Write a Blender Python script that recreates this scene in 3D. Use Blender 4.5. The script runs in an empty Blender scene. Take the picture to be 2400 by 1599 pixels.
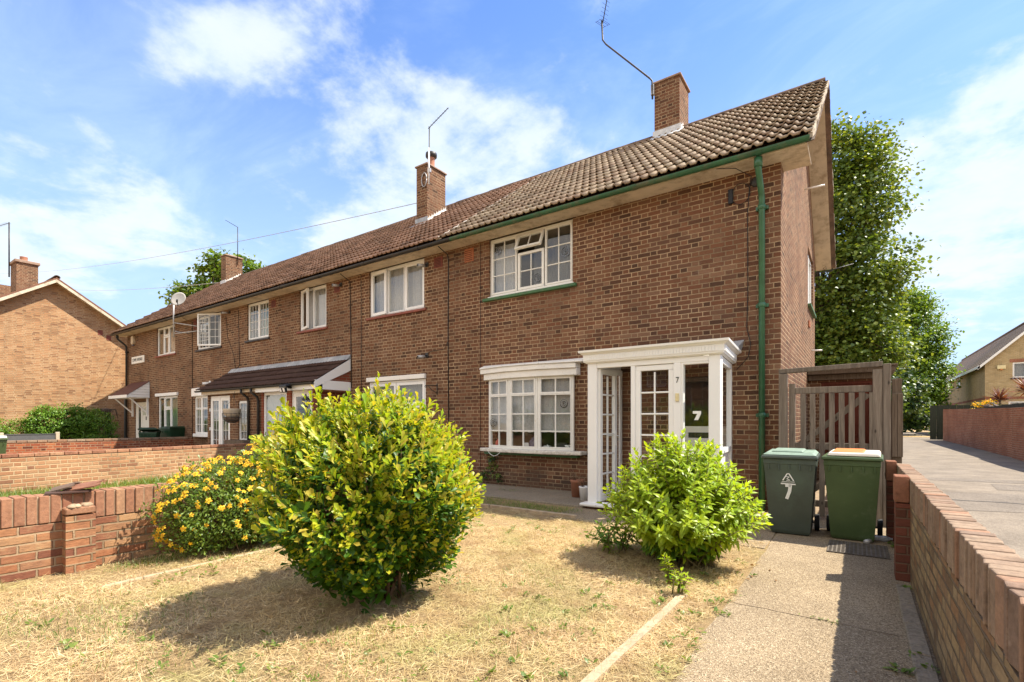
import bpy, bmesh, math, random
import numpy as np
from mathutils import Vector, Matrix, noise as mnoise

random.seed(7)
rng = np.random.default_rng(7)
R = math.radians
scene = bpy.context.scene
COL = scene.collection

# ------------------------------------------------------------------ camera
cam_d = bpy.data.cameras.new("camera")
cam = bpy.data.objects.new("camera", cam_d)
COL.objects.link(cam)
cam.location = (0, 0, 1.32)
cam.rotation_euler = (R(90), 0, R(35))
cam_d.sensor_width = 36
cam_d.lens = 36 * 1159 / 2400
cam_d.shift_y = 0.079
cam_d.clip_start = 0.05
cam_d.clip_end = 2000
scene.camera = cam

# ------------------------------------------------------------------ light
SUN = Vector((0.55, 0.39, 1.0)).normalized()          # towards the sun
sun_d = bpy.data.lights.new("sun", 'SUN')
sun_d.energy = 5.0
sun_d.angle = R(0.5)
sun_d.color = (1.0, 0.93, 0.80)
sun = bpy.data.objects.new("sun", sun_d)
COL.objects.link(sun)
sun.rotation_euler = SUN.to_track_quat('Z', 'Y').to_euler()
sun.location = (20, 16, 40)

scene.view_settings.view_transform = 'Standard'
scene.view_settings.look = 'None'
scene.view_settings.gamma = 1
scene.view_settings.exposure = 1.03
scene.cycles.max_bounces = 8
scene.cycles.transparent_max_bounces = 12


class NT:
    def __init__(s, tree):
        s.t = tree

    def put(s, sock, v):
        if isinstance(v, bpy.types.NodeSocket):
            s.t.links.new(v, sock)
        elif isinstance(v, (tuple, list)) and sock.type == 'RGBA' and len(v) == 3:
            sock.default_value = (*v, 1)
        else:
            sock.default_value = v

    def n(s, typ, ins=None, **props):
        nd = s.t.nodes.new(typ)
        for k, v in props.items():
            setattr(nd, k, v)
        for k, v in (ins or {}).items():
            s.put(nd.inputs[k], v)
        return nd

    def m(s, op, a, b=None, c=None, clamp=False):
        nd = s.t.nodes.new('ShaderNodeMath')
        nd.operation = op
        nd.use_clamp = clamp
        for i, v in enumerate((a, b, c)):
            if v is not None:
                s.put(nd.inputs[i], v)
        return nd.outputs[0]

    def vm(s, op, a, b=None, out=0, scale=None):
        nd = s.t.nodes.new('ShaderNodeVectorMath')
        nd.operation = op
        s.put(nd.inputs[0], a)
        if b is not None:
            s.put(nd.inputs[1], b)
        if scale is not None:
            s.put(nd.inputs['Scale'], scale)
        return nd.outputs[out]

    def mix(s, f, a, b, blend='MIX'):
        nd = s.t.nodes.new('ShaderNodeMix')
        nd.data_type = 'RGBA'
        nd.blend_type = blend
        s.put(nd.inputs[0], f)
        s.put(nd.inputs[6], a)
        s.put(nd.inputs[7], b)
        return nd.outputs[2]

    def ramp(s, f, stops, interp='LINEAR'):
        nd = s.t.nodes.new('ShaderNodeValToRGB')
        nd.color_ramp.interpolation = interp
        el = nd.color_ramp.elements
        while len(el) < len(stops):
            el.new(0.5)
        for e, (p, c) in zip(el, stops):
            e.position = p
            e.color = (*c, 1) if len(c) == 3 else c
        s.put(nd.inputs[0], f)
        return nd.outputs[0]

    def mr(s, v, a, b, c=0.0, d=1.0, smooth=False):
        nd = s.t.nodes.new('ShaderNodeMapRange')
        if smooth:
            nd.interpolation_type = 'SMOOTHSTEP'
        for i, x in enumerate((v, a, b, c, d)):
            s.put(nd.inputs[i], x)
        return nd.outputs[0]

    def noise(s, vec, scale, detail=4, rough=0.55, out=0, dist=0.0):
        nd = s.t.nodes.new('ShaderNodeTexNoise')
        if vec is not None:
            s.put(nd.inputs['Vector'], vec)
        nd.inputs['Scale'].default_value = scale
        nd.inputs['Detail'].default_value = detail
        nd.inputs['Roughness'].default_value = rough
        nd.inputs['Distortion'].default_value = dist
        return nd.outputs[out]

    def sep(s, v):
        nd = s.t.nodes.new('ShaderNodeSeparateXYZ')
        s.put(nd.inputs[0], v)
        return nd.outputs

    def comb(s, x, y, z=0.0):
        nd = s.t.nodes.new('ShaderNodeCombineXYZ')
        for i, v in enumerate((x, y, z)):
            s.put(nd.inputs[i], v)
        return nd.outputs[0]


# ------------------------------------------------------------------ sky with clouds, and unseen fill clouds added behind the camera
world = bpy.data.worlds.new("World")
scene.world = world
world.use_nodes = True
W = NT(world.node_tree)
for nd in list(world.node_tree.nodes):
    world.node_tree.nodes.remove(nd)
sky = W.n('ShaderNodeTexSky', sky_type='NISHITA')
sky.sun_disc = False
sky.sun_elevation = math.asin(SUN.z)
sky.sun_rotation = math.atan2(SUN.x, SUN.y)
sky.air_density = 1.0
sky.dust_density = 0.6
sky.ozone_density = 2.0
wdir = W.n('ShaderNodeTexCoord').outputs['Generated']
wd = W.sep(wdir)
wz = W.m('MAXIMUM', wd[2], 0.0)
den = W.m('ADD', wz, 0.22)
cp = W.comb(W.m('DIVIDE', wd[0], den), W.m('DIVIDE', wd[1], den), 0.0)
cn1 = W.noise(cp, 3.2, 7, 0.58, dist=0.25)
cn2 = W.noise(cp, 9.0, 5, 0.6)
cloud_blobs = [  # azimuth from facade normal (deg, + to the right), elevation, radius (deg), weight
    (-64.5, 34.5, 4.2, .40), (-58.5, 36, 3.4, .42), (-69, 31.5, 4.0, .36), (-62, 31, 3.6, .30),
    (-51.5, 32.5, 3.2, .42), (-45, 31.5, 3.5, .40), (-39, 32, 4.0, .50), (-34, 31.5, 4.0, .45),
    (-58, 26.5, 2.2, .40), (-54, 29, 2.5, .30), (-44, 26.5, 6.0, .62), (-37, 24, 6.0, .62), (-51, 22, 5.0, .55), (-30, 22, 6, .45),
    (-75, 18.0, 5, .55), (-85, 15, 5, .55), (-81, 12, 6, .5), (-69, 17, 4.5, .45), (-92, 12, 6, .4), (-62, 13, 7, .42), (-50, 15, 7, .4),
    (-47.5, 37.2, 2.0, .30), (-16, 20, 6, .40), (5, 21, 6, .55), (11, 25, 5, .45), (9, 14, 7, .55), (2, 14, 6, .35), (15, 34, 5, .28), (14, 18, 7, .5), (-1.5, 33, 2.0, .25),
    (-50, 44, 4, .3),
]
acc = None
for az, el, rad, w in cloud_blobs:
    az, el = R(az), R(el)
    c = Vector((math.sin(az) * math.cos(el), math.cos(az) * math.cos(el), math.sin(el)))
    dp = W.vm('DOT_PRODUCT', wdir, tuple(c), out=1)
    k = 1.0 / (1 - math.cos(R(rad)))
    g = W.m('EXPONENT', W.m('MULTIPLY', W.m('SUBTRACT', dp, 1.0), k))
    g = W.m('MULTIPLY', g, w)
    acc = g if acc is None else W.m('ADD', acc, g)
acc = W.m('MINIMUM', acc, 0.75)
behind = W.mr(wd[1], 0.10, -0.30, 0.0, 0.62)  # unseen cloud cover added behind the camera to fill the shaded facade
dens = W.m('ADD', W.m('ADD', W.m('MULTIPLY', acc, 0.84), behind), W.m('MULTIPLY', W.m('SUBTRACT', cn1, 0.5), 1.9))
dens = W.m('ADD', dens, W.m('MULTIPLY', W.m('SUBTRACT', cn2, 0.5), 0.75))
cl = W.mr(dens, 0.21, 0.70, 0.0, 0.78, smooth=True)
hazef = W.mr(wz, 0.0, 0.70, 0.95, 0.06, smooth=True)
skyc = W.mix(1.0, sky.outputs[0], (0.66, 0.90, 1.30), 'MULTIPLY')
hcol = W.mix(hazef, skyc, (2.9, 3.9, 5.2))
ccol = W.mix(W.mr(cn2, 0.35, 0.7), (4.1, 4.6, 5.1), (4.6, 4.9, 5.1))
veil = W.mr(W.noise(W.vm('MULTIPLY', cp, (0.9, 1.7, 1.0)), 1.6, 8, 0.62, dist=0.6), 0.42, 0.72, 0.0, 0.24, smooth=True)
hcol = W.mix(veil, hcol, (4.3, 5.2, 6.1))
ccol = W.mix(W.mr(wd[1], 0.05, -0.35), ccol, (8.6, 7.9, 6.9))  # added clouds behind the camera made brighter and warmer as fill light
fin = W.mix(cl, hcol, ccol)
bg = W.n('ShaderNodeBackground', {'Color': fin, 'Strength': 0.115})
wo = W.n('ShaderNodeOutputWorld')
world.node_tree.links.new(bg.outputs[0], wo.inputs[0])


# ------------------------------------------------------------------ mesh helpers
class MB:
    """Collects faces (with metre UVs) that become ONE mesh object."""

    def __init__(s, M=None):
        s.v, s.f, s.uv, s.mi, s.M, s.cur = [], [], [], [], M, 0
        s.smooth = []

    def face(s, pts, uv=None, smooth=False):
        i0 = len(s.v)
        pts = [Vector(p) for p in pts]
        if uv is None:
            nrm = Vector((0, 0, 0))
            for a, b in zip(pts, pts[1:] + pts[:1]):
                nrm += a.cross(b)
            ax = [abs(c) for c in nrm]
            if ax[2] > max(ax[0], ax[1]) * 1.2:
                uv = [(p.x, p.y) for p in pts]
            elif ax[0] > ax[1]:
                uv = [(p.y, p.z) for p in pts]
            else:
                uv = [(p.x, p.z) for p in pts]
        s.v += [tuple(s.M @ p) if s.M else tuple(p) for p in pts]
        s.f.append(tuple(range(i0, i0 + len(pts))))
        s.uv += uv
        s.mi.append(s.cur)
        s.smooth.append(smooth)

    def box(s, x0, y0, z0, x1, y1, z1, skip=''):
        if x0 > x1: x0, x1 = x1, x0
        if y0 > y1: y0, y1 = y1, y0
        if z0 > z1: z0, z1 = z1, z0
        if 'b' not in skip: s.face([(x0, y0, z0), (x0, y1, z0), (x1, y1, z0), (x1, y0, z0)])
        if 't' not in skip: s.face([(x0, y0, z1), (x1, y0, z1), (x1, y1, z1), (x0, y1, z1)])
        s.face([(x0, y0, z0), (x1, y0, z0), (x1, y0, z1), (x0, y0, z1)])
        s.face([(x1, y1, z0), (x0, y1, z0), (x0, y1, z1), (x1, y1, z1)])
        s.face([(x1, y0, z0), (x1, y1, z0), (x1, y1, z1), (x1, y0, z1)])
        s.face([(x0, y1, z0), (x0, y0, z0), (x0, y0, z1), (x0, y1, z1)])
        return s

    def hexa(s, b, t):
        """b, t: four bottom and four top points, both counter-clockwise from above."""
        s.face(b[::-1]); s.face(t)
        for i in range(4):
            j = (i + 1) % 4
            s.face([b[i], b[j], t[j], t[i]])
        return s

    def prism(s, poly, axis, a, b, cap=True):
        """extrude a 2-D polygon along an axis ('x': poly is (y,z); 'y': (x,z); 'z': (x,y))."""
        def P(p, t):
            return {'x': (t, p[0], p[1]), 'y': (p[0], t, p[1]), 'z': (p[0], p[1], t)}[axis]
        n = len(poly)
        for i in range(n):
            j = (i + 1) % n
            s.face([P(poly[i], a), P(poly[j], a), P(poly[j], b), P(poly[i], b)])
        if cap:
            s.face([P(p, a) for p in poly][::-1]); s.face([P(p, b) for p in poly])
        return s

    def tube(s, path, r, n=8, cap=True, smooth=True):
        path = [Vector(p) for p in path]
        rs = r if isinstance(r, (list, tuple)) else [r] * len(path)
        rings = []
        up = None
        for i, p in enumerate(path):
            d = (path[min(i + 1, len(path) - 1)] - path[max(i - 1, 0)])
            d = d.normalized() if d.length > 1e-9 else Vector((0, 0, 1))
            if up is None:
                up = Vector((0, 0, 1)) if abs(d.z) < 0.9 else Vector((1, 0, 0))
            a = d.cross(up).normalized()
            up = a.cross(d).normalized()
            rings.append([p + (a * math.cos(2 * math.pi * k / n) + up * math.sin(2 * math.pi * k / n)) * rs[i] for k in range(n)])
        for A, B in zip(rings, rings[1:]):
            for k in range(n):
                l = (k + 1) % n
                s.face([A[k], B[k], B[l], A[l]], smooth=smooth)
        if cap:
            s.face(rings[0]); s.face(rings[-1][::-1])
        return s

    def lathe(s, prof, c=(0, 0, 0), n=20, smooth=True):
        c = Vector(c)
        rings = [[c + Vector((r * math.cos(2 * math.pi * k / n), r * math.sin(2 * math.pi * k / n), z)) for k in range(n)] for r, z in prof]
        for A, B in zip(rings, rings[1:]):
            for k in range(n):
                l = (k + 1) % n
                s.face([A[k], A[l], B[l], B[k]], smooth=smooth)
        if prof[0][0] > 1e-6: s.face(rings[0][::-1])
        if prof[-1][0] > 1e-6: s.face(rings[-1])
        return s

    def sweep(s, prof, frames, cap=True, smooth=False):
        """prof: list of (a,b); frames: list of functions giving a point from (a,b)."""
        rings = [[Vector(fr(p)) for p in prof] for fr in frames]
        n = len(prof)
        for A, B in zip(rings, rings[1:]):
            for k in range(n):
                l = (k + 1) % n
                s.face([A[k], A[l], B[l], B[k]], smooth=smooth)
        if cap:
            s.face(rings[0][::-1]); s.face(rings[-1])
        return s


def fin_obj(o, parent):
    COL.objects.link(o)
    if parent is not None:
        o.parent = parent
        if parent.parent is None:
            o.location = -parent.location if parent.type == 'EMPTY' else -parent.location
    return o


def obj(name, mb, mats, parent=None, bevel=0.0, merge=False, swap_uv=False, segs=1):
    if not isinstance(mats, (list, tuple)):
        mats = [mats]
    me = bpy.data.meshes.new(name)
    v = np.array(mb.v, dtype=float)
    org = Vector((0, 0, 0))
    if parent is None:
        lo, hi = v.min(0), v.max(0)
        org = Vector(((lo[0] + hi[0]) / 2, (lo[1] + hi[1]) / 2, lo[2]))
        v = v - np.array(org)
    me.from_pydata(v.tolist(), [], mb.f)
    for m_ in mats:
        me.materials.append(m_)
    me.polygons.foreach_set('material_index', mb.mi)
    me.polygons.foreach_set('use_smooth', mb.smooth)
    ul = me.uv_layers.new(name='UVMap')
    uv = np.array(mb.uv, dtype=np.float32)
    if swap_uv:
        uv = uv[:, ::-1]
    ul.data.foreach_set('uv', np.ascontiguousarray(uv).ravel())
    bm = bmesh.new(); bm.from_mesh(me)
    if merge or any(mb.smooth):
        bmesh.ops.remove_doubles(bm, verts=bm.verts, dist=0.0004)
    elif bevel:
        bmesh.ops.remove_doubles(bm, verts=bm.verts, dist=0.0001)
    bmesh.ops.recalc_face_normals(bm, faces=bm.faces)
    bm.to_mesh(me); bm.free()
    o = bpy.data.objects.new(name, me)
    o.location = org
    if parent is not None:
        o.location = (0, 0, 0)
    if bevel:
        b = o.modifiers.new('bevel', 'BEVEL'); b.width = bevel; b.segments = segs; b.limit_method = 'ANGLE'; b.angle_limit = R(40)
    return fin_obj(o, parent)


def np_obj(name, V, F, mats, parent=None, mi=None, smooth=False, recentre=True):
    """fast mesh from arrays; F (n,k)."""
    me = bpy.data.meshes.new(name)
    V = np.asarray(V, dtype=np.float32); F = np.asarray(F, dtype=np.int32)
    org = Vector((0, 0, 0))
    if parent is None and recentre:
        lo, hi = V.min(0), V.max(0)
        org = Vector(((lo[0] + hi[0]) / 2, (lo[1] + hi[1]) / 2, lo[2]))
        V = V - np.array(org, dtype=np.float32)
    k = F.shape[1]
    me.vertices.add(len(V)); me.vertices.foreach_set('co', V.ravel())
    me.loops.add(F.size); me.loops.foreach_set('vertex_index', F.ravel())
    me.polygons.add(len(F))
    me.polygons.foreach_set('loop_start', np.arange(0, F.size, k, dtype=np.int32))
    me.polygons.foreach_set('loop_total', np.full(len(F), k, dtype=np.int32))
    for m_ in (mats if isinstance(mats, (list, tuple)) else [mats]):
        me.materials.append(m_)
    if mi is not None:
        me.polygons.foreach_set('material_index', np.asarray(mi, dtype=np.int32))
    if smooth:
        me.polygons.foreach_set('use_smooth', np.ones(len(F), dtype=bool))
    me.update(calc_edges=True); me.validate()
    o = bpy.data.objects.new(name, me)
    o.location = org
    return fin_obj(o, parent)


def tag(o, label, cat, group=None):
    o['label'] = label; o['category'] = cat
    if group: o['group'] = group
    return o


def root(name, loc, label, cat, group=None):
    o = bpy.data.objects.new(name, None)
    o.empty_display_size = 0.2
    COL.objects.link(o)
    o.location = loc
    return tag(o, label, cat, group)


def struct(o):
    o['kind'] = 'structure'; return o


def stuff(o):
    o['kind'] = 'stuff'; return o


# ------------------------------------------------------------------ materials
def new_mat(name):
    m_ = bpy.data.materials.new(name)
    m_.use_nodes = True
    t = NT(m_.node_tree)
    bs = m_.node_tree.nodes['Principled BSDF']
    return m_, t, bs


def bump(t, bs, h, dist=0.01, strength=1.0):
    b = t.n('ShaderNodeBump', {'Height': h, 'Distance': dist, 'Strength': strength})
    t.put(bs.inputs['Normal'], b.outputs[0])


def plain(name, c, rough=0.6, var=0.25, scale=6.0, dirt=None, dirt_amt=0.4, spec=0.4, metal=0.0, bmp=0.0, bscale=40, coord='Object', dscale=3.0):
    m_, t, bs = new_mat(name)
    co = t.n('ShaderNodeTexCoord').outputs[coord]
    nz = t.noise(co, scale, 5, 0.6)
    c0 = tuple(x * (1 - var) for x in c); c1 = tuple(min(1, x * (1 + var)) for x in c)
    col = t.ramp(nz, [(0.3, c0), (0.7, c1)])
    if dirt:
        d = t.noise(co, dscale, 8, 0.7)
        col = t.mix(t.mr(d, 0.62 - dirt_amt * 0.25, 0.72, 0, 0.85), col, dirt)
    t.put(bs.inputs['Base Color'], col)
    bs.inputs['Roughness'].default_value = rough
    bs.inputs['Specular IOR Level'].default_value = spec
    bs.inputs['Metallic'].default_value = metal
    if bmp:
        bump(t, bs, t.noise(co, bscale, 5, 0.6), bmp)
    return m_


def brick(name, cols, mortar, bond='monk', course=0.075, w=0.012, L=0.225, patch=0.3, bumpd=0.006, speck=0.35, stain=None, damp=0):
    m_, t, bs = new_mat(name)
    uvn = t.n('ShaderNodeUVMap'); uvn.uv_map = 'UVMap'
    wob = t.noise(uvn.outputs[0], 9, 3, 0.5, out=1)
    wv = t.vm('SCALE', t.vm('SUBTRACT', wob, (0.5, 0.5, 0.5)), scale=0.012)
    u, v, _ = t.sep(t.vm('ADD', uvn.outputs[0], wv))
    rv = t.m('DIVIDE', v, course)
    row = t.m('FLOOR', rv)
    fv = t.m('SUBTRACT', rv, row)
    if bond == 'stretcher':
        P, joints, shift = L, [0.0], 0.5
    elif bond == 'flemish':
        P, joints, shift = L * 1.5, [0.0, 1 / 3], 0.5
    else:
        P, joints, shift = L * 2.5, [0.0, 0.2, 0.6], 0.5
    rn = t.n('ShaderNodeTexWhiteNoise', {'Vector': t.comb(row, 3.0, 7.0)}, noise_dimensions='3D').outputs[0]
    off = t.m('ADD', t.m('MULTIPLY', t.m('FLOORED_MODULO', row, 2.0), shift), t.m('MULTIPLY', rn, 0.06))
    tt = t.m('ADD', t.m('DIVIDE', u, P), off)
    cell = t.m('FLOOR', tt)
    f = t.m('SUBTRACT', tt, cell)
    d = t.m('MINIMUM', f, t.m('SUBTRACT', 1.0, f))
    bid = None
    for j in joints[1:]:
        d = t.m('MINIMUM', d, t.m('ABSOLUTE', t.m('SUBTRACT', f, j)))
        st = t.m('GREATER_THAN', f, j)
        bid = st if bid is None else t.m('ADD', bid, st)
    du = t.m('MULTIPLY', d, P)
    dv = t.m('MULTIPLY', t.m('MINIMUM', fv, t.m('SUBTRACT', 1.0, fv)), course)
    dm = t.m('MINIMUM', du, dv)
    jit = t.m('MULTIPLY', t.m('SUBTRACT', t.noise(uvn.outputs[0], 60, 2), 0.5), 0.006)
    face = t.mr(t.m('ADD', dm, jit), w * 0.35, w * 0.72)
    cx = t.m('ADD', t.m('MULTIPLY', cell, 3.0), bid) if bid is not None else cell
    rnd = t.n('ShaderNodeTexWhiteNoise', {'Vector': t.comb(cx, row, 0.0)}, noise_dimensions='3D').outputs[0]
    n = len(cols)
    col = t.ramp(rnd, [(i / (n - 1) * 0.96 + 0.02, c) for i, c in enumerate(cols)])
    inner = t.noise(t.vm('MULTIPLY', uvn.outputs[0], (1.0, 2.4, 1.0)), 22, 5, 0.65)
    col = t.mix(speck, col, t.ramp(inner, [(0.25, (0.28, 0.25, 0.24)), (0.5, (0.5, 0.5, 0.5)), (0.78, (0.75, 0.72, 0.66))]), 'OVERLAY')
    big = t.noise(uvn.outputs[0], 0.55, 6, 0.6)
    if stain:
        lo = t.noise(t.vm('ADD', uvn.outputs[0], t.comb(t.m('MULTIPLY', rnd, 19.0), t.m('MULTIPLY', rnd, 7.0), 0.0)), 7.0, 6, 0.7)
        col = t.mix(t.mr(lo, 0.50, 0.68, 0, 0.75), col, t.mix(0.5, col, (0.10, 0.055, 0.045)))
        col = t.mix(t.mr(lo, 0.44, 0.30, 0, 0.55), col, (0.42, 0.30, 0.16))
    col = t.mix(patch, col, t.ramp(big, [(0.3, (0.36, 0.34, 0.33)), (0.7, (0.62, 0.61, 0.6))]), 'OVERLAY')
    mc = t.mix(t.mr(t.noise(uvn.outputs[0], 0.9, 6, 0.65), 0.4, 0.6), tuple(min(1, x * 1.12) for x in mortar), tuple(x * 0.55 for x in mortar))
    col = t.mix(face, mc, col)
    sk = t.noise(t.vm('MULTIPLY', uvn.outputs[0], (2.6, 0.28, 1.0)), 1.0, 7, 0.7)
    col = t.mix(t.mr(sk, 0.56, 0.74, 0, 0.45), col, t.mix(0.65, col, (0.06, 0.045, 0.035)))
    sp = t.noise(uvn.outputs[0], 5.0, 8, 0.75)
    col = t.mix(t.mr(sp, 0.66, 0.76, 0, 0.35), col, (0.42, 0.36, 0.30))
    if damp:
        dn = t.noise(t.vm('MULTIPLY', uvn.outputs[0], (1.3, 2.2, 1.0)), 1.0, 7, 0.7)
        dz_ = t.m('ADD', v, t.m('MULTIPLY', t.m('SUBTRACT', dn, 0.5), 1.6))
        col = t.mix(t.mr(dz_, 0.45, 0.15, 0, 0.5), col, (0.055, 0.045, 0.036))
        ef = t.noise(t.vm('ADD', t.vm('MULTIPLY', uvn.outputs[0], (0.8, 1.4, 1.0)), (4.0, 9.0, 0.0)), 1.0, 8, 0.75)
        col = t.mix(t.mr(ef, 0.60, 0.74, 0, 0.30), col, (0.36, 0.29, 0.22))
    if stain:
        sc, samt, ssc = stain
        sn = t.noise(uvn.outputs[0], ssc, 7, 0.7)
        col = t.mix(t.mr(sn, 0.60, 0.74, 0.0, samt), col, sc)
    t.put(bs.inputs['Base Color'], col)
    bs.inputs['Roughness'].default_value = 0.92
    bs.inputs['Specular IOR Level'].default_value = 0.15
    h = t.m('ADD', t.m('MULTIPLY', face, 0.8), t.m('MULTIPLY', inner, 0.35))
    bump(t, bs, h, bumpd)
    return m_


def loose_brick(name, cols):
    m_, t, bs = new_mat(name)
    g = t.n('ShaderNodeNewGeometry')
    co = t.n('ShaderNodeTexCoord').outputs['Object']
    n = len(cols)
    col = t.ramp(g.outputs['Random Per Island'], [(i / (n - 1), c) for i, c in enumerate(cols)])
    nz = t.noise(co, 30, 6, 0.7)
    col = t.mix(0.5, col, t.ramp(nz, [(0.25, (0.25, 0.23, 0.22)), (0.5, (0.5, 0.5, 0.5)), (0.75, (0.78, 0.74, 0.68))]), 'OVERLAY')
    st = t.noise(co, 7, 6, 0.7)
    col = t.mix(t.mr(st, 0.52, 0.72, 0, 0.65), col, tuple(x * 0.35 for x in cols[0]))
    s2 = t.noise(t.vm('ADD', co, (5, 9, 2)), 11, 7, 0.75)
    col = t.mix(t.mr(s2, 0.60, 0.74, 0, 0.6), col, (0.42, 0.34, 0.25))
    t.put(bs.inputs['Base Color'], col)
    bs.inputs['Roughness'].default_value = 0.9
    bs.inputs['Specular IOR Level'].default_value = 0.15
    bump(t, bs, nz, 0.006)
    return m_


FAC = [(0.080, 0.043, 0.028), (0.128, 0.060, 0.035), (0.170, 0.082, 0.046), (0.150, 0.066, 0.037), (0.190, 0.099, 0.057), (0.110, 0.056, 0.036), (0.202, 0.112, 0.067)]
M = {}
M['brick'] = brick('brown_facing_brick', FAC, (0.40, 0.28, 0.165), 'flemish', patch=0.6, damp=1, w=0.0125)
M['brick_far'] = brick('brown_neighbour_brick', [(c[0] * 0.98, c[1] * 1.0, c[2] * 0.98) for c in FAC], (0.41, 0.29, 0.175), 'flemish', patch=0.6, damp=1, w=0.0125)
M['brick_orange'] = brick('tan_orange_brick', [(0.23, 0.115, 0.06), (0.33, 0.18, 0.09), (0.41, 0.235, 0.12), (0.365, 0.19, 0.09), (0.43, 0.26, 0.14), (0.30, 0.16, 0.08), (0.40, 0.21, 0.105)], (0.50, 0.36, 0.21), 'monk', patch=0.3)
M['brick_near'] = brick('multi_red_garden_brick', [(0.20, 0.08, 0.048), (0.30, 0.125, 0.062), (0.36, 0.175, 0.085), (0.27, 0.11, 0.058), (0.40, 0.235, 0.12), (0.24, 0.10, 0.06), (0.34, 0.19, 0.095)], (0.36, 0.25, 0.15), 'stretcher', speck=0.6, bumpd=0.012, w=0.014, stain=((0.46, 0.40, 0.33), 0.5, 2.2))
M['brick_mid'] = brick('tan_garden_brick', [(0.23, 0.115, 0.065), (0.35, 0.20, 0.105), (0.40, 0.245, 0.135), (0.37, 0.195, 0.10), (0.31, 0.155, 0.08)], (0.50, 0.36, 0.21), 'flemish', speck=0.5, w=0.015)
M['brick_red'] = brick('dark_red_garden_brick', [(0.10, 0.035, 0.022), (0.25, 0.07, 0.035), (0.31, 0.10, 0.045), (0.17, 0.05, 0.03), (0.36, 0.13, 0.055)], (0.42, 0.29, 0.18), 'flemish', speck=0.4)
M['brick_lane'] = brick('plain_red_brick', [(0.24, 0.085, 0.048), (0.31, 0.115, 0.065), (0.28, 0.10, 0.055), (0.34, 0.14, 0.08)], (0.34, 0.23, 0.16), 'flemish', speck=0.35, patch=0.5, w=0.016)
M['brick_porch'] = brick('red_porch_brick', [(0.20, 0.055, 0.03), (0.26, 0.07, 0.038), (0.23, 0.06, 0.033)], (0.33, 0.23, 0.15), 'stretcher', speck=0.3)
M['brick_stock'] = brick('yellow_stock_brick', [(0.15, 0.10, 0.06), (0.26, 0.185, 0.10), (0.30, 0.22, 0.12), (0.25, 0.15, 0.08), (0.20, 0.11, 0.06), (0.30, 0.225, 0.13), (0.17, 0.12, 0.08)], (0.17, 0.13, 0.09), 'flemish', speck=0.6, bumpd=0.014, w=0.014, stain=((0.40, 0.34, 0.27), 0.3, 2.6))
M['brick_yellow'] = brick('buff_brick', [(0.38, 0.285, 0.15), (0.47, 0.355, 0.195), (0.42, 0.32, 0.17), (0.50, 0.385, 0.225)], (0.34, 0.27, 0.17), 'stretcher', speck=0.35)
M['brick_plinth'] = brick('dark_plinth_brick', [(0.13, 0.05, 0.035), (0.17, 0.06, 0.04), (0.11, 0.045, 0.03)], (0.15, 0.09, 0.06), 'stretcher')
M['cop_near'] = loose_brick('red_coping_brick', [(0.25, 0.115, 0.07), (0.31, 0.155, 0.09), (0.37, 0.21, 0.12), (0.23, 0.10, 0.06), (0.34, 0.175, 0.10)])
M['cop_right'] = loose_brick('brown_coping_brick', [(0.19, 0.125, 0.085), (0.25, 0.17, 0.115), (0.29, 0.21, 0.145), (0.28, 0.155, 0.095), (0.21, 0.145, 0.105), (0.27, 0.19, 0.13)])
M['mortar'] = plain('sandy_mortar', (0.34, 0.24, 0.15), 0.95, 0.3, 12, bmp=0.004)


def tile_mat(name, cols, lichen, lam, dark, pitch=0.30):
    m_, t, bs = new_mat(name)
    uvn = t.n('ShaderNodeUVMap'); uvn.uv_map = 'UVMap'
    u, v, _ = t.sep(uvn.outputs[0])
    cell = t.comb(t.m('FLOOR', t.m('DIVIDE', u, pitch)), t.m('FLOOR', v), 0.0)
    rnd = t.n('ShaderNodeTexWhiteNoise', {'Vector': cell}, noise_dimensions='3D').outputs[0]
    n = len(cols)
    col = t.ramp(rnd, [(i / (n - 1), c) for i, c in enumerate(cols)])
    co = t.n('ShaderNodeTexCoord').outputs['Object']
    nz = t.noise(co, 14, 7, 0.7)
    col = t.mix(0.55, col, t.ramp(nz, [(0.25, (0.22, 0.21, 0.2)), (0.5, (0.5, 0.5, 0.5)), (0.75, (0.8, 0.78, 0.72))]), 'OVERLAY')
    li = t.noise(co, 2.3, 8, 0.75)
    col = t.mix(t.mr(li, 0.52, 0.68, 0, lam), col, lichen)
    dk = t.noise(t.vm('ADD', co, (11, 3, 5)), 1.1, 7, 0.75)
    col = t.mix(t.mr(dk, 0.52, 0.66, 0, 0.72), col, dark)
    t.put(bs.inputs['Base Color'], col)
    bs.inputs['Roughness'].default_value = 0.85
    bs.inputs['Specular IOR Level'].default_value = 0.25
    bump(t, bs, nz, 0.006)
    return m_


M['tile_a'] = tile_mat('weathered_buff_roof_tile', [(0.21, 0.155, 0.105), (0.30, 0.225, 0.155), (0.36, 0.275, 0.195), (0.25, 0.17, 0.115), (0.32, 0.25, 0.18)], (0.46, 0.39, 0.26), 0.65, (0.07, 0.058, 0.045))
M['tile_b'] = tile_mat('brown_roof_tile', [(0.20, 0.12, 0.08), (0.28, 0.165, 0.11), (0.33, 0.20, 0.14), (0.18, 0.105, 0.07)], (0.42, 0.30, 0.21), 0.5, (0.06, 0.042, 0.032))
M['tile_porch'] = tile_mat('dark_brown_porch_tile', [(0.055, 0.028, 0.02), (0.075, 0.04, 0.03), (0.065, 0.034, 0.025)], (0.12, 0.09, 0.07), 0.3, (0.03, 0.02, 0.015))
M['tile_left'] = tile_mat('red_brown_roof_tile', [(0.20, 0.09, 0.055), (0.25, 0.115, 0.07)], (0.28, 0.16, 0.1), 0.3, (0.08, 0.05, 0.03))
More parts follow.
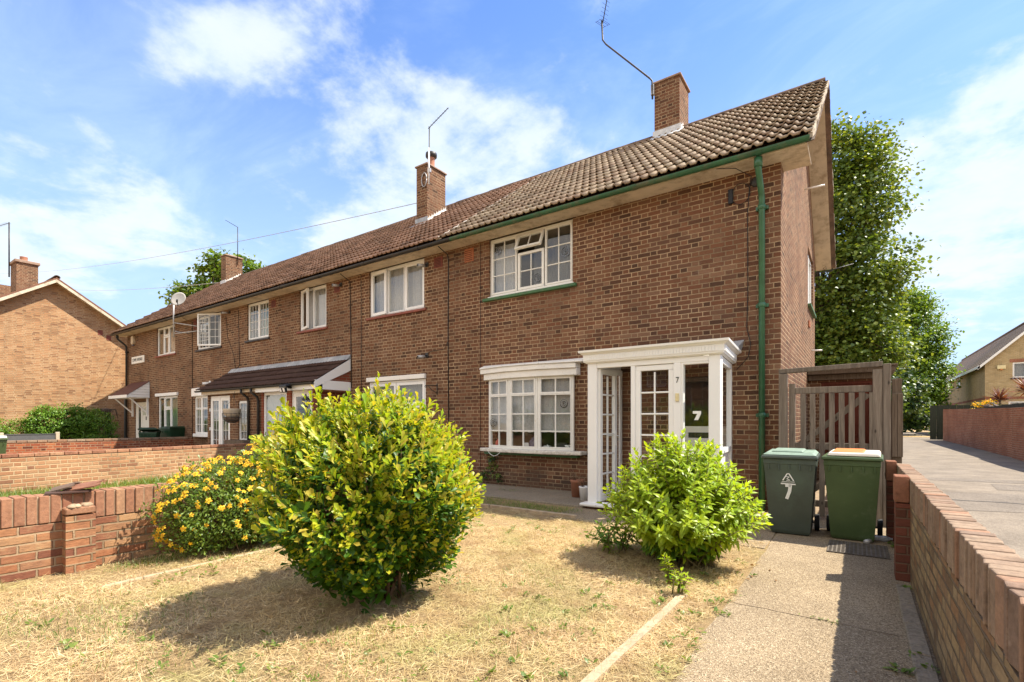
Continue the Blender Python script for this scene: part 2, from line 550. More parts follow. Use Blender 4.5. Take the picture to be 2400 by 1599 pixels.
M['tile_grey'] = tile_mat('grey_brown_roof_tile', [(0.15, 0.11, 0.085), (0.20, 0.15, 0.115), (0.18, 0.13, 0.10)], (0.25, 0.2, 0.15), 0.3, (0.08, 0.06, 0.05))
M['ridge'] = plain('weathered_ridge_tile', (0.15, 0.095, 0.065), 0.9, 0.35, 5, dirt=(0.05, 0.042, 0.033), dirt_amt=0.7, bmp=0.006)
M['soffit'] = plain('cream_soffit_paint', (0.58, 0.48, 0.35), 0.7, 0.12, 3, dirt=(0.24, 0.17, 0.10), dirt_amt=0.55, dscale=4)
M['white'] = plain('white_upvc', (0.80, 0.79, 0.76), 0.35, 0.03, 2)
M['white_paint'] = plain('peeling_white_paint', (0.78, 0.75, 0.69), 0.6, 0.06, 4, dirt=(0.38, 0.31, 0.24), dirt_amt=0.15, dscale=16, bmp=0.003)
M['cream_win'] = plain('old_white_gloss_paint', (0.76, 0.74, 0.68), 0.5, 0.05, 4, dirt=(0.5, 0.43, 0.34), dirt_amt=0.1, dscale=12)
M['worn_sill'] = plain('worn_bare_sill', (0.70, 0.66, 0.58), 0.75, 0.12, 8, dirt=(0.24, 0.19, 0.15), dirt_amt=0.75, dscale=9, bmp=0.004)
M['green_paint'] = plain('green_gloss_paint', (0.035, 0.12, 0.055), 0.35, 0.2, 6, dirt=(0.06, 0.17, 0.09), dirt_amt=0.3, spec=0.5)
M['green_gutter'] = plain('peeling_green_gutter_paint', (0.025, 0.095, 0.04), 0.4, 0.25, 5, dirt=(0.14, 0.10, 0.065), dirt_amt=0.55, dscale=2.6)
M['green_sill'] = plain('green_sill_paint', (0.05, 0.13, 0.05), 0.6, 0.25, 9, dirt=(0.13, 0.12, 0.07), dirt_amt=0.4, dscale=11)
M['black_gutter'] = plain('black_plastic', (0.018, 0.016, 0.015), 0.45, 0.3, 6, dirt=(0.06, 0.045, 0.035), dirt_amt=0.3)
M['black'] = plain('black_cable_rubber', (0.012, 0.011, 0.011), 0.5, 0.2)
M['dark_sill'] = plain('black_tile_sill', (0.03, 0.022, 0.02), 0.5, 0.3)
M['red_sill'] = plain('red_tile_sill', (0.22, 0.06, 0.035), 0.6, 0.25, 9)
M['lead'] = plain('lead_flashing', (0.32, 0.33, 0.34), 0.5, 0.25, 5, dirt=(0.6, 0.58, 0.54), dirt_amt=0.4, metal=0.2)
M['white_flash'] = plain('white_mortar_fillet', (0.62, 0.58, 0.52), 0.85, 0.2, 9, dirt=(0.4, 0.3, 0.22), dirt_amt=0.4, bmp=0.006)
M['lead_white'] = plain('whitened_lead', (0.55, 0.55, 0.54), 0.55, 0.15, 7, dirt=(0.35, 0.35, 0.36), dirt_amt=0.5)
M['pot_clay'] = plain('chimney_clay', (0.38, 0.17, 0.10), 0.8, 0.2, 7, dirt=(0.16, 0.1, 0.08), dirt_amt=0.3)
M['terracotta'] = plain('terracotta', (0.30, 0.125, 0.07), 0.8, 0.15, 7)
M['cement'] = plain('chimney_flaunching', (0.30, 0.20, 0.14), 0.9, 0.25, 7, bmp=0.005)
M['cement_verge'] = plain('verge_cement', (0.42, 0.35, 0.26), 0.9, 0.3, 7, dirt=(0.2, 0.15, 0.1), dirt_amt=0.5, bmp=0.005)
M['metal'] = plain('galvanised_metal', (0.42, 0.41, 0.40), 0.45, 0.2, 8, metal=0.5)
M['dark_metal'] = plain('tarnished_aerial_metal', (0.05, 0.047, 0.045), 0.5, 0.3, 8, metal=0.4)
M['dish'] = plain('grey_dish_mesh', (0.34, 0.32, 0.29), 0.6, 0.1, 6, dirt=(0.45, 0.38, 0.3), dirt_amt=0.4)
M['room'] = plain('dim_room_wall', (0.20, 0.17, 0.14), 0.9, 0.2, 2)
M['terra_vent'] = plain('terracotta_air_brick', (0.36, 0.12, 0.05), 0.85, 0.15, 9)
M['red_vent'] = plain('dull_red_air_brick', (0.20, 0.055, 0.035), 0.85, 0.15, 9)
M['dark_hole'] = plain('dark_opening', (0.01, 0.008, 0.007), 0.9, 0.1)
M['door_white'] = plain('white_door_panel', (0.74, 0.72, 0.66), 0.45, 0.03)
M['canopy'] = plain('maroon_canopy_tile', (0.085, 0.025, 0.02), 0.6, 0.2, 9)
M['grey_gate'] = plain('grey_gate_paint', (0.09, 0.09, 0.09), 0.6, 0.15)
M['card'] = plain('matt_paper', (0.5, 0.42, 0.36), 0.7, 0.4, 14)
M['gold'] = plain('gilded_figure', (0.55, 0.40, 0.16), 0.35, 0.15, 12, metal=0.5)
M['red_orn'] = plain('coral_red_ornament', (0.55, 0.08, 0.06), 0.4, 0.2, 12)
M['china'] = plain('white_china', (0.75, 0.74, 0.72), 0.25, 0.05)
M['navy'] = plain('dark_blue_plate', (0.06, 0.07, 0.13), 0.3, 0.3, 16, dirt=(0.4, 0.42, 0.5), dirt_amt=0.3, dscale=14)
M['pale_yellow'] = plain('aged_yellow_plastic', (0.68, 0.58, 0.32), 0.45, 0.08)


def wood_mat(name, cols, axis_scale=(22, 22, 1.6), rough=0.85):
    m_, t, bs = new_mat(name)
    co = t.n('ShaderNodeTexCoord').outputs['Object']
    g = t.n('ShaderNodeNewGeometry').outputs['Random Per Island']
    sh = t.vm('ADD', t.vm('MULTIPLY', co, axis_scale), t.comb(t.m('MULTIPLY', g, 31), t.m('MULTIPLY', g, 17), t.m('MULTIPLY', g, 9)))
    nz = t.noise(sh, 1.0, 6, 0.65, dist=1.2)
    col = t.ramp(nz, [(0.25, cols[0]), (0.5, cols[1]), (0.75, cols[2])])
    col = t.mix(0.6, col, t.ramp(g, [(0, (0.40, 0.39, 0.38)), (1, (0.62, 0.6, 0.57))]), 'OVERLAY')
    kn = t.n('ShaderNodeTexVoronoi', {'Vector': t.vm('MULTIPLY', co, (9, 9, 4)), 'Scale': 1.0}).outputs[0]
    col = t.mix(t.mr(kn, 0.06, 0.14, 0.8, 0.0), col, tuple(x * 0.3 for x in cols[0]))
    t.put(bs.inputs['Base Color'], col)
    bs.inputs['Roughness'].default_value = rough
    bs.inputs['Specular IOR Level'].default_value = 0.2
    bump(t, bs, nz, 0.004)
    return m_


M['wood_grey'] = wood_mat('silvered_timber', [(0.08, 0.064, 0.05), (0.155, 0.127, 0.10), (0.23, 0.195, 0.155)])
M['wood_brown'] = wood_mat('weathered_brown_timber', [(0.06, 0.042, 0.028), (0.115, 0.085, 0.06), (0.175, 0.135, 0.10)])
M['wood_red'] = wood_mat('reddish_stained_door', [(0.075, 0.02, 0.012), (0.11, 0.03, 0.018), (0.14, 0.045, 0.026)])
M['wood_dark'] = wood_mat('dark_fence_board', [(0.025, 0.03, 0.02), (0.045, 0.05, 0.035), (0.06, 0.065, 0.045)])
M['concrete_post'] = plain('cream_concrete', (0.48, 0.40, 0.29), 0.9, 0.15, 8, bmp=0.004)
M['bin_old'] = plain('faded_green_bin_plastic', (0.055, 0.070, 0.056), 0.5, 0.2, 3, dirt=(0.075, 0.105, 0.08), dirt_amt=0.5, dscale=2.5)
M['bin_lid_old'] = plain('bleached_green_lid', (0.20, 0.27, 0.21), 0.55, 0.2, 6, dirt=(0.10, 0.15, 0.11), dirt_amt=0.4, dscale=7)
M['bin_new'] = plain('green_bin_plastic', (0.055, 0.088, 0.032), 0.45, 0.15, 3, dirt=(0.10, 0.13, 0.07), dirt_amt=0.25, dscale=6)
M['bin_far'] = plain('dark_green_bin_plastic', (0.012, 0.045, 0.02), 0.45, 0.2, 5)
M['orange_lid'] = plain('orange_lid_plastic', (0.66, 0.20, 0.06), 0.5, 0.1, 6)
M['lid_white'] = plain('bleached_lid_rim', (0.78, 0.70, 0.60), 0.5, 0.1, 6)
M['tyre'] = plain('black_wheel_rubber', (0.012, 0.012, 0.012), 0.7, 0.2)
M['mark_white'] = plain('chalky_white_paint', (0.78, 0.78, 0.75), 0.7, 0.08, 20)
M['ink'] = plain('black_lettering', (0.015, 0.015, 0.015), 0.6, 0.1)
M['trunk'] = plain('grey_brown_bark', (0.12, 0.085, 0.06), 0.95, 0.4, 9, bmp=0.02, bscale=14)
M['stem'] = plain('woody_stem', (0.17, 0.105, 0.06), 0.9, 0.3, 14)
M['stem_green'] = plain('green_stem', (0.16, 0.13, 0.05), 0.8, 0.3, 14)
M['aluminium'] = plain('crumpled_foil', (0.55, 0.60, 0.68), 0.25, 0.4, 30, metal=0.4)


def glass_mat(name, tint=(0.92, 0.94, 0.93), refl=1.0, rough=0.0, base=0.06):
    m_, t, bs = new_mat(name)
    m_.node_tree.nodes.remove(bs)
    lw = t.n('ShaderNodeLayerWeight', {'Blend': 0.5}).outputs['Facing']
    f = t.m('ADD', t.m('MULTIPLY', t.m('POWER', lw, 4.0), 0.9 * refl), base * refl, clamp=True)
    tr = t.n('ShaderNodeBsdfTransparent', {'Color': tint})
    gl = t.n('ShaderNodeBsdfGlossy', {'Roughness': rough, 'Color': (1, 1, 1)})
    mx = t.n('ShaderNodeMixShader', {0: f, 1: tr.outputs[0], 2: gl.outputs[0]})
    t.put(m_.node_tree.nodes['Material Output'].inputs[0], mx.outputs[0])
    return m_


M['glass'] = glass_mat('window_glass', refl=1.05)
M['glass_blur'] = glass_mat('bullseye_glass', (0.35, 0.35, 0.36), 1.6, 0.15)


def fabric_mat(name, c, trans=0.4):
    m_, t, bs = new_mat(name)
    m_.node_tree.nodes.remove(bs)
    co = t.n('ShaderNodeTexCoord').outputs['Object']
    nz = t.noise(t.vm('MULTIPLY', co, (60, 60, 45)), 1.0, 3, 0.7)
    col = t.ramp(nz, [(0.3, tuple(x * 0.7 for x in c)), (0.7, c)])
    df = t.n('ShaderNodeBsdfDiffuse', {'Color': col})
    tl = t.n('ShaderNodeBsdfTranslucent', {'Color': col})
    mx = t.n('ShaderNodeMixShader', {0: trans, 1: df.outputs[0], 2: tl.outputs[0]})
    t.put(m_.node_tree.nodes['Material Output'].inputs[0], mx.outputs[0])
    return m_


M['net'] = fabric_mat('white_net_curtain', (0.74, 0.72, 0.71))
M['net_dark'] = fabric_mat('grey_net_curtain', (0.42, 0.41, 0.40))
M['blind'] = plain('grey_blind', (0.36, 0.38, 0.38), 0.8, 0.08, 3)
M['curtain_green'] = fabric_mat('pale_green_curtain', (0.35, 0.46, 0.36))


def leaf_mat(name, cols, trans=0.35, tcol=1.5, rough=0.4, spec=0.4, patchy=None):
    m_, t, bs = new_mat(name)
    g = t.n('ShaderNodeNewGeometry').outputs['Random Per Island']
    n = len(cols)
    col = t.ramp(g, [(i / (n - 1), c) for i, c in enumerate(cols)])
    if patchy:
        co = t.n('ShaderNodeTexCoord').outputs['Object']
        p1 = t.noise(co, 1.1, 5, 0.6); p2 = t.noise(t.vm('ADD', co, (7, 2, 0)), 2.6, 5, 0.65)
        col = t.mix(t.mr(p1, 0.47, 0.62, 0, 0.72), col, t.mix(g, patchy[0], patchy[1]))
        col = t.mix(t.mr(p2, 0.49, 0.64, 0, 0.72), col, t.mix(g, patchy[2], patchy[3]))
    t.put(bs.inputs['Base Color'], col)
    bs.inputs['Roughness'].default_value = rough
    bs.inputs['Specular IOR Level'].default_value = spec
    tc = t.mix(1.0, col, (tcol * 1.25, tcol * 1.1, tcol * 0.45), 'MULTIPLY')
    tl = t.n('ShaderNodeBsdfTranslucent', {'Color': tc})
    mx = t.n('ShaderNodeMixShader', {0: trans, 1: bs.outputs[0], 2: tl.outputs[0]})
    t.put(m_.node_tree.nodes['Material Output'].inputs[0], mx.outputs[0])
    return m_


M['lf_old_shaded'] = leaf_mat('mature_shaded_laurel_leaf', [(0.030, 0.085, 0.010), (0.05, 0.125, 0.012), (0.075, 0.16, 0.014), (0.04, 0.10, 0.010)], 0.35, 1.6)  # older leaves; their dark tone low on the bush also stands for shade
M['lf_young_lit'] = leaf_mat('young_lit_yellow_leaf', [(0.22, 0.36, 0.015), (0.33, 0.42, 0.018), (0.44, 0.45, 0.025), (0.46, 0.36, 0.06), (0.27, 0.40, 0.015)], 0.42, 1.25)  # new growth; its spread over the bush also stands for sunlight
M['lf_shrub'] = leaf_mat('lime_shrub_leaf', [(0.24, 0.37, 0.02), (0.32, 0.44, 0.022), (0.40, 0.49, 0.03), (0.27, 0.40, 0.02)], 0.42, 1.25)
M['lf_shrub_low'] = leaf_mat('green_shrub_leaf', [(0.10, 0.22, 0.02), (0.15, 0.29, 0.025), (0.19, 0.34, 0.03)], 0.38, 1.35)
M['lf_hyp'] = leaf_mat('small_green_leaf', [(0.07, 0.14, 0.02), (0.12, 0.20, 0.03), (0.19, 0.26, 0.035), (0.10, 0.16, 0.02)], 0.35, 1.4)
M['petal'] = leaf_mat('yellow_petal', [(0.78, 0.48, 0.02), (0.85, 0.56, 0.03), (0.80, 0.42, 0.015)], 0.35, 0.9, 0.6)
M['stamen'] = plain('orange_stamen', (0.62, 0.30, 0.02), 0.7, 0.2, 20)
M['lf_maple'] = leaf_mat('maple_leaf', [(0.06, 0.11, 0.018), (0.095, 0.155, 0.022), (0.14, 0.205, 0.028), (0.22, 0.26, 0.04)], 0.35, 1.35, 0.45, 0.5)
M['lf_horn'] = leaf_mat('hornbeam_leaf', [(0.08, 0.155, 0.016), (0.12, 0.205, 0.02), (0.165, 0.25, 0.024)], 0.38, 1.35)
M['lf_ivy'] = leaf_mat('dark_ivy_leaf', [(0.018, 0.045, 0.014), (0.03, 0.065, 0.018), (0.045, 0.085, 0.022)], 0.25, 1.4)
M['lf_privet'] = leaf_mat('privet_leaf', [(0.09, 0.19, 0.022), (0.13, 0.25, 0.03), (0.18, 0.30, 0.035)], 0.3, 1.4)
M['lf_cord'] = leaf_mat('red_strap_leaf', [(0.13, 0.04, 0.03), (0.20, 0.07, 0.04), (0.24, 0.11, 0.06)], 0.25, 1.2)
M['lf_weed'] = leaf_mat('weed_leaf', [(0.08, 0.15, 0.025), (0.14, 0.21, 0.035), (0.22, 0.27, 0.06)], 0.35, 1.4)
M['straw'] = leaf_mat('dry_straw', [(0.46, 0.305, 0.135), (0.67, 0.495, 0.245), (0.77, 0.60, 0.34), (0.58, 0.41, 0.19), (0.84, 0.71, 0.45)], 0.2, 0.8, 0.6, 0.3, ((0.34, 0.34, 0.11), (0.52, 0.47, 0.20), (0.30, 0.18, 0.085), (0.46, 0.30, 0.15)))
M['dry_leaf'] = leaf_mat('dead_leaf', [(0.20, 0.10, 0.04), (0.28, 0.15, 0.06)], 0.2, 1.0)


def ground_mat():
    m_, t, bs = new_mat('dry_earth_and_thatch')
    co = t.n('ShaderNodeTexCoord').outputs['Object']
    a = t.noise(co, 1.2, 7, 0.65)
    b = t.noise(t.vm('MULTIPLY', co, (60, 110, 60)), 1.0, 5, 0.7, dist=2.0)
    col = t.ramp(b, [(0.25, (0.20, 0.125, 0.06)), (0.5, (0.42, 0.29, 0.15)), (0.75, (0.56, 0.41, 0.225))])
    col = t.mix(t.mr(a, 0.50, 0.66, 0, 0.5), col, (0.30, 0.27, 0.10))
    t.put(bs.inputs['Base Color'], col)
    bs.inputs['Roughness'].default_value = 0.95
    bs.inputs['Specular IOR Level'].default_value = 0.1
    bump(t, bs, b, 0.02)
    return m_


M['ground'] = ground_mat()


def aggregate_mat(name, cols, cell=160, patch=0.3):
    m_, t, bs = new_mat(name)
    co = t.n('ShaderNodeTexCoord').outputs['Object']
    vo = t.n('ShaderNodeTexVoronoi', {'Vector': co, 'Scale': cell})
    c = t.sep(vo.outputs['Color'])[0]
    n = len(cols)
    col = t.ramp(c, [(i / (n - 1), k) for i, k in enumerate(cols)])
    big = t.noise(co, 1.4, 7, 0.65)
    col = t.mix(patch, col, t.ramp(big, [(0.3, (0.33, 0.32, 0.31)), (0.7, (0.63, 0.62, 0.6))]), 'OVERLAY')
    fine = t.noise(co, 35, 5, 0.7)
    col = t.mix(0.3, col, t.ramp(fine, [(0.3, (0.3, 0.3, 0.3)), (0.7, (0.7, 0.7, 0.7))]), 'OVERLAY')
    t.put(bs.inputs['Base Color'], col)
    bs.inputs['Roughness'].default_value = 0.9
    bs.inputs['Specular IOR Level'].default_value = 0.2
    bump(t, bs, t.m('ADD', vo.outputs['Distance'], fine), 0.005)
    return m_


M['path'] = aggregate_mat('exposed_aggregate_concrete', [(0.13, 0.094, 0.058), (0.24, 0.180, 0.112), (0.295, 0.225, 0.142), (0.385, 0.298, 0.195), (0.21, 0.155, 0.095), (0.54, 0.44, 0.30)], 150, 0.6)
M['strip'] = aggregate_mat('weathered_paving_concrete', [(0.20, 0.165, 0.12), (0.25, 0.205, 0.15), (0.28, 0.23, 0.17)], 60, 0.45)
M['lane'] = aggregate_mat('sunbleached_asphalt', [(0.175, 0.145, 0.115), (0.22, 0.185, 0.145), (0.26, 0.22, 0.175), (0.19, 0.155, 0.122)], 70, 0.8)
M['lane_old'] = aggregate_mat('worn_patch_asphalt', [(0.14, 0.118, 0.095), (0.19, 0.16, 0.13), (0.23, 0.195, 0.16)], 60, 0.6)
M['kerb'] = plain('pale_concrete_edging', (0.40, 0.30, 0.19), 0.9, 0.25, 10, dirt=(0.30, 0.22, 0.13), dirt_amt=0.4, dscale=6, bmp=0.004)
M['pave_dirt'] = plain('gritty_yard_soil', (0.26, 0.19, 0.12), 0.95, 0.35, 5, bmp=0.01)
M['mat_rubber'] = plain('rubber_grid', (0.12, 0.10, 0.08), 0.8, 0.3, 12)


# ------------------------------------------------------------------ ground, paths, lane
def sheet(name, pts, mat, z=None, sub=0):
    mb = MB()
    mb.face([(p[0], p[1], p[2] if len(p) > 2 else z) for p in pts])
    o = obj(name, mb, mat)
    return struct(o)


sheet('ground', [(-400, -300), (400, -300), (400, 500), (-400, 500)], M['ground'], -0.004)
# driveway path with a slightly ragged lawn edge
mb = MB()
ys = np.linspace(-2.0, 8.6, 54)
ed = [(-0.78 + 0.035 * mnoise.noise((y * 1.7, 3.1, 0)) + 0.012 * mnoise.noise((y * 9, 1, 0)), y) for y in ys]
for (xa, ya), (xb, yb) in zip(ed, ed[1:]):
    mb.face([(xa, ya, 0.004), (0.35, ya, 0.004), (0.35, yb, 0.004), (xb, yb, 0.004)])
mb.face([(-3.55, 5.95, 0.0035), (-0.80, 5.72, 0.0035), (-0.80, 7.1, 0.0035), (-3.55, 7.0, 0.0035)])
struct(obj('driveway', mb, M['path']))
# crack across the drive
mb = MB()
cx = np.linspace(-0.80, 0.2, 36)
cyy = [3.86 + 0.03 * mnoise.noise((x * 3, 0, 2)) + 0.012 * mnoise.noise((x * 14, 0, 5)) - 0.02 * x for x in cx]
for i in range(len(cx) - 1):
    w0, w1 = 0.004 + 0.004 * random.random(), 0.004 + 0.004 * random.random()
    mb.face([(cx[i], cyy[i] - w0, 0.0075), (cx[i + 1], cyy[i + 1] - w1, 0.0075), (cx[i + 1], cyy[i + 1] + w1, 0.0075), (cx[i], cyy[i] + w0, 0.0075)])
struct(obj('path_crack', mb, M['pave_dirt']))
mb = MB(); mb.box(-7.3, 6.85, -0.05, -3.45, 8.2, 0.03)
struct(obj('paving', mb, M['strip'], bevel=0.01))
mb = MB()
for i in range(5):
    x0 = -6.9 + i * 0.75
    mb.box(x0, 6.02 + 0.015 * (i % 2), -0.03, x0 + 0.74, 6.075 + 0.015 * (i % 2), 0.045)
struct(obj('lawn_edging_kerb', mb, M['kerb'], bevel=0.008))
mb = MB()
pp = [(-1.10 + 0.012 * math.sin(y * 2.2), y) for y in np.linspace(1.2, 3.85, 12)]
for (xa, ya), (xb, yb) in zip(pp, pp[1:]):
    mb.hexa([(xa - .03, ya, -.03), (xa + .03, ya, -.03), (xb + .03, yb, -.03), (xb - .03, yb, -.03)],
            [(xa - .028, ya, .020), (xa + .028, ya, .020), (xb + .028, yb, .020), (xb - .028, yb, .020)])
struct(obj('path_edging_kerb', mb, M['kerb'], merge=True))
mb = MB()
pp = [(-4.92 - 0.05 * (y - 1.4) + 0.012 * math.sin(y * 3), y) for y in np.linspace(1.35, 3.6, 9)]
for (xa, ya), (xb, yb) in zip(pp, pp[1:]):
    mb.hexa([(xa - .025, ya, -.03), (xa + .025, ya, -.03), (xb + .025, yb - .004, -.03), (xb - .025, yb - .004, -.03)],
            [(xa - .022, ya, .016), (xa + .022, ya, .016), (xb + .022, yb - .004, .016), (xb - .022, yb - .004, .016)])
struct(obj('border_edging_kerb', mb, M['kerb'], bevel=0.006))
# slab strip at the foot of the right wall
mb = MB()
y = 0.4
while y < 4.9:
    l = 0.42 + 0.1 * random.random()
    mb.box(0.235 + 0.012 * random.random(), y, -0.02, 0.335, y + l - 0.012, 0.022 + 0.006 * random.random())
    y += l
struct(obj('foot_kerb', mb, M['strip'], bevel=0.006))


# lane: rises gently at its far end
def lane_z(y):
    return 0.004 + (0 if y < 20 else 0.28 * min(1, (y - 20) / 17.0))


mb = MB()
yy = [-6, 5, 12, 20, 26, 32, 37, 45, 60]
for a, b in zip(yy, yy[1:]):
    mb.face([(0.46, a, lane_z(a)), (9.5, a, lane_z(a)), (9.5, b, lane_z(b)), (-6.0 if b > 45 else 0.46, b, lane_z(b)), (-6.0 if a > 45 else 0.46, a, lane_z(a))] if b > 45 else
            [(0.46, a, lane_z(a)), (9.5, a, lane_z(a)), (9.5, b, lane_z(b)), (0.46, b, lane_z(b))])
struct(obj('lane', mb, M['lane']))
mb = MB()
mb.face([(1.1, 9.8, .008), (2.6, 10.3, .008), (2.4, 12.6, .008), (1.0, 12.2, .008)])
mb.face([(0.6, 14.5, .008), (3.4, 14.9, .008), (3.3, 15.6, .008), (0.6, 15.1, .008)])
mb.face([(2.2, 13.2, .0082), (4.2, 13.5, .0082), (4.1, 14.6, .0082), (2.3, 14.4, .0082)])
struct(obj('lane_patches', mb, M['lane_old']))
mb = MB()
for k in range(30):
    x0, x1 = 0.5 + k * 0.13, 0.5 + (k + 1) * 0.13
    q = lambda x: 10.9 + 0.10 * mnoise.noise((x * 2, 4, 0)) + 0.12 * x
    mb.face([(x0, q(x0) - .018, .013), (x1, q(x1) - .018, .013), (x1, q(x1) + .018, .013), (x0, q(x0) + .018, .013)])
struct(obj('lane_tar_joint', mb, M['black']))
sheet('verge', [(-8, 43, .292), (5.2, 43, .292), (5.2, 47, .292), (-8, 47, .292)], M['ground'])
sheet('yard', [(-0.93, 8.6, .002), (0.34, 8.6, .002), (0.34, 16, .002), (-0.93, 16, .002)], M['pave_dirt'])
sheet('neighbour_yard', [(-26.5, 4.6, .002), (-5.95, 4.6, .002), (-5.95, 8.2, .002), (-26.5, 8.2, .002)], M['strip'])


# ------------------------------------------------------------------ building helpers
YF, ZS = 8.2, 5.13            # facade plane and soffit height
EY, EZ, RY, RZ = 7.72, 5.19, 12.1, 8.36   # eave and ridge of the terrace roof


def wall_panel(mb, x0, x1, z0, z1, y, ops, rev=0.11):
    xs = sorted({x0, x1, *[v for o in ops for v in o[:2] if x0 < v < x1]})
    zs = sorted({z0, z1, *[v for o in ops for v in o[2:] if z0 < v < z1]})
    for a, b in zip(xs, xs[1:]):
        for c, d in zip(zs, zs[1:]):
            mx, mz = (a + b) / 2, (c + d) / 2
            if any(o[0] < mx < o[1] and o[2] < mz < o[3] for o in ops):
                continue
            mb.face([(a, y, c), (b, y, c), (b, y, d), (a, y, d)])
    for a, b, c, d in ops:
        d2 = min(d, z1)
        mb.face([(a, y, c), (a, y, d2), (a, y + rev, d2), (a, y + rev, c)])
        mb.face([(b, y, c), (b, y + rev, c), (b, y + rev, d2), (b, y, d2)])
        mb.face([(a, y, c), (a, y + rev, c), (b, y + rev, c), (b, y, c)])
        if d < z1: mb.face([(a, y, d), (b, y, d), (b, y + rev, d), (a, y + rev, d)])


def ring(mb, x0, x1, z0, z1, w, ya, yb, wb=None):
    wb = wb or w
    mb.box(x0, ya, z0, x1, yb, z0 + wb)
    mb.box(x0, ya, z1 - w, x1, yb, z1)
    mb.box(x0, ya, z0 + wb, x0 + w, yb, z1 - w)
    mb.box(x1 - w, ya, z0 + wb, x1, yb, z1 - w)


def wavy(name, x0, x1, z0, z1, y, mat, parent, amp=0.03, wl=0.11, Mx=None, n=None, gap=None):
    mb = MB(Mx)
    n = n or max(8, int((x1 - x0) / wl * 6))
    ph = random.random() * 9
    def yy(x, z): return y + amp * (0.6 * math.sin(2 * math.pi * x / wl + ph) + 0.5 * math.sin(2 * math.pi * x / (wl * 1.73) + 1 + ph * 2)) * (0.7 + 0.3 * (z1 - z) / max(.1, z1 - z0))
    xs = np.linspace(x0, x1, n)
    for a, b in zip(xs, xs[1:]):
        zb0 = z0 + 0.006 * math.sin(a * 40); zb1 = z0 + 0.006 * math.sin(b * 40)
        mb.face([(a, yy(a, z0), zb0), (b, yy(b, z0), zb1), (b, yy(b, z1), z1), (a, yy(a, z1), z1)], smooth=True)
    return obj(name, mb, mat, parent, merge=True)


def light_frame(mb, pane, L, y, sw=0.04, bars=0.018, proud=0.010):
    """one glazed light: sash ring, glazing bars and a pane."""
    x0, x1, z0, z1 = L['r']
    sw = L.get('sw', sw)
    ring(mb, x0, x1, z0, z1, sw, y - proud, y + 0.045)
    gx0, gx1, gz0, gz1 = x0 + sw, x1 - sw, z0 + sw, z1 - sw
    c, r = L.get('c', 1), L.get('rows', 1)
    zb = L.get('zbars') or [gz0 + (gz1 - gz0) * j / r for j in range(1, r)]
    xb = [gx0 + (gx1 - gx0) * i / c for i in range(1, c)]
    for z in zb:
        mb.box(gx0, y + 0.001, z - bars / 2, gx1, y + 0.028, z + bars / 2)
    cuts = [gz0] + list(zb) + [gz1]
    for x in xb:
        for a, b in zip(cuts, cuts[1:]):
            a2 = a + (bars / 2 if a != gz0 else 0); b2 = b - (bars / 2 if b != gz1 else 0)
            mb.box(x - bars / 2, y + 0.002, a2, x + bars / 2, y + 0.027, b2)
    pane.face([(gx0, y + 0.015, gz0), (gx1, y + 0.015, gz0), (gx1, y + 0.015, gz1), (gx0, y + 0.015, gz1)])


def window(parent, x0, x1, z0, z1, y, lights, mat='white', sill=None, curtain=None, fr=0.045, Mx=None, name='window', room=True, label=None, bars=0.018):
    mb, pane = MB(Mx), MB(Mx)
    ring(mb, x0, x1, z0, z1, fr, y, y + 0.07)
    for L in lights:
        if L.get('open'):
            continue
        light_frame(mb, pane, L, y, bars=bars)
    w = obj(name, mb, M[mat], parent, bevel=0.004)
    if label: w['label'] = label
    if pane.f: obj('pane', pane, M['glass'], w)
    for L in lights:
        if not L.get('open'):
            continue
        ang, side = L['open']
        a, b, c, d = L['r']
        if side == 'top':
            h = Vector((0, y - 0.01, d)); Rm = Matrix.Rotation(ang, 4, 'X')
        else:
            h = Vector((a if side == 'l' else b, y - 0.01, 0)); Rm = Matrix.Rotation(ang, 4, 'Z')
        Mo = Matrix.Translation(h) @ Rm @ Matrix.Translation(-h)
        if Mx: Mo = Mx @ Mo
        cm, cpn = MB(Mo), MB(Mo)
        light_frame(cm, cpn, L, y, bars=bars)
        obj('open_casement', cm, M[mat], w, bevel=0.004)
        obj('pane', cpn, M['glass'], w)
    if sill:
        sm, sx, sd, sh = sill
        s_ = MB(Mx)
        s_.box(x0 - sx, y - sd, z0 - sh, x1 + sx, y + 0.02, z0 - 0.003)
        obj('sill', s_, M[sm], w, bevel=0.006)
    if curtain:
        for (cm, ca, cb, cz0, cz1, dy) in curtain:
            wavy('curtain', ca, cb, cz0, cz1, y + dy, M[cm], w, Mx=Mx, amp=0.018)
    return w


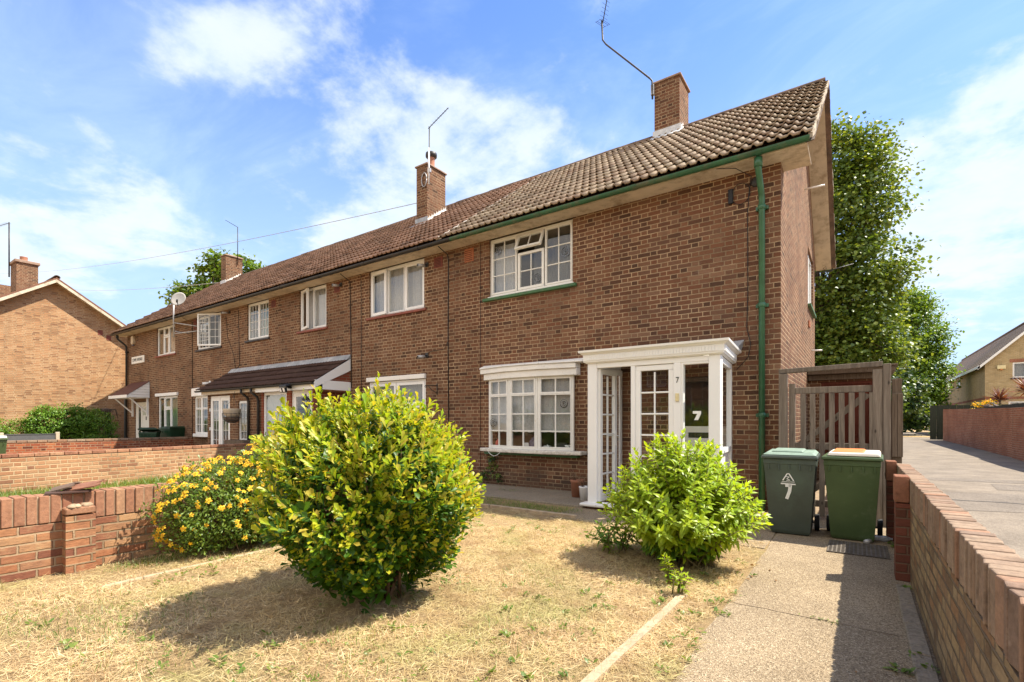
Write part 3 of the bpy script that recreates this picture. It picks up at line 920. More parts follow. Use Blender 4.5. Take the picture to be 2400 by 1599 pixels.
def tile_slope(name, parent, x0, x1, ye, ze, yr, zr, courses, mat, pitch=0.15, roll=0.034, lip=0.050, sag=0.0, gap_fn=None):
    L = math.hypot(yr - ye, zr - ze)
    dy, dz = (yr - ye) / L, (zr - ze) / L
    ny, nz = -dz, dy
    if nz < 0: ny, nz = -ny, -nz
    ps = np.array([0, .07, .15, .23, .31, .39, .46, .73])
    k = int(math.ceil((x1 - x0) / pitch))
    xs = np.concatenate([(x1 - (i + 1) * pitch) + ps * pitch for i in range(k)][::-1] + [np.array([x1])])
    xs = xs[xs >= x0 - 1e-6]
    fr = np.mod((xs - x1) / pitch + 1000.0, 1.0)
    prof = np.where(fr < 0.46, roll * np.sin(np.pi * np.clip(fr / 0.46, 0, 1)), 0.0)
    ti = np.floor((x1 - xs) / (pitch * 2) + 1e-4).astype(int)
    V, F, UV = [], [], []
    n = len(xs)
    for c in range(courses):
        s0, s1 = L * c / courses - (0.012), L * (c + 1) / courses
        jit = (np.sin(ti * 12.9898 + c * 78.233) * 43758.5453) % 1.0
        jit2 = (np.sin(ti * 39.346 + c * 11.135) * 24634.6345) % 1.0
        sa = s0 + (jit2 - .5) * 0.014
        for s, off, vv in ((sa + .09, lip * .55, 0.05), (sa, lip * .55, 0.06), (sa, lip, 0.1), (s1 + .06 + 0 * jit, 0.0, 0.9)):
            t = off + prof + (jit - .5) * 0.010 * (off > 0)
            sagz = -sag * np.sin(np.pi * (xs - x0) / (x1 - x0)) * 1.0
            V.append(np.stack([xs, ye + dy * s + ny * t, ze + dz * s + nz * t + sagz], 1))
            UV.append(np.stack([xs + (0.15 if c % 2 else 0), np.full(n, c + vv)], 1))
        b = c * 4 * n
        i = np.arange(n - 1)
        for q in range(3):
            F.append(np.stack([b + q * n + i, b + q * n + i + 1, b + (q + 1) * n + i + 1, b + (q + 1) * n + i], 1))
    o = np_obj(name, np.concatenate(V), np.concatenate(F), mat, parent)
    uv = np.concatenate(UV).astype(np.float32)
    ul = o.data.uv_layers.new(name='UVMap')
    li = np.empty(len(o.data.loops), dtype=np.int32); o.data.loops.foreach_get('vertex_index', li)
    ul.data.foreach_set('uv', uv[li].ravel())
    return o


def half_round(prof_r, n=8, a0=0, a1=math.pi):
    return [(prof_r * math.cos(a0 + (a1 - a0) * i / n), prof_r * math.sin(a0 + (a1 - a0) * i / n)) for i in range(n + 1)]


def ridge_tiles(parent, x0, x1, y, z, mat, r=0.11, sag=0.0):
    mb = MB(); x = x0
    while x < x1 - 0.05:
        l = min(0.45, x1 - x)
        dz = random.uniform(-.008, .008) - sag * math.sin(math.pi * (x - x0) / (x1 - x0))
        pr = half_round(r, 8)
        inner = [(p[0] * 0.85, p[1] * 0.85) for p in pr][::-1]
        mb.prism([(y + p[0], z + dz + p[1] * 0.9) for p in pr + inner], 'x', x, x + l - 0.006)
        x += l
    return obj('ridge', mb, mat, parent)


def chimney(roofo, x0, x1, y0, y1, zb, zt, cap=0.04, flash=True, fl_white=True):
    mb = MB()
    mb.box(x0, y0, zb, x1, y1, zt - 0.12, skip='bt')
    mb.box(x0 - .004, y0 - .004, zt - .12, x1 + .004, y1 + .004, zt - .10)
    o = obj('chimney', mb, M['brick'], roofo)
    m2 = MB(); m2.box(x0 - cap, y0 - cap, zt - .10, x1 + cap, y1 + cap, zt - .055)
    m2.hexa([(x0 - cap + .01, y0 - cap + .01, zt - .055), (x1 + cap - .01, y0 - cap + .01, zt - .055), (x1 + cap - .01, y1 + cap - .01, zt - .055), (x0 - cap + .01, y1 + cap - .01, zt - .055)],
            [(x0 + .08, y0 + .08, zt), (x1 - .08, y0 + .08, zt), (x1 - .08, y1 - .08, zt), (x0 + .08, y1 - .08, zt)])
    obj('chimney_cap', m2, M['cement'], roofo, bevel=0.008)
    return o


def roof_z(y):
    return EZ + (RZ - EZ) * (y - EY) / (RY - EY)


def gutter(parent, x0, x1, y, z, mat, r=0.058):
    mb = MB()
    pr = half_round(r, 10, math.pi, 2 * math.pi)
    inner = [(p[0] * 0.88, p[1] * 0.88) for p in pr][::-1]
    mb.prism([(y + p[0], z + p[1]) for p in pr + inner], 'x', x0, x1)
    x = x0 + 0.3
    while x < x1:
        p2 = half_round(r + .007, 10, math.pi, 2 * math.pi)
        i2 = [(p[0] * 0.86, p[1] * 0.86) for p in p2][::-1]
        mb.prism([(y + p[0], z + p[1]) for p in p2 + i2], 'x', x, x + 0.07)
        x += 1.83
    return obj('gutter', mb, mat, parent)


def downpipe(parent, x, mat, y1=8.12, r=0.043, clips=(4.5, 3.05, 1.42), ytop=7.80):
    mb = MB()
    mb.tube([(x, ytop, 5.10), (x, ytop, 4.98), (x, ytop + .02, 4.93), (x + .0, y1 - .04, 4.70), (x, y1, 4.62), (x, y1, 0.02)], r, 12)
    for z in clips:
        mb.tube([(x, y1, z - .035), (x, y1, z - .03), (x, y1, z + .03), (x, y1, z + .035)], [r + .004, r + .014, r + .014, r + .004], 12)
        mb.box(x - .085, y1 + .03, z - .025, x + .085, y1 + .075, z + .025)
    mb.tube([(x, ytop, 5.09), (x, ytop, 4.96)], r + .014, 12)
    return obj('downpipe', mb, mat, parent)


def cable(parent, pts, r=0.006, mat='black', name='cable'):
    mb = MB(); mb.tube(pts, r, 5)
    return obj(name, mb, M[mat], parent)


def air_brick(parent, x0, z0, w, h, mat):
    mb = MB(); mb.box(x0, YF - .012, z0, x0 + w, YF, z0 + h)
    o = obj('air_brick', mb, M[mat], parent, bevel=0.003)
    m2 = MB()
    for i in range(6):
        for j in range(6):
            a, b = x0 + .022 + i * (w - .04) / 6, z0 + .022 + j * (h - .04) / 6
            m2.face([(a, YF - .0135, b), (a + .021, YF - .0135, b), (a + .021, YF - .0135, b + .021), (a, YF - .0135, b + .021)])
    obj('grille', m2, M['dark_hole'], o)
    return o


def text_mesh(name, txt, size, Mx, mat, parent, ext=0.003, sx=1.0):
    cu = bpy.data.curves.new('t', 'FONT'); cu.body = txt; cu.size = size; cu.extrude = ext; cu.align_x = 'CENTER'; cu.align_y = 'CENTER'
    to = bpy.data.objects.new('t', cu); COL.objects.link(to)
    bpy.context.view_layer.update()
    me = bpy.data.meshes.new_from_object(to.evaluated_get(bpy.context.evaluated_depsgraph_get()))
    bpy.data.objects.remove(to)
    me.transform(Mx @ Matrix.Diagonal((sx, 1, 1, 1)))
    me.materials.clear(); me.materials.append(mat)
    o = bpy.data.objects.new(name, me)
    return fin_obj(o, parent)


FACE_S = Matrix.Rotation(R(90), 4, 'X')     # text facing the street (-y)

# ------------------------------------------------------------------ the terrace of four houses
HB = [(-7.30, -0.93), (-13.77, -7.30), (-20.20, -13.77), (-26.62, -20.20)]
GROUP = 'houses of the brick terrace'
hA = root('terraced_house', (-4.1, 8.2, 0), 'brick end house with green gutter, white glazed porch and open porch door', 'house', GROUP)
hB = root('terraced_house', (-10.5, 8.2, 0), 'brick house with tall chimney pot, directly left of the green guttered house', 'house', GROUP)
hC = root('terraced_house', (-17.0, 8.2, 0), 'brick house with white french doors under the brown tiled lean-to porch', 'house', GROUP)
hD = root('terraced_house', (-23.4, 8.2, 0), 'brick end house with street nameplate and maroon door canopy', 'house', GROUP)
HOUSES = [hA, hB, hC, hD]

OPS = {
    0: [(-6.33, -4.36, 3.92, 5.13), (-6.2, -4.36, 0.80, 2.2), (-2.45, -1.62, 0.05, 2.05)],
    1: [(-10.17, -8.22, 3.94, 5.13), (-13.27, -11.97, 3.92, 5.13), (-10.17, -8.17, 0.95, 2.34)],
    2: [(-16.22, -14.92, 3.93, 5.13), (-19.80, -17.98, 3.92, 5.13), (-19.7, -17.5, 0.85, 2.25)],
    3: [(-23.42, -21.66, 3.97, 5.13), (-23.30, -21.44, 0.95, 2.36), (-25.75, -24.20, 0.0, 2.18)],
}
YB = 15.1
for i, h in enumerate(HOUSES):
    x0, x1 = HB[i]
    mb = MB()
    wall_panel(mb, x0, x1, -0.1, ZS + 0.02, YF, OPS[i])
    if i == 0:                               # right gable with its side window
        gy0, gy1, gz0, gz1 = 12.95, 14.5, 3.98, 5.30
        for (a, b, c, d) in [(YF, gy0, -.1, ZS), (gy1, YB, -.1, ZS), (gy0, gy1, -.1, gz0)]:
            mb.face([(x1, a, c), (x1, b, c), (x1, b, d), (x1, a, d)])
        mb.face([(x1, YF, ZS), (x1, gy0, ZS), (x1, gy0, roof_z(gy0 if gy0 < RY else 2 * RY - gy0) - .05), (x1, RY, RZ - .05), (x1, YF, roof_z(YF) - .05)])
        mb.face([(x1, gy1, ZS), (x1, YB, ZS), (x1, YB, 5.75), (x1, gy1, 6.2)])
        mb.face([(x1, gy0, gz1), (x1, gy1, gz1), (x1, gy1, 6.2), (x1, gy0, roof_z(2 * RY - gy0) - .05)])
        for yy_ in (gy0, gy1):
            mb.face([(x1, yy_, gz0), (x1, yy_, gz1), (x1 - .1, yy_, gz1), (x1 - .1, yy_, gz0)])
        mb.face([(x1, gy0, gz0), (x1, gy1, gz0), (x1 - .1, gy1, gz0), (x1 - .1, gy0, gz0)])
        mb.face([(x1, gy0, gz1), (x1 - .1, gy0, gz1), (x1 - .1, gy1, gz1), (x1, gy1, gz1)])
    if i == 3:
        mb.face([(x0, YF, -.1), (x0, YB, -.1), (x0, YB, 5.75), (x0, RY, RZ - .05), (x0, YF, roof_z(YF) - .05)])
    wl = obj('wall', mb, M['brick'] if i == 0 else M['brick_far'], h)
    mb = MB(); mb.face([(x0, YB, -.1), (x1, YB, -.1), (x1, YB, 5.75), (x0, YB, 5.75)])
    obj('rear_wall', mb, M['brick_far'], h)
    # dim rooms behind the windows
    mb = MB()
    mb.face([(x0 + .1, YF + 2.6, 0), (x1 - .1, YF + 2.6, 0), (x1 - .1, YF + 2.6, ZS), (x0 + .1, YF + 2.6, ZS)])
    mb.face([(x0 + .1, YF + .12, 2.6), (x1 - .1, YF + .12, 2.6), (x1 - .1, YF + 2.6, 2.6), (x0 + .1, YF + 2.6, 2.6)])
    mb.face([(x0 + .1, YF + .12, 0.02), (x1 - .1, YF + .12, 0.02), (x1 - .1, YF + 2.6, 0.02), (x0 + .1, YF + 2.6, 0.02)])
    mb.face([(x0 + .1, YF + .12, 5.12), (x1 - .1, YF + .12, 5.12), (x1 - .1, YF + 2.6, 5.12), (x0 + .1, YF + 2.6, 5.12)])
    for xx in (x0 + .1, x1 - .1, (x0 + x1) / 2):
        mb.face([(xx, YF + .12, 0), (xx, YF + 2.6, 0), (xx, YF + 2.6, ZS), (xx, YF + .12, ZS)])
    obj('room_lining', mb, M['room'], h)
    # roof
    xa = x0 if i < 3 else x0 - 0.42
    xb = x1 if i > 0 else x1 + 0.43
    sagv = 0.0
    rf = tile_slope('roof', h, xa, xb, EY, EZ, RY, RZ - (0 if i == 0 else 0.0), 14, M['tile_a'] if i == 0 else M['tile_b'], roll=0.036 if i == 0 else 0.030, lip=0.056 if i == 0 else 0.066)
    rb = MB()
    rb.hexa([(xa, RY, RZ - .06), (xb, RY, RZ - .06), (xb, 15.6, 5.40), (xa, 15.6, 5.40)], [(xa, RY, RZ), (xb, RY, RZ), (xb, 15.6, 5.48), (xa, 15.6, 5.48)])
    rb.hexa([(xa, EY + .03, EZ - .035), (xb, EY + .03, EZ - .035), (xb, RY, RZ - .055), (xa, RY, RZ - .055)], [(xa, EY + .03, EZ - .015), (xb, EY + .03, EZ - .015), (xb, RY, RZ - .02), (xa, RY, RZ - .02)])
    obj('rear_slope', rb, M['tile_b'], rf)
    ridge_tiles(rf, xa, xb, RY, RZ - .02, M['ridge'])
    # boxed eaves
    mb = MB()
    mb.box(xa if i == 3 else x0, 7.80, ZS, x1 if i else x1 + .36, YF + .05, ZS + .018)
    mb.box(xa if i == 3 else x0, 7.785, ZS - .03, x1 if i else x1 + .36, 7.80, EZ - .04)
    if i == 0:
        mb.box(x1, YF + .05, ZS - .0, x1 + .36, YF + .35, ZS + .016)
    obj('soffit', mb, M['soffit'], h)
    gutter(h, (-6.98 if i == 0 else xa), (x1 + .40 if i == 0 else (-6.98 if i == 1 else x1)), 7.735, EZ - .03, M['green_gutter'] if i == 0 else M['black_gutter'])
    if i in (0, 3):
        xv0, xv1 = (x1, x1 + .43) if i == 0 else (x0 - .42, x0)
        mb = MB()
        sg_ = 1 if i == 0 else -1
        xr = (xv1 if i == 0 else xv0) - sg_ * .085
        xi = xv0 if i == 0 else xv1
        rim = MB()
        for (ya, za, yb, zb) in [(EY + .06, EZ, RY, RZ), (RY, RZ, 15.55, 5.46)]:
            mb.hexa([(xi, ya, za - .10), (xr, ya, za - .10), (xr, yb, zb - .10), (xi, yb, zb - .10)], [(xi, ya, za - .075), (xr, ya, za - .075), (xr, yb, zb - .075), (xi, yb, zb - .075)])
            rim.hexa([(xr, ya, za - .085), (xr + sg_ * .10, ya, za - .075), (xr + sg_ * .10, yb, zb - .075), (xr, yb, zb - .085)], [(xr, ya, za - .064), (xr + sg_ * .10, ya, za - .064), (xr + sg_ * .10, yb, zb - .064), (xr, yb, zb - .064)])
        obj('verge_soffit', mb, M['soffit'], h)
        obj('verge_undercloak', rim, M['ridge'], h)
        mb = MB()
        xo = xv1 if i == 0 else xv0
        sgn = 1 if i == 0 else -1
        for (ya, za, yb, zb, w) in [(EY + .0, EZ, RY, RZ, .02), (RY, RZ, 15.62, 5.42, .02)]:
            k = 24
            for j in range(k):
                f0, f1 = j / k, (j + 1) / k
                a0, a1 = random.uniform(.0, .022), random.uniform(.0, .022)
                p0 = (ya + (yb - ya) * f0, za + (zb - za) * f0); p1 = (ya + (yb - ya) * f1, za + (zb - za) * f1)
                mb.hexa([(xo - .05, p0[0], p0[1] - .06), (xo + sgn * a0 + .001, p0[0], p0[1] - .06), (xo + sgn * a1 + .001, p1[0], p1[1] - .06), (xo - .05, p1[0], p1[1] - .06)],
                        [(xo - .05, p0[0], p0[1] + .012), (xo + sgn * a0 + .001, p0[0], p0[1] + .012), (xo + sgn * a1 + .001, p1[0], p1[1] + .012), (xo - .05, p1[0], p1[1] + .012)])
        obj('verge_mortar', mb, M['cement_verge'] if i == 0 else M['ridge'], h)
    h['_roof'] = rf.name

rfA, rfB, rfD = [bpy.data.objects[h['_roof']] for h in (hA, hB, hD)]
for h in HOUSES: del h['_roof']
chimney(rfA, -4.06, -3.46, 11.84, 12.60, 7.9, 9.62)
chimney(rfB, -10.68, -10.25, 10.34, 11.12, 6.8, 8.90)
chimney(rfD, -25.02, -24.57, 11.42, 12.20, 7.5, 9.33)
# lead flashings and mortar fillets
def flash(roofo, x0, x1, y0, y1, mat_f, mat_s):
    mb = MB()
    zf = roof_z(y0)
    mb.box(x0 - .04, y0 - .022, zf - .02, x1 + .04, y0 - .004, zf + .20)
    o1 = obj('lead_apron', mb, M[mat_f], roofo, bevel=0.004)
    mb = MB()
    mb.hexa([(x0 - .08, y0 - .24, roof_z(y0 - .24) + .05), (x1 + .08, y0 - .24, roof_z(y0 - .24) + .05), (x1 + .08, y0 - .01, zf + .055), (x0 - .08, y0 - .01, zf + .055)],
            [(x0 - .06, y0 - .23, roof_z(y0 - .23) + .068), (x1 + .06, y0 - .23, roof_z(y0 - .23) + .068), (x1 + .06, y0 - .01, zf + .075), (x0 - .06, y0 - .01, zf + .075)])
    obj('lead_skirt', mb, M[mat_f], roofo, bevel=0.01)
    mb = MB(); y = y0
    while y < min(y1, RY) - .02:
        l = 0.10
        za, zb = roof_z(y) + .03, roof_z(min(y + l, RY)) + .03
        mb.face([(x1 + .012, y, za), (x1 + .012, y + l, zb), (x1 + .010, y + l * .95, zb + .17), (x1 + .010, y + l * .55, zb + .07), (x1 + .010, y, za + .13)])
        y += l
    mb.hexa([(x1 + .002, y0, roof_z(y0) + .03), (x1 + .13, y0, roof_z(y0) + .03), (x1 + .13, min(y1, RY), roof_z(min(y1, RY)) + .03), (x1 + .002, min(y1, RY), roof_z(min(y1, RY)) + .03)],
            [(x1 + .002, y0, roof_z(y0) + .10), (x1 + .10, y0, roof_z(y0) + .055), (x1 + .10, min(y1, RY), roof_z(min(y1, RY)) + .055), (x1 + .002, min(y1, RY), roof_z(min(y1, RY)) + .10)])
    obj('side_flashing', mb, M[mat_s], roofo)


flash(rfA, -4.06, -3.46, 11.84, 12.6, 'lead_white', 'white_flash')
flash(rfB, -10.68, -10.25, 10.34, 11.12, 'lead', 'white_flash')
flash(rfD, -25.02, -24.57, 11.42, 12.2, 'lead_white', 'white_flash')
mb = MB()
mb.lathe([(.115, 8.86), (.10, 8.95), (.10, 9.10), (.105, 9.18), (.11, 9.2)], (-10.46, 10.73, 0), 16)
obj('chimney_pot', mb, M['pot_clay'], rfB)
mb = MB(); mb.lathe([(.10, 9.20), (.165, 9.23), (.17, 9.29), (.165, 9.34), (.13, 9.36), (0, 9.37)], (-10.46, 10.73, 0), 18)
obj('cowl', mb, M['dark_metal'], rfB)
# mortar seam between the two roof coverings
mb = MB(); k = 30
for j in range(k):
    f0, f1 = j / k, (j + 1) / k
    ya, yb = EY + (RY - EY) * f0, EY + (RY - EY) * f1
    w0, w1 = random.uniform(.03, .065), random.uniform(.03, .065)
    mb.hexa([(-7.33 - w0, ya, roof_z(ya) + .01), (-7.30 + w0, ya, roof_z(ya) + .01), (-7.30 + w1, yb, roof_z(yb) + .01), (-7.33 - w1, yb, roof_z(yb) + .01)],
            [(-7.33 - w0 * .6, ya, roof_z(ya) + .062), (-7.30 + w0 * .6, ya, roof_z(ya) + .062), (-7.30 + w1 * .6, yb, roof_z(yb) + .062), (-7.33 - w1 * .6, yb, roof_z(yb) + .062)])
obj('mortar_seam', mb, M['white_flash'], rfA)

# downpipes
downpipe(hA, -1.17, M['green_paint'])
downpipe(hD, -26.50, M['black_gutter'], y1=8.13, r=.04, clips=(4.4, 2.6))

# ---- house A openings
wA = window(hA, -6.33, -4.36, 3.93, 5.125, 8.255, [
    dict(r=(-6.29, -5.66, 3.975, 5.085), c=2, rows=3, sw=.035),
    dict(r=(-5.63, -5.02, 3.975, 4.72), c=2, rows=2, sw=.05),
    dict(r=(-5.63, -5.02, 4.74, 5.085), c=2, rows=1, sw=.04, open=(R(-24), 'top')),
    dict(r=(-4.99, -4.40, 3.975, 5.085), c=2, rows=3, sw=.035)],
    mat='cream_win', fr=.04, curtain=[('net', -6.27, -5.70, 3.97, 5.0, .10), ('net_dark', -5.60, -4.42, 3.97, 5.1, .55)], bars=.02)
mb = MB(); mb.box(-6.36, 8.19, 3.905, -4.34, 8.25, 3.928)
obj('sill', mb, M['white_paint'], wA)
mb = MB(); mb.box(-6.46, 8.13, 3.835, -4.27, 8.22, 3.895)
obj('sill', mb, M['green_sill'], wA, bevel=0.008)


def bullseye(parent, x, y, z, r, Mx=None):
    """swirled disc of a bullseye pane"""
    mb = MB(Mx)
    def arc(rr, w, a0, a1, n=28):
        for i in range(n):
            t0, t1 = a0 + (a1 - a0) * i / n, a0 + (a1 - a0) * (i + 1) / n
            w0 = w * (0.35 + 0.65 * math.sin(math.pi * i / n)); w1 = w * (0.35 + 0.65 * math.sin(math.pi * (i + 1) / n))
            q = [(rr - w0, t0), (rr + w0, t0), (rr + w1, t1), (rr - w1, t1)]
            P = [(x + a * math.cos(t), z + a * math.sin(t)) for a, t in q]
            mb.hexa([(p[0], y, p[1]) for p in P], [(p[0], y - .008, p[1]) for p in P])
    arc(r, r * .16, R(185), R(380)); arc(r, r * .05, R(20), R(185)); arc(r * .55, r * .10, R(10), R(170)); arc(r * .55, r * .06, R(190), R(350)); arc(r * .2, r * .12, R(0), R(300))
    return obj('bullseye', mb, M['glass_blur'], parent)


bullseye(wA, -6.135, 8.262, 4.875, .075)
bullseye(wA, -5.175, 8.262, 4.16, .075)
bullseye(wA, -4.545, 8.262, 4.55, .085)

# bay window: three facets
bayP = [(-6.27, 8.12), (-5.665, 7.99), (-5.00, 7.985), (-4.29, 8.11)]
zb = [1.145, 1.476]
bay_m, bay_p = MB(), MB()
for k, ((xa, ya), (xb, yb)) in enumerate(zip(bayP, bayP[1:])):
    Lf = math.hypot(xb - xa, yb - ya)
    Mf = Matrix.Translation((xa, ya, 0)) @ Matrix.Rotation(math.atan2(yb - ya, xb - xa), 4, 'Z')
    bay_m.M = Mf; bay_p.M = Mf
    ring(bay_m, 0.003, Lf - 0.003, .785, 2.20, .042, -.004, .06)
    light_frame(bay_m, bay_p, dict(r=(.042, Lf - .042, .825, 1.85), c=2, rows=3, sw=.022, zbars=zb), 0, bars=.024)
    light_frame(bay_m, bay_p, dict(r=(.042, Lf - .042, 1.852, 2.165), c=2, rows=1, sw=.034), -.004, bars=.024)
bay = obj('bay_window', bay_m, M['cream_win'], hA, bevel=0.004)
obj('pane', bay_p, M['glass'], bay)


def poly_slab(poly, z0, z1, mat, name, parent, bevel=0.006, topz=None):
    mb = MB(); n = len(poly)
    mb.face([(p[0], p[1], z0) for p in poly][::-1])
    mb.face([(p[0], p[1], (topz[i] if topz else z1)) for i, p in enumerate(poly)])
    for i in range(n):
        j = (i + 1) % n
        mb.face([(poly[i][0], poly[i][1], z0), (poly[j][0], poly[j][1], z0), (poly[j][0], poly[j][1], topz[j] if topz else z1), (poly[i][0], poly[i][1], topz[i] if topz else z1)])
    return obj(name, mb, M[mat], parent, bevel=bevel)


poly_slab([(-6.37, 8.2), (-6.37, 8.07), (-5.69, 7.915), (-4.97, 7.91), (-4.20, 8.04), (-4.20, 8.2)], 2.18, 2.305, 'white_paint', 'bay_fascia', bay)
poly_slab([(-6.44, 8.2), (-6.44, 8.04), (-5.71, 7.875), (-4.95, 7.87), (-4.20, 8.00), (-4.20, 8.2)], 2.307, 2.40, 'white_paint', 'bay_fascia', bay)
poly_slab([(-6.46, 8.2), (-6.46, 8.02), (-5.72, 7.85), (-4.94, 7.845), (-4.06, 7.99), (-4.06, 8.2)], 2.402, 2.48, 'white_paint', 'bay_roof', bay, 0.012, [2.50, 2.425, 2.425, 2.425, 2.43, 2.50])
poly_slab([(-6.44, 8.2), (-6.46, 8.05), (-5.70, 7.875), (-4.97, 7.87), (-4.08, 7.98), (-4.06, 8.2)], 0.715, 0.782, 'worn_sill', 'sill', bay, 0.012)
mb = MB(); mb.box(-6.38, 8.09, 0.655, -4.21, 8.2, 0.705)
obj('sill', mb, M['green_sill'], bay, bevel=0.006)
for k, ((xa, ya), (xb, yb)) in enumerate(zip(bayP, bayP[1:])):
    Lf = math.hypot(xb - xa, yb - ya)
    Mf = Matrix.Translation((xa, ya, 0)) @ Matrix.Rotation(math.atan2(yb - ya, xb - xa), 4, 'Z')
    wavy('curtain', .03, Lf - .03, 1.12, 2.17, .085, M['net'], bay, amp=.012, wl=.13, Mx=Mf)
bullseye(bay, -4.47, 8.065, 1.66, .075)
bullseye(bay, -6.12, 8.075, 1.31, .075)
mb = MB(); mb.box(-6.22, 8.07, .70, -4.34, 8.45, .782)
obj('inner_sill', mb, M['worn_sill'], bay)
cable(bay, [(-6.15, 7.94, .72), (-6.08, 7.925, .67), (-5.98, 7.90, .635), (-5.88, 7.885, .66), (-5.80, 7.87, .72)], .005, 'white', 'hanging_cable')

# ornaments on the bay's inner sill
def orn(name, label, cat, builder, mat, x, y):
    mb = MB(Matrix.Translation((x, y, .783)))
    builder(mb)
    return tag(obj(name, mb, M[mat]), label, cat, 'ornaments in the bay window')


orn('ornament', 'coral red fan shaped ornament in bay window, far left pane', 'ornament', lambda b: b.lathe([(.035, 0), (.04, .015), (.02, .03), (.05, .07), (.055, .10), (.04, .14), (.012, .17), (0, .20)], (0, 0, 0), 10), 'red_orn', -6.10, 8.20)
orn('photo_frame', 'dark picture frame leaning in bay window beside the red ornament', 'frame', lambda b: (b.hexa([(-.07, 0, 0), (.07, -.02, 0), (.07, .0, 0), (-.07, .02, 0)], [(-.07, .04, .18), (.07, .02, .18), (.07, .03, .18), (-.07, .05, .18)]), b.hexa([(-.055, -.004, .02), (.055, -.024, .02), (.055, -.02, .02), (-.055, .0, .02)], [(-.055, .03, .16), (.055, .01, .16), (.055, .013, .16), (-.055, .034, .16)])), 'card', -5.83, 8.22)
orn('greeting_card', 'pale folded card standing in bay window, left of the plate', 'card', lambda b: (b.hexa([(-.04, 0, 0), (.03, -.06, 0), (.034, -.056, 0), (-.036, .004, 0)], [(-.07, .01, .13), (.0, -.05, .13), (.004, -.046, .13), (-.066, .014, .13)]), b.hexa([(.034, -.056, 0), (.09, 0, 0), (.086, .004, 0), (.03, -.052, 0)], [(.004, -.046, .13), (.06, .01, .13), (.056, .014, .13), (0, -.042, .13)])), 'china', -5.36, 8.12)
pl = MB(Matrix.Translation((-5.17, 8.18, .90)) @ Matrix.Rotation(R(78), 4, 'X'))
pl.lathe([(0, .004), (.06, .004), (.075, .010), (.125, .022), (.13, .026), (.128, .03), (.07, .016), (0, .012)], (0, 0, 0), 26)
tag(obj('display_plate', pl, M['navy']), 'dark blue round plate propped behind the golden figure', 'plate', 'ornaments in the bay window')
def deer(b):
    b.box(-.06, -.03, 0, .06, .03, .012)
    b.tube([(-.03, 0, .012), (-.025, 0, .06), (0, 0, .10), (.012, 0, .15), (.005, 0, .185)], [.022, .030, .026, .016, .013], 8)
    b.tube([(.0, 0, .18), (-.03, -.01, .172)], [.016, .007], 7)
    b.tube([(.005, .004, .19), (.02, .012, .225), (.012, .02, .25)], [.005, .004, .002], 5)
    b.tube([(.005, -.004, .19), (-.012, -.014, .225), (-.004, -.02, .25)], [.005, .004, .002], 5)
    b.tube([(.01, .012, .10), (.035, .014, .05), (.045, .015, .012)], [.012, .009, .008], 6)
    b.tube([(.01, -.012, .10), (.03, -.016, .05), (.038, -.018, .012)], [.012, .009, .008], 6)
orn('figurine', 'golden deer figurine standing in front of the round plate', 'figurine', deer, 'gold', -5.08, 8.10)
orn('trinket_box', 'square white china box on bay sill, right of the figurine', 'box', lambda b: (b.box(-.055, -.04, 0, .055, .04, .065), b.box(-.06, -.045, .067, .06, .045, .085), b.lathe([(.012, .085), (.014, .10), (0, .108)], (0, 0, 0), 8)), 'china', -4.86, 8.12)
orn('vase', 'small white pedestal vase in bay window, far right pane', 'vase', lambda b: b.lathe([(.035, 0), (.035, .01), (.014, .03), (.016, .05), (.05, .075), (.058, .10), (.055, .102), (.03, .07), (0, .065)], (0, 0, 0), 16), 'china', -4.45, 8.17)
orn('desk_frame', 'wide dark empty frame in bay window between white box and vase', 'frame', lambda b: (ring(b, -.14, .14, 0, .14, .012, 0, .015), b.box(-.128, .008, .012, .128, .013, .128)), 'dark_metal', -4.66, 8.24)

# air bricks, cables, clips
air_brick(hA, -6.99, 4.77, .25, .28, 'terra_vent')
cable(hA, [(-7.44, 7.83, 5.12), (-7.46, 8.16, 5.03), (-7.46, 8.19, 4.9), (-7.47, 8.19, 3.0), (-7.45, 8.19, 1.2)], .011)
cable(hA, [(-6.55, 8.19, 5.1), (-6.56, 8.195, .3)], .004)
cable(hA, [(-1.75, 7.84, 5.12), (-1.5, 7.95, 5.10), (-1.32, 8.17, 5.02), (-1.36, 8.185, 4.75), (-1.375, 8.19, 4.4), (-1.37, 8.19, 3.3), (-1.385, 8.19, 2.75), (-1.33, 8.18, 2.5), (-1.36, 8.17, 2.3), (-1.52, 8.16, 2.12)], .006)
cable(hA, [(-1.60, 8.185, 4.82)] + [(-1.47 + .13 * math.cos(a), 8.185, 4.80 + .16 * math.sin(a)) for a in np.linspace(2.6, -2.6, 14)] + [(-1.60, 8.185, 4.76)], .005)
mb = MB(); mb.box(-1.645, 8.15, 4.68, -1.575, 8.2, 4.90)
obj('junction_box', mb, M['black'], hA, bevel=.008)
mb = MB(); mb.lathe([(.055, 0), (.055, .01), (0, .012)], (0, 0, 0), 12); mb2 = MB(Matrix.Translation((-1.26, 8.2, 4.93)) @ Matrix.Rotation(R(90), 4, 'X')); mb2.lathe([(.075, 0), (.07, .02), (.03, .035), (0, .035)], (0, 0, 0), 14)
obj('wall_plate', mb2, M['dark_metal'], hA)
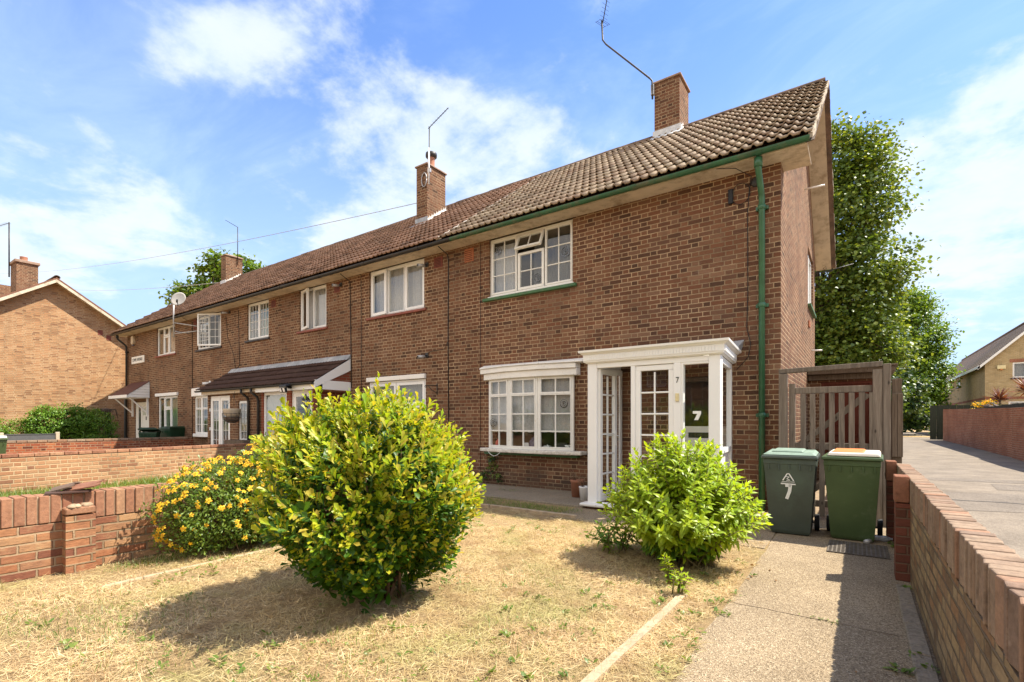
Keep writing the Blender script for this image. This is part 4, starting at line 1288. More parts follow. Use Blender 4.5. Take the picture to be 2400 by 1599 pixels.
# gable side window and pipes
Mg = Matrix.Translation((-0.93, 0, 0)) @ Matrix.Rotation(R(90), 4, 'Z')
window(hA, 12.95, 14.5, 3.98, 5.30, 0.05, [dict(r=(12.99, 13.7, 4.02, 5.26)), dict(r=(13.72, 14.46, 4.02, 5.26))], sill=('green_sill', .06, .12, .06), Mx=Mg, curtain=[('net', 13.0, 14.45, 4.0, 5.25, .1)])
for (yy_, zz, l) in ((12.1, 6.23, .36), (14.0, 3.05, .22), (15.0, 2.2, .2)):
    mb = MB(); mb.tube([(-.95, yy_, zz), (-.93 + l, yy_ - .02, zz - .01)], .018, 8)
    obj('overflow_pipe', mb, M['white'], hA)
mb = MB(); mb.box(-.935, 13.0, 3.48, -.90, 13.24, 3.62)
obj('air_brick', mb, M['terra_vent'], hA, bevel=.004)

# ---- porch of house A
PY = 6.90
pm = MB()
def fbar(x0, x1, z0, z1, dy0=0.0, dy1=.07): pm.box(x0, PY + dy0, z0, x1, PY + dy1, z1)
fbar(-3.41, -3.257, .06, 2.215, -.004, .14)              # left post
fbar(-3.257, -1.634, 2.135, 2.215, 0, .08)               # head
fbar(-2.72, -2.655, .10, 2.135, .002, .07)               # meeting jamb
fbar(-2.10, -2.00, .10, 2.135, 0, .075)                  # mullion
fbar(-2.00, -1.966, .10, 2.135, .006, .07)               # side light frame
fbar(-1.966, -1.634, 2.105, 2.135, .006, .07)
fbar(-1.966, -1.634, .88, .945, .006, .07)
fbar(-1.966, -1.634, .10, .16, .006, .07)
pm.box(-1.634, PY - .004, .06, -1.485, PY + .14, 2.215)  # corner post
fbar(-3.257, -1.634, .06, .10, 0, .08)
# right side frame
pm.M = Matrix(((1, -.081, 0, .081 * 6.9), (0, 1, 0, 0), (0, 0, 1, 0), (0, 0, 0, 1)))
pm.box(-1.56, PY + .14, 2.12, -1.49, 8.2, 2.215); pm.box(-1.56, PY + .14, .06, -1.49, 8.2, .16)
pm.box(-1.56, PY + .14, .88, -1.49, 8.1, .955); pm.box(-1.555, 8.10, .16, -1.488, 8.2, 2.12)
pm.M = None
ring(pm, -1.9, -1.7, .3, .8, .012, PY + .012, PY + .03)
# left side frame
pm.box(-3.41, PY + .14, 2.12, -3.38, 8.2, 2.215); pm.box(-3.41, 8.10, .06, -3.385, 8.2, 2.12); pm.box(-3.41, PY + .14, .06, -3.38, 8.10, .12)
porch = obj('porch', pm, M['white'], hA, bevel=.006)
mb = MB()
mb.box(-1.966, PY + .03, .16, -1.634, PY + .045, .88)
mb.M = Matrix(((1, -.081, 0, .081 * 6.9), (0, 1, 0, 0), (0, 0, 1, 0), (0, 0, 0, 1))); mb.box(-1.545, PY + .14, .16, -1.53, 8.10, .88)
obj('lower_panel', mb, M['white'], porch)
mb = MB()
mb.face([(-1.966, PY + .03, .945), (-1.634, PY + .03, .945), (-1.634, PY + .03, 2.105), (-1.966, PY + .03, 2.105)])
obj('pane', mb, M['glass'], porch)
mb = MB(Matrix(((1, -.081, 0, .081 * 6.9), (0, 1, 0, 0), (0, 0, 1, 0), (0, 0, 0, 1))))
mb.face([(-1.525, PY + .14, .955), (-1.525, 8.10, .955), (-1.525, 8.10, 2.12), (-1.525, PY + .14, 2.12)])
obj('pane', mb, M['glass'], porch)
mb = MB()
mb.face([(-3.395, 8.1, .12), (-3.395, PY + .14, .12), (-3.395, PY + .14, 2.12), (-3.395, 8.1, 2.12)])
obj('pane', mb, M['glass'], porch)


def porch_door(Mx, x0, x1, half):
    d_, p_ = MB(Mx), MB(Mx)
    y = PY + .02
    zt = 2.13
    ring(d_, x0, x1, .105, zt, .075, y, y + .055, wb=.11)
    gx0, gx1 = x0 + .075, x1 - .075
    zs_ = [.215 + (1.83 / 6) * j for j in range(7)]
    for z in zs_[1:-1]:
        d_.box(gx0, y + .012, z - .012, gx1, y + .042, z + .012)
    xm = (gx0 + gx1) / 2
    for a, b in zip(zs_, zs_[1:]):
        d_.box(xm - .011, y + .013, a + .012, xm + .011, y + .041, b - .012)
    p_.face([(gx0, y + .027, .215), (gx1, y + .027, .215), (gx1, y + .027, 2.045), (gx0, y + .027, 2.045)])
    if half:
        d_.box(x1 - .055, y - .012, .95, x1 - .025, y, 1.18)
        d_.tube([(x1 - .04, y - .012, 1.10), (x1 - .04, y - .05, 1.10), (x1 - .15, y - .05, 1.10)], .009, 8)
        d_.box(x1 - .055, y + .055, .95, x1 - .025, y + .067, 1.18)
        d_.tube([(x1 - .04, y + .06, 1.10), (x1 - .04, y + .10, 1.10), (x1 - .15, y + .10, 1.10)], .009, 8)
    o = obj('door', d_, M['white'], porch, bevel=.005)
    obj('pane', p_, M['glass'], porch)
    return o


porch_door(None, -2.655, -2.10, False)
hp = Vector((-3.25, PY + .05, 0))
porch_door(Matrix.Translation(hp) @ Matrix.Rotation(R(86), 4, 'Z') @ Matrix.Translation(-hp), -3.25, -2.70, True)
# cornice with stepped profile, mitred at the right front corner
prof = [(0, 2.212), (.025, 2.212), (.032, 2.222), (.052, 2.228), (.056, 2.245), (.062, 2.25), (.062, 2.335), (.072, 2.342), (.10, 2.362), (.125, 2.372), (.13, 2.402), (.0, 2.412)]
mb = MB()
mb.sweep(prof, [lambda p: (-3.41 - p[0] * .8, 8.2, p[1]), lambda p: (-3.41 - p[0] * .8, PY - p[0], p[1]), lambda p: (-1.485 + p[0], PY - p[0], p[1]), lambda p: (-1.59 + p[0], 8.2, p[1])])
for i in range(46):
    x = -3.40 + i * .0415
    mb.box(x, PY - .069, 2.258, x + .03, PY - .061, 2.328)
for i in range(30):
    y = PY - .02 + i * .0415
    xs_ = -1.421 - .081 * (y - PY)
    mb.box(xs_ - .006, y, 2.258, xs_ + .002, y + .03, 2.328)
obj('cornice', mb, M['white'], porch)
SH = Matrix(((1, -.081, 0, .081 * 6.9), (0, 1, 0, 0), (0, 0, 1, 0), (0, 0, 0, 1)))
mb = MB(); mb.box(-3.42, PY - .02, 2.385, -1.60, 8.2, 2.408)
mb.hexa([(-3.40, 7.9, 2.409), (-1.46, 7.9, 2.409), (-1.46, 8.195, 2.409), (-3.40, 8.195, 2.409)], [(-3.40, 7.92, 2.414), (-1.47, 7.92, 2.414), (-1.42, 8.19, 2.57), (-3.40, 8.19, 2.48)])
obj('porch_roof', mb, M['lead'], porch)
mb = MB(); mb.box(-3.49, PY - .13, .04, -1.42, PY + .12, .085)
obj('step_sill', mb, M['white_paint'], porch, bevel=.012)
mb = MB(); mb.box(-3.42, PY - .06, -.05, -1.48, 8.2, .04)
obj('plinth', mb, M['brick_plinth'], porch)
text_mesh('house_number', '7', .115, Matrix.Translation((-2.045, PY - .004, 1.895)) @ FACE_S, M['ink'], porch, .003, .8)
mb = MB()
mb.prism([(-1.842, 1.468), (-1.735, 1.468), (-1.735, 1.432), (-1.775, 1.345), (-1.825, 1.345), (-1.783, 1.430), (-1.842, 1.430)], 'y', PY + .016, PY + .026)
obj('glass_number', mb, M['mark_white'], porch)
mb = MB(); mb.box(-2.068, PY - .022, 1.605, -2.022, PY, 1.715)
mb.box(-2.054, PY - .028, 1.65, -2.036, PY - .022, 1.68)
obj('doorbell', mb, M['pale_yellow'], porch, bevel=.004)
# the inner front door of house 7
mb = MB()
mb.box(-2.43, YF + .045, .05, -1.64, YF + .085, 1.06); mb.box(-2.43, YF + .045, 1.15, -1.64, YF + .085, 1.25)
mb.box(-2.43, YF + .045, 1.06, -2.27, YF + .085, 1.15); mb.box(-1.83, YF + .045, 1.06, -1.64, YF + .085, 1.15)
ring(mb, -2.30, -1.76, .25, .90, .03, YF + .035, YF + .045)
fd = obj('front_door', mb, M['door_white'], hA, bevel=.006)
mb = MB(); mb.box(-2.43, YF + .045, 1.252, -2.36, YF + .085, 2.04); mb.box(-1.71, YF + .045, 1.252, -1.64, YF + .085, 2.04); mb.box(-2.36, YF + .045, 1.97, -1.71, YF + .085, 2.04)
obj('upper_frame', mb, M['wood_brown'], fd)
mb = MB(); mb.box(-2.27, YF + .06, 1.06, -1.83, YF + .07, 1.15)
obj('letterbox', mb, M['wood_dark'], fd)
mb = MB(); mb.face([(-2.36, YF + .06, 1.252), (-1.71, YF + .06, 1.252), (-1.71, YF + .06, 1.97), (-2.36, YF + .06, 1.97)])
obj('pane', mb, M['glass'], fd)
mb = MB(); mb.box(-3.475, 7.96, 1.50, -3.44, 8.04, 1.74); mb.box(-3.485, 7.97, 1.53, -3.475, 8.03, 1.71)
obj('wall_box', mb, M['white'], porch, bevel=.006)

# ---- house B
window(hB, -10.17, -8.22, 3.95, 5.125, 8.25, [
    dict(r=(-10.13, -9.52, 3.99, 5.085), sw=.07, open=(R(-5), 'l')), dict(r=(-9.50, -8.92, 3.99, 5.085), sw=.03), dict(r=(-8.90, -8.26, 3.99, 5.085), sw=.06)],
    sill=('red_sill', .08, .10, .06), curtain=[('net', -10.1, -8.26, 3.98, 5.1, .13)])
window(hB, -13.27, -11.97, 3.93, 5.125, 8.25, [
    dict(r=(-13.23, -12.66, 3.97, 5.085), sw=.06, open=(R(-17), 'l')), dict(r=(-12.64, -12.01, 3.97, 5.085), sw=.04)],
    sill=('red_sill', .08, .10, .06), curtain=[('net', -13.2, -12.05, 3.97, 5.1, .16)])
window(hB, -10.17, -8.17, .95, 2.32, 8.22, [
    dict(r=(-10.12, -9.19, 1.72, 2.27), sw=.07), dict(r=(-9.17, -8.22, 1.72, 2.27), sw=.07), dict(r=(-10.12, -8.22, 1.0, 1.70), sw=.04)],
    sill=('dark_sill', .06, .10, .05), curtain=[('net_dark', -10.1, -8.22, 1.0, 2.3, .1)])
mb = MB(); mb.box(-10.20, 8.13, 2.325, -8.15, 8.2, 2.43)
obj('lintel_board', mb, M['white_paint'], hB, bevel=.006)
air_brick(hB, -7.90, 4.80, .26, .24, 'red_vent')
air_brick(hB, -12.95 + 1.35, 4.80, .24, .24, 'red_vent')
cable(hB, [(-10.87, 7.85, 5.11), (-10.90, 8.17, 5.0), (-10.88, 8.19, 3.2), (-10.86, 8.19, 2.2)], .011)
cable(hB, [(-10.45, 8.17, 5.1), (-10.46, 8.19, 1.2)], .007)
cable(hB, [(-7.49, 8.19, 3.1), (-7.56, 8.185, 2.95), (-8.0, 8.19, 2.93), (-8.14, 8.19, 2.9)], .005)

# lean-to porch shared by B and C: built in two halves, one per house
def lean_half(h, x0, x1, wall_mat, ops, end):
    yw = 7.36
    mb = MB()
    wall_panel(mb, x0, x1, -.05, 2.20, yw, ops, rev=.08)
    if end == 'r':
        mb.face([(x1, yw, -.05), (x1, YF, -.05), (x1, YF, 2.75), (x1, yw, 2.30)])
    else:
        mb.face([(x0, yw, -.05), (x0, YF, -.05), (x0, YF, 2.75), (x0, yw, 2.30)])
    return obj('lean_to_wall', mb, M[wall_mat], h)


lB = lean_half(hB, -13.77, -11.25, 'brick_porch', [(-13.70, -12.50, .75, 2.15), (-12.28, -11.33, .02, 2.15)], 'r')
lC = lean_half(hC, -17.02, -13.77, 'brick_far', [(-16.90, -15.58, .02, 2.14), (-15.08, -14.42, .75, 1.95)], 'l')
for (h, x0, x1) in ((hB, -13.77, -10.90), (hC, -17.24, -13.77)):
    rl = tile_slope('lean_to_roof', h, x0, x1, 7.14, 2.30, 8.19, 2.98, 4, M['tile_porch'], pitch=.13, roll=.018, lip=.045)
    mb = MB(); mb.hexa([(x0, 7.2, 2.26), (x1, 7.2, 2.26), (x1, 8.19, 2.90), (x0, 8.19, 2.90)], [(x0, 7.2, 2.31), (x1, 7.2, 2.31), (x1, 8.19, 2.955), (x0, 8.19, 2.955)])
    obj('roof_deck', mb, M['wood_dark'], rl)
    mb = MB()
    mb.hexa([(x0, 8.08, 2.945), (x1, 8.08, 2.945), (x1, 8.198, 2.99), (x0, 8.198, 2.99)], [(x0, 8.09, 2.965), (x1, 8.09, 2.965), (x1, 8.198, 3.09), (x0, 8.198, 3.09)])
    obj('lead_flashing', mb, M['lead'], rl)
    mb = MB()
    pr = half_round(.05, 8, math.pi, 2 * math.pi); inn = [(p[0] * .86, p[1] * .86) for p in pr][::-1]
    mb.prism([(7.11 + p[0], 2.295 + p[1]) for p in pr + inn], 'x', x0 - .02, x1 + .0)
    obj('lean_to_gutter', mb, M['black_gutter'], h)
    mb = MB(); mb.box(x0 if h is hB else x0 + .2, 7.18, 2.14 if h is hB else 2.17, x1, 7.36, 2.29)
    obj('lean_to_fascia', mb, M['white'] if h is hB else M['soffit'], h)
# white barge boards on the right end
mb = MB()
mb.hexa([(-10.93, 7.14, 2.16), (-10.895, 7.14, 2.16), (-10.895, 8.19, 2.66), (-10.93, 8.19, 2.66)], [(-10.93, 7.14, 2.315), (-10.895, 7.14, 2.315), (-10.895, 8.19, 2.97), (-10.93, 8.19, 2.97)])
mb.box(-10.94, 7.16, 2.13, -10.90, 8.2, 2.36)
obj('barge_board', mb, M['white'], hB, bevel=.004)
mb = MB(); mb.face([(-10.945, 7.5, 2.36), (-10.945, 8.2, 2.36), (-10.945, 8.2, 2.70)])
mb.box(-11.25, 7.36, 2.10, -10.945, 8.2, 2.14)
obj('gable_infill', mb, M['brick_porch'], hB)
window(hB, -13.70, -12.50, .75, 2.14, 7.40, [dict(r=(-13.66, -12.54, .79, 2.10), sw=.035)], sill=('white', .04, .08, .05), curtain=[('blind', -13.66, -12.54, .78, 2.1, .06)])
mb = MB(); ring(mb, -12.28, -11.33, .02, 2.14, .06, 7.39, 7.46); ring(mb, -12.22, -11.39, .05, 2.08, .10, 7.40, 7.45); mb.box(-12.12, 7.41, .15, -11.49, 7.44, 1.10)
dB = obj('porch_door', mb, M['white'], hB, bevel=.005)
mb = MB(); mb.face([(-12.12, 7.42, 1.10), (-11.49, 7.42, 1.10), (-11.49, 7.42, 1.98), (-12.12, 7.42, 1.98)])
obj('pane', mb, M['glass'], dB)
mb = MB(); mb.tube([(-11.55, 7.38, .95), (-11.55, 7.34, .97), (-11.55, 7.34, 1.15), (-11.55, 7.38, 1.17)], .012, 8)
obj('handle', mb, M['dark_metal'], dB)

# ---- house C
geo = lambda a, b, c, d, nc, nr, **k: dict(r=(a, b, c, d), c=nc, rows=nr, **k)
window(hC, -16.22, -14.92, 3.94, 5.125, 8.25, [geo(-16.18, -15.58, 3.98, 5.085, 3, 4, sw=.035), geo(-15.56, -14.96, 3.98, 5.085, 3, 4, sw=.045)], sill=('dark_sill', .08, .10, .06), bars=.012, curtain=[('curtain_green', -16.15, -15.0, 3.98, 5.1, .4)])
window(hC, -19.80, -17.98, 3.93, 5.125, 8.25, [geo(-19.76, -18.96, 3.97, 5.085, 3, 4, sw=.035), geo(-18.94, -18.02, 3.97, 5.085, 4, 4, sw=.05, open=(R(28), 'r'))], sill=('dark_sill', .08, .10, .06), bars=.012, curtain=[('net', -18.95, -18.0, 3.97, 5.1, .3)])
bw = [(-19.80, 8.18), (-19.35, 7.98), (-18.75, 7.92), (-17.9, 7.98), (-17.45, 8.18)]
bm_, bp_ = MB(), MB()
for (xa, ya), (xb, yb) in zip(bw, bw[1:]):
    Lf = math.hypot(xb - xa, yb - ya)
    Mf = Matrix.Translation((xa, ya, 0)) @ Matrix.Rotation(math.atan2(yb - ya, xb - xa), 4, 'Z')
    bm_.M = Mf; bp_.M = Mf
    ring(bm_, .002, Lf - .002, .90, 2.22, .04, 0, .06)
    light_frame(bm_, bp_, geo(.04, Lf - .04, .94, 1.78, 2, 3, sw=.025), 0, bars=.014)
    light_frame(bm_, bp_, geo(.04, Lf - .04, 1.79, 2.18, 2, 1, sw=.03), 0, bars=.014)
bC = obj('bow_window', bm_, M['white'], hC, bevel=.004)
obj('pane', bp_, M['glass'], bC)
for (xa, ya), (xb, yb) in zip(bw, bw[1:]):
    Lf = math.hypot(xb - xa, yb - ya)
    Mf = Matrix.Translation((xa, ya, 0)) @ Matrix.Rotation(math.atan2(yb - ya, xb - xa), 4, 'Z')
    wavy('curtain', .03, Lf - .03, .92, 2.2, .12, M['net_dark'], bC, amp=.012, Mx=Mf)
poly_slab([(-19.95, 8.2), (-19.95, 8.12), (-19.42, 7.86), (-18.75, 7.78), (-17.85, 7.86), (-17.3, 8.12), (-17.3, 8.2)], 2.225, 2.50, 'white', 'bow_roof', bC)
poly_slab([(-19.92, 8.2), (-19.92, 8.12), (-19.4, 7.90), (-18.75, 7.82), (-17.85, 7.90), (-17.3, 8.12), (-17.3, 8.2)], .80, .895, 'white', 'sill', bC)
# french doors in the lean-to
fm, fp = MB(), MB()
ring(fm, -16.90, -15.58, .02, 2.13, .055, 7.40, 7.47)
for a, b in ((-16.845, -16.25), (-16.23, -15.635)):
    light_frame(fm, fp, geo(a, b, .05, 2.075, 2, 6, sw=.10), 7.40, bars=.012)
for z in (.5, 1.1, 1.7):
    fm.box(-16.94, 7.36, z - .05, -16.885, 7.40, z + .05); fm.box(-15.60, 7.36, z - .05, -15.545, 7.40, z + .05)
fD = obj('french_doors', fm, M['white'], hC, bevel=.004)
obj('pane', fp, M['glass'], fD)
wavy('curtain', -16.8, -15.7, .05, 2.0, 7.56, M['net_dark'], fD, amp=.015)
window(hC, -15.08, -14.42, .76, 1.94, 7.40, [geo(-15.04, -14.46, .80, 1.90, 3, 5, sw=.03)], sill=('white', .06, .08, .04), bars=.012, curtain=[('net_dark', -15.05, -14.45, .8, 1.9, .08)])
for x in (-14.42, -13.88):
    mb = MB()
    mb.tube([(x, 7.12, 2.27), (x, 7.12, 2.15), (x + .03, 7.28, 2.02), (x + .03, 7.31, 1.9), (x + .03, 7.31, .05)], .036, 10)
    obj('lean_to_downpipe', mb, M['black_gutter'], hC)
cable(hC, [(-20.12, 7.85, 5.1), (-20.14, 8.18, 5.0), (-20.15, 8.19, .2)], .010)
cable(hC, [(-16.75, 8.19, 5.0), (-16.72, 8.19, 3.8), (-16.68, 8.19, 3.2), (-16.9, 8.18, 3.05)], .008)
cable(hC, [(-17.6, 8.19, 4.9), (-17.5, 8.19, 4.2), (-17.1, 8.19, 3.6), (-16.95, 8.19, 3.1)], .006)
air_brick(hC, -14.75, 4.82, .24, .22, 'red_vent')
air_brick(hC, -20.05, 4.72, .22, .35, 'red_vent')

# ---- house D
window(hD, -23.42, -21.66, 3.98, 5.125, 8.25, [
    dict(r=(-23.38, -22.82, 4.02, 5.085), sw=.03), dict(r=(-22.80, -22.34, 4.75, 5.085), sw=.05), dict(r=(-22.80, -22.34, 4.02, 4.73), sw=.05), dict(r=(-22.32, -21.70, 4.02, 5.085), sw=.045)],
    sill=('red_sill', .08, .10, .06), curtain=[('card', -23.3, -22.45, 3.98, 5.1, .3)])
window(hD, -23.30, -21.44, .96, 2.34, 8.25, [
    dict(r=(-23.26, -22.76, 1.0, 2.30), sw=.03), dict(r=(-22.74, -22.16, 1.88, 2.30), sw=.05), dict(r=(-22.74, -22.16, 1.0, 1.86), sw=.05), dict(r=(-22.14, -21.48, 1.0, 2.30), sw=.03)],
    sill=('white', .05, .1, .05), curtain=[('curtain_green', -23.2, -21.5, 1.0, 2.3, .15)])
mb = MB(); mb.box(-23.40, 8.13, 2.345, -21.36, 8.2, 2.46)
obj('lintel_board', mb, M['white'], hD, bevel=.006)
mb = MB(); ring(mb, -25.75, -24.20, .02, 2.16, .06, 8.24, 8.31)
mb.box(-25.69, 8.25, .02, -25.62, 8.30, 2.10); mb.box(-25.62, 8.255, .02, -25.12, 8.29, .75); mb.box(-25.62, 8.255, 2.0, -25.12, 8.29, 2.10); mb.box(-25.62, 8.255, .75, -25.52, 8.29, 2.0); mb.box(-25.24, 8.255, .75, -25.12, 8.29, 2.0)
mb.box(-25.10, 8.25, .03, -24.27, 8.30, 2.10)
for x in (-24.95, -24.80, -24.65, -24.50):
    mb.box(x, 8.243, .25, x + .012, 8.25, 1.15)
dD = obj('front_door', mb, M['door_white'], hD, bevel=.005)
mb = MB(); mb.face([(-25.52, 8.27, .75), (-25.24, 8.27, .75), (-25.24, 8.27, 2.0), (-25.52, 8.27, 2.0)])
obj('pane', mb, M['glass'], dD)
mb = MB()
mb.face([(-25.0, 8.247, 1.60), (-24.4, 8.247, 1.60), (-24.4, 8.247, 1.98), (-24.7, 8.247, 2.06), (-25.0, 8.247, 1.98)])
obj('pane', mb, M['glass'], dD)
mb = MB(); mb.box(-24.72, 8.235, .98, -24.42, 8.25, 1.05); mb.lathe([(.03, 0), (.03, .01)], (-25.02, 8.24, 1.05), 8); mb.box(-24.64, 8.23, 1.40, -24.60, 8.25, 1.55)
obj('letterbox', mb, M['dark_metal'], dD)
# canopy
mb = MB()
mb.face([(-26.15, 7.42, 2.42), (-24.10, 7.42, 2.42), (-24.10, 8.2, 3.02), (-26.15, 8.2, 3.02)])
mb.face([(-26.15, 7.42, 2.38), (-26.15, 8.2, 2.98), (-24.10, 8.2, 2.98), (-24.10, 7.42, 2.38)])
cn = obj('door_canopy', mb, M['canopy'], hD)
mb = MB()
for xx in (-26.13, -24.12):
    for k in range(6):
        z0, z1 = 2.33 + k * .11, 2.33 + (k + 1) * .11 - .008
        ya = 7.42 + max(0, (z0 - 2.40)) / .6 * .78; yb = 7.42 + max(0, (z1 - 2.40)) / .6 * .78
        mb.prism([(ya, z0), (8.19, z0), (8.19, z1), (min(yb, 8.18), z1)], 'x', xx - .012, xx + .012)
mb.box(-26.16, 7.39, 2.30, -24.08, 7.42, 2.42)
mb.box(-26.12, 7.42, 2.31, -24.13, 8.2, 2.33)
for xx in (-25.9, -24.28):
    mb.box(xx - .035, 8.14, 1.55, xx + .035, 8.2, 2.31)
    mb.tube([(xx, 7.55, 2.31), (xx, 8.14, 1.72)], .03, 4, smooth=False)
obj('canopy_frame', mb, M['white'], cn)

# fittings fixed to the walls: things of their own
def camera_thing(x, y, z, label, white=False):
    r_ = root('security_camera', (x, y, z), label, 'security camera', 'security cameras on the terrace')
    a = MB(); a.box(x - .04, y - .03, z - .05, x + .04, y, z + .05); a.tube([(x, y - .03, z), (x - .03, y - .10, z - .02)], .014, 8)
    obj('bracket', a, M['white'] if white else M['dark_metal'], r_)
    b = MB(); b.tube([(x - .02, y - .06, z - .03), (x - .03, y - .10, z - .035), (x - .06, y - .24, z - .055)], [.03, .038, .036], 10)
    obj('body', b, M['white'] if white else M['metal'], r_)
    c = MB(); c.tube([(x - .0601, y - .241, z - .0551), (x - .0605, y - .246, z - .056)], .026, 10)
    obj('lens', c, M['black'], r_)


camera_thing(-8.12, 8.2, 4.93, 'small dark camera at top right corner of the three light upper window')
camera_thing(-8.12, 8.2, 2.85, 'grey camera on brick wall below the three light upper window')
camera_thing(-17.35, 8.2, 5.02, 'camera under the eaves right of the open casement with leaded bars')
camera_thing(-18.75, 8.2, 2.72, 'white camera on brickwork at left end of the lean-to roof', True)
camera_thing(-11.3, 8.2, 4.98, 'dark camera under the eaves above the lean-to porch, beside the cable')
r_ = root('floodlight', (-12.0, 7.18, 2.2), 'black twin floodlight on the white fascia above the porch door', 'floodlight')
mb = MB(); mb.box(-12.06, 7.12, 2.18, -11.94, 7.18, 2.26); mb.tube([(-12.0, 7.13, 2.22), (-12.0, 7.04, 2.24)], .03, 8); mb.hexa([(-12.17, 6.95, 2.20), (-11.83, 6.95, 2.20), (-11.83, 7.10, 2.27), (-12.17, 7.10, 2.27)], [(-12.15, 6.95, 2.25), (-11.85, 6.95, 2.25), (-11.85, 7.1, 2.31), (-12.15, 7.1, 2.31)])
obj('housing', mb, M['black'], r_, bevel=.01)
for s in (-.13, .015):
    mb = MB(); mb.hexa([(-12.0 + s, 6.96, 2.07), (-12.0 + s + .115, 6.96, 2.07), (-12.0 + s + .115, 7.02, 2.07), (-12.0 + s, 7.02, 2.07)], [(-12.0 + s, 6.93, 2.19), (-12.0 + s + .115, 6.93, 2.19), (-12.0 + s + .115, 7.0, 2.20), (-12.0 + s, 7.0, 2.20)])
    lp = obj('lamp', mb, M['black'], r_, bevel=.006)
    mb = MB(); mb.face([(-12.0 + s + .015, 6.956, 2.085), (-12.0 + s + .10, 6.956, 2.085), (-12.0 + s + .10, 6.932, 2.175), (-12.0 + s + .015, 6.932, 2.175)])
    obj('lens', mb, M['china'], lp)
r_ = root('wall_lantern', (-11.55, 7.36, 1.95), 'small dark carriage lantern beside the white porch door under the lean-to', 'lantern')
mb = MB(); mb.tube([(-11.30, 7.36, 1.80), (-11.30, 7.22, 1.92), (-11.30, 7.16, 1.98)], .012, 6); mb.lathe([(.0, 2.03), (.02, 2.0), (.03, 1.96), (.11, 1.88), (.11, 1.87), (.075, 1.87)], (-11.30, 7.16, 0), 8, smooth=False); mb.lathe([(.05, 1.68), (.055, 1.69), (.06, 1.70)], (-11.30, 7.16, 0), 8, smooth=False)
for a in range(6):
    c, s = math.cos(a * math.pi / 3), math.sin(a * math.pi / 3)
    mb.tube([(-11.30 + .055 * c, 7.16 + .055 * s, 1.70), (-11.30 + .08 * c, 7.16 + .08 * s, 1.87)], .006, 4)
obj('frame', mb, M['dark_metal'], r_)
mb = MB(); mb.lathe([(.05, 1.70), (.074, 1.87)], (-11.30, 7.16, 0), 12); obj('glass', mb, M['glass'], r_)
r_ = root('alarm_box', (-25.79, 8.2, 4.70), 'cream burglar alarm box on brick wall under the far eaves', 'alarm box')
mb = MB(); mb.prism([(-25.92, 4.72), (-25.79, 4.66), (-25.66, 4.72), (-25.66, 5.0), (-25.79, 5.06), (-25.92, 5.0)], 'y', 8.10, 8.2)
obj('cover', mb, M['soffit'], r_, bevel=.015)
mb = MB(); mb.lathe([(.05, 4.63), (.05, 4.67)], (-25.79, 8.15, 0), 10); obj('strobe', mb, M['navy'], r_)
r_ = root('street_sign', (-25.34, 8.2, 3.85), 'white street nameplate with black capitals on the far end house', 'street sign')
mb = MB(); mb.box(-26.03, 8.17, 3.84, -24.66, 8.2, 4.14); obj('plate', mb, M['white_paint'], r_, bevel=.004)
text_mesh('lettering', 'LOWE AVENUE', .19, Matrix.Translation((-25.36, 8.166, 3.99)) @ FACE_S, M['ink'], r_, .002, .86)
r_ = root('satellite_dish', (-20.2, 8.2, 4.6), 'round grey satellite dish on a tall pole clear of the gutter', 'satellite dish')
dx, dyy = -20.25, 7.62
mb = MB(); mb.tube([(dx, dyy, 4.38), (dx, dyy, 5.88)], .026, 8)
mb.tube([(dx, dyy, 4.90), (dx + .9, 8.2, 4.74)], .02, 6); mb.tube([(dx, dyy, 4.50), (dx + .9, 8.2, 4.62)], .02, 6); mb.tube([(dx, dyy, 4.6), (dx - .1, 8.2, 4.6)], .02, 6)
mb.box(dx + .84, 8.16, 4.55, dx + .96, 8.2, 4.82)
obj('pole', mb, M['metal'], r_)
Md = Matrix.Translation((dx + .60, dyy - .06, 5.64)) @ Matrix.Rotation(R(35), 4, 'Z') @ Matrix.Rotation(R(72), 4, 'X')
mb = MB(Md); mb.lathe([(0, .0), (.12, .008), (.22, .03), (.26, .045), (.265, .05), (.22, .04), (.12, .018), (0, .012)], (0, 0, 0), 28)
obj('reflector', mb, M['dish'], r_)
mb = MB(); mb.tube([(dx, dyy, 5.62), (dx + .58, dyy - .05, 5.62)], .02, 6); mb.tube([(dx + .62, dyy - .1, 5.40), (dx + .88, dyy - .22, 5.50)], .012, 6); mb.tube([(dx + .84, dyy - .22, 5.48), (dx + .92, dyy - .24, 5.56)], .03, 8)
obj('feed_arm', mb, M['dark_metal'], r_)


def yagi(mb, p0, p1, n, el, up=(0, 0, 1), refl=True):
    p0, p1 = Vector(p0), Vector(p1)
    d = (p1 - p0).normalized(); side = d.cross(Vector(up)).normalized()
    mb.tube([p0, p1], .012, 5)
    for i in range(n):
        q = p0 + (p1 - p0) * ((i + .6) / n)
        l = el * (1 - .25 * i / n)
        mb.tube([q - side * l, q + side * l], .004, 4)
    if refl:
        upv = side.cross(d).normalized()
        for k in (-2, -1, 1, 2):
            q = p0 + d * .02 + upv * .055 * k
            mb.tube([q - side * el * 1.15, q + side * el * 1.15], .005, 4)
        for s in (-1, 1):
            mb.tube([p0 + d * .02 + side * s * el * 1.1 - upv * .12, p0 + d * .02 + side * s * el * 1.1 + upv * .12], .004, 4)


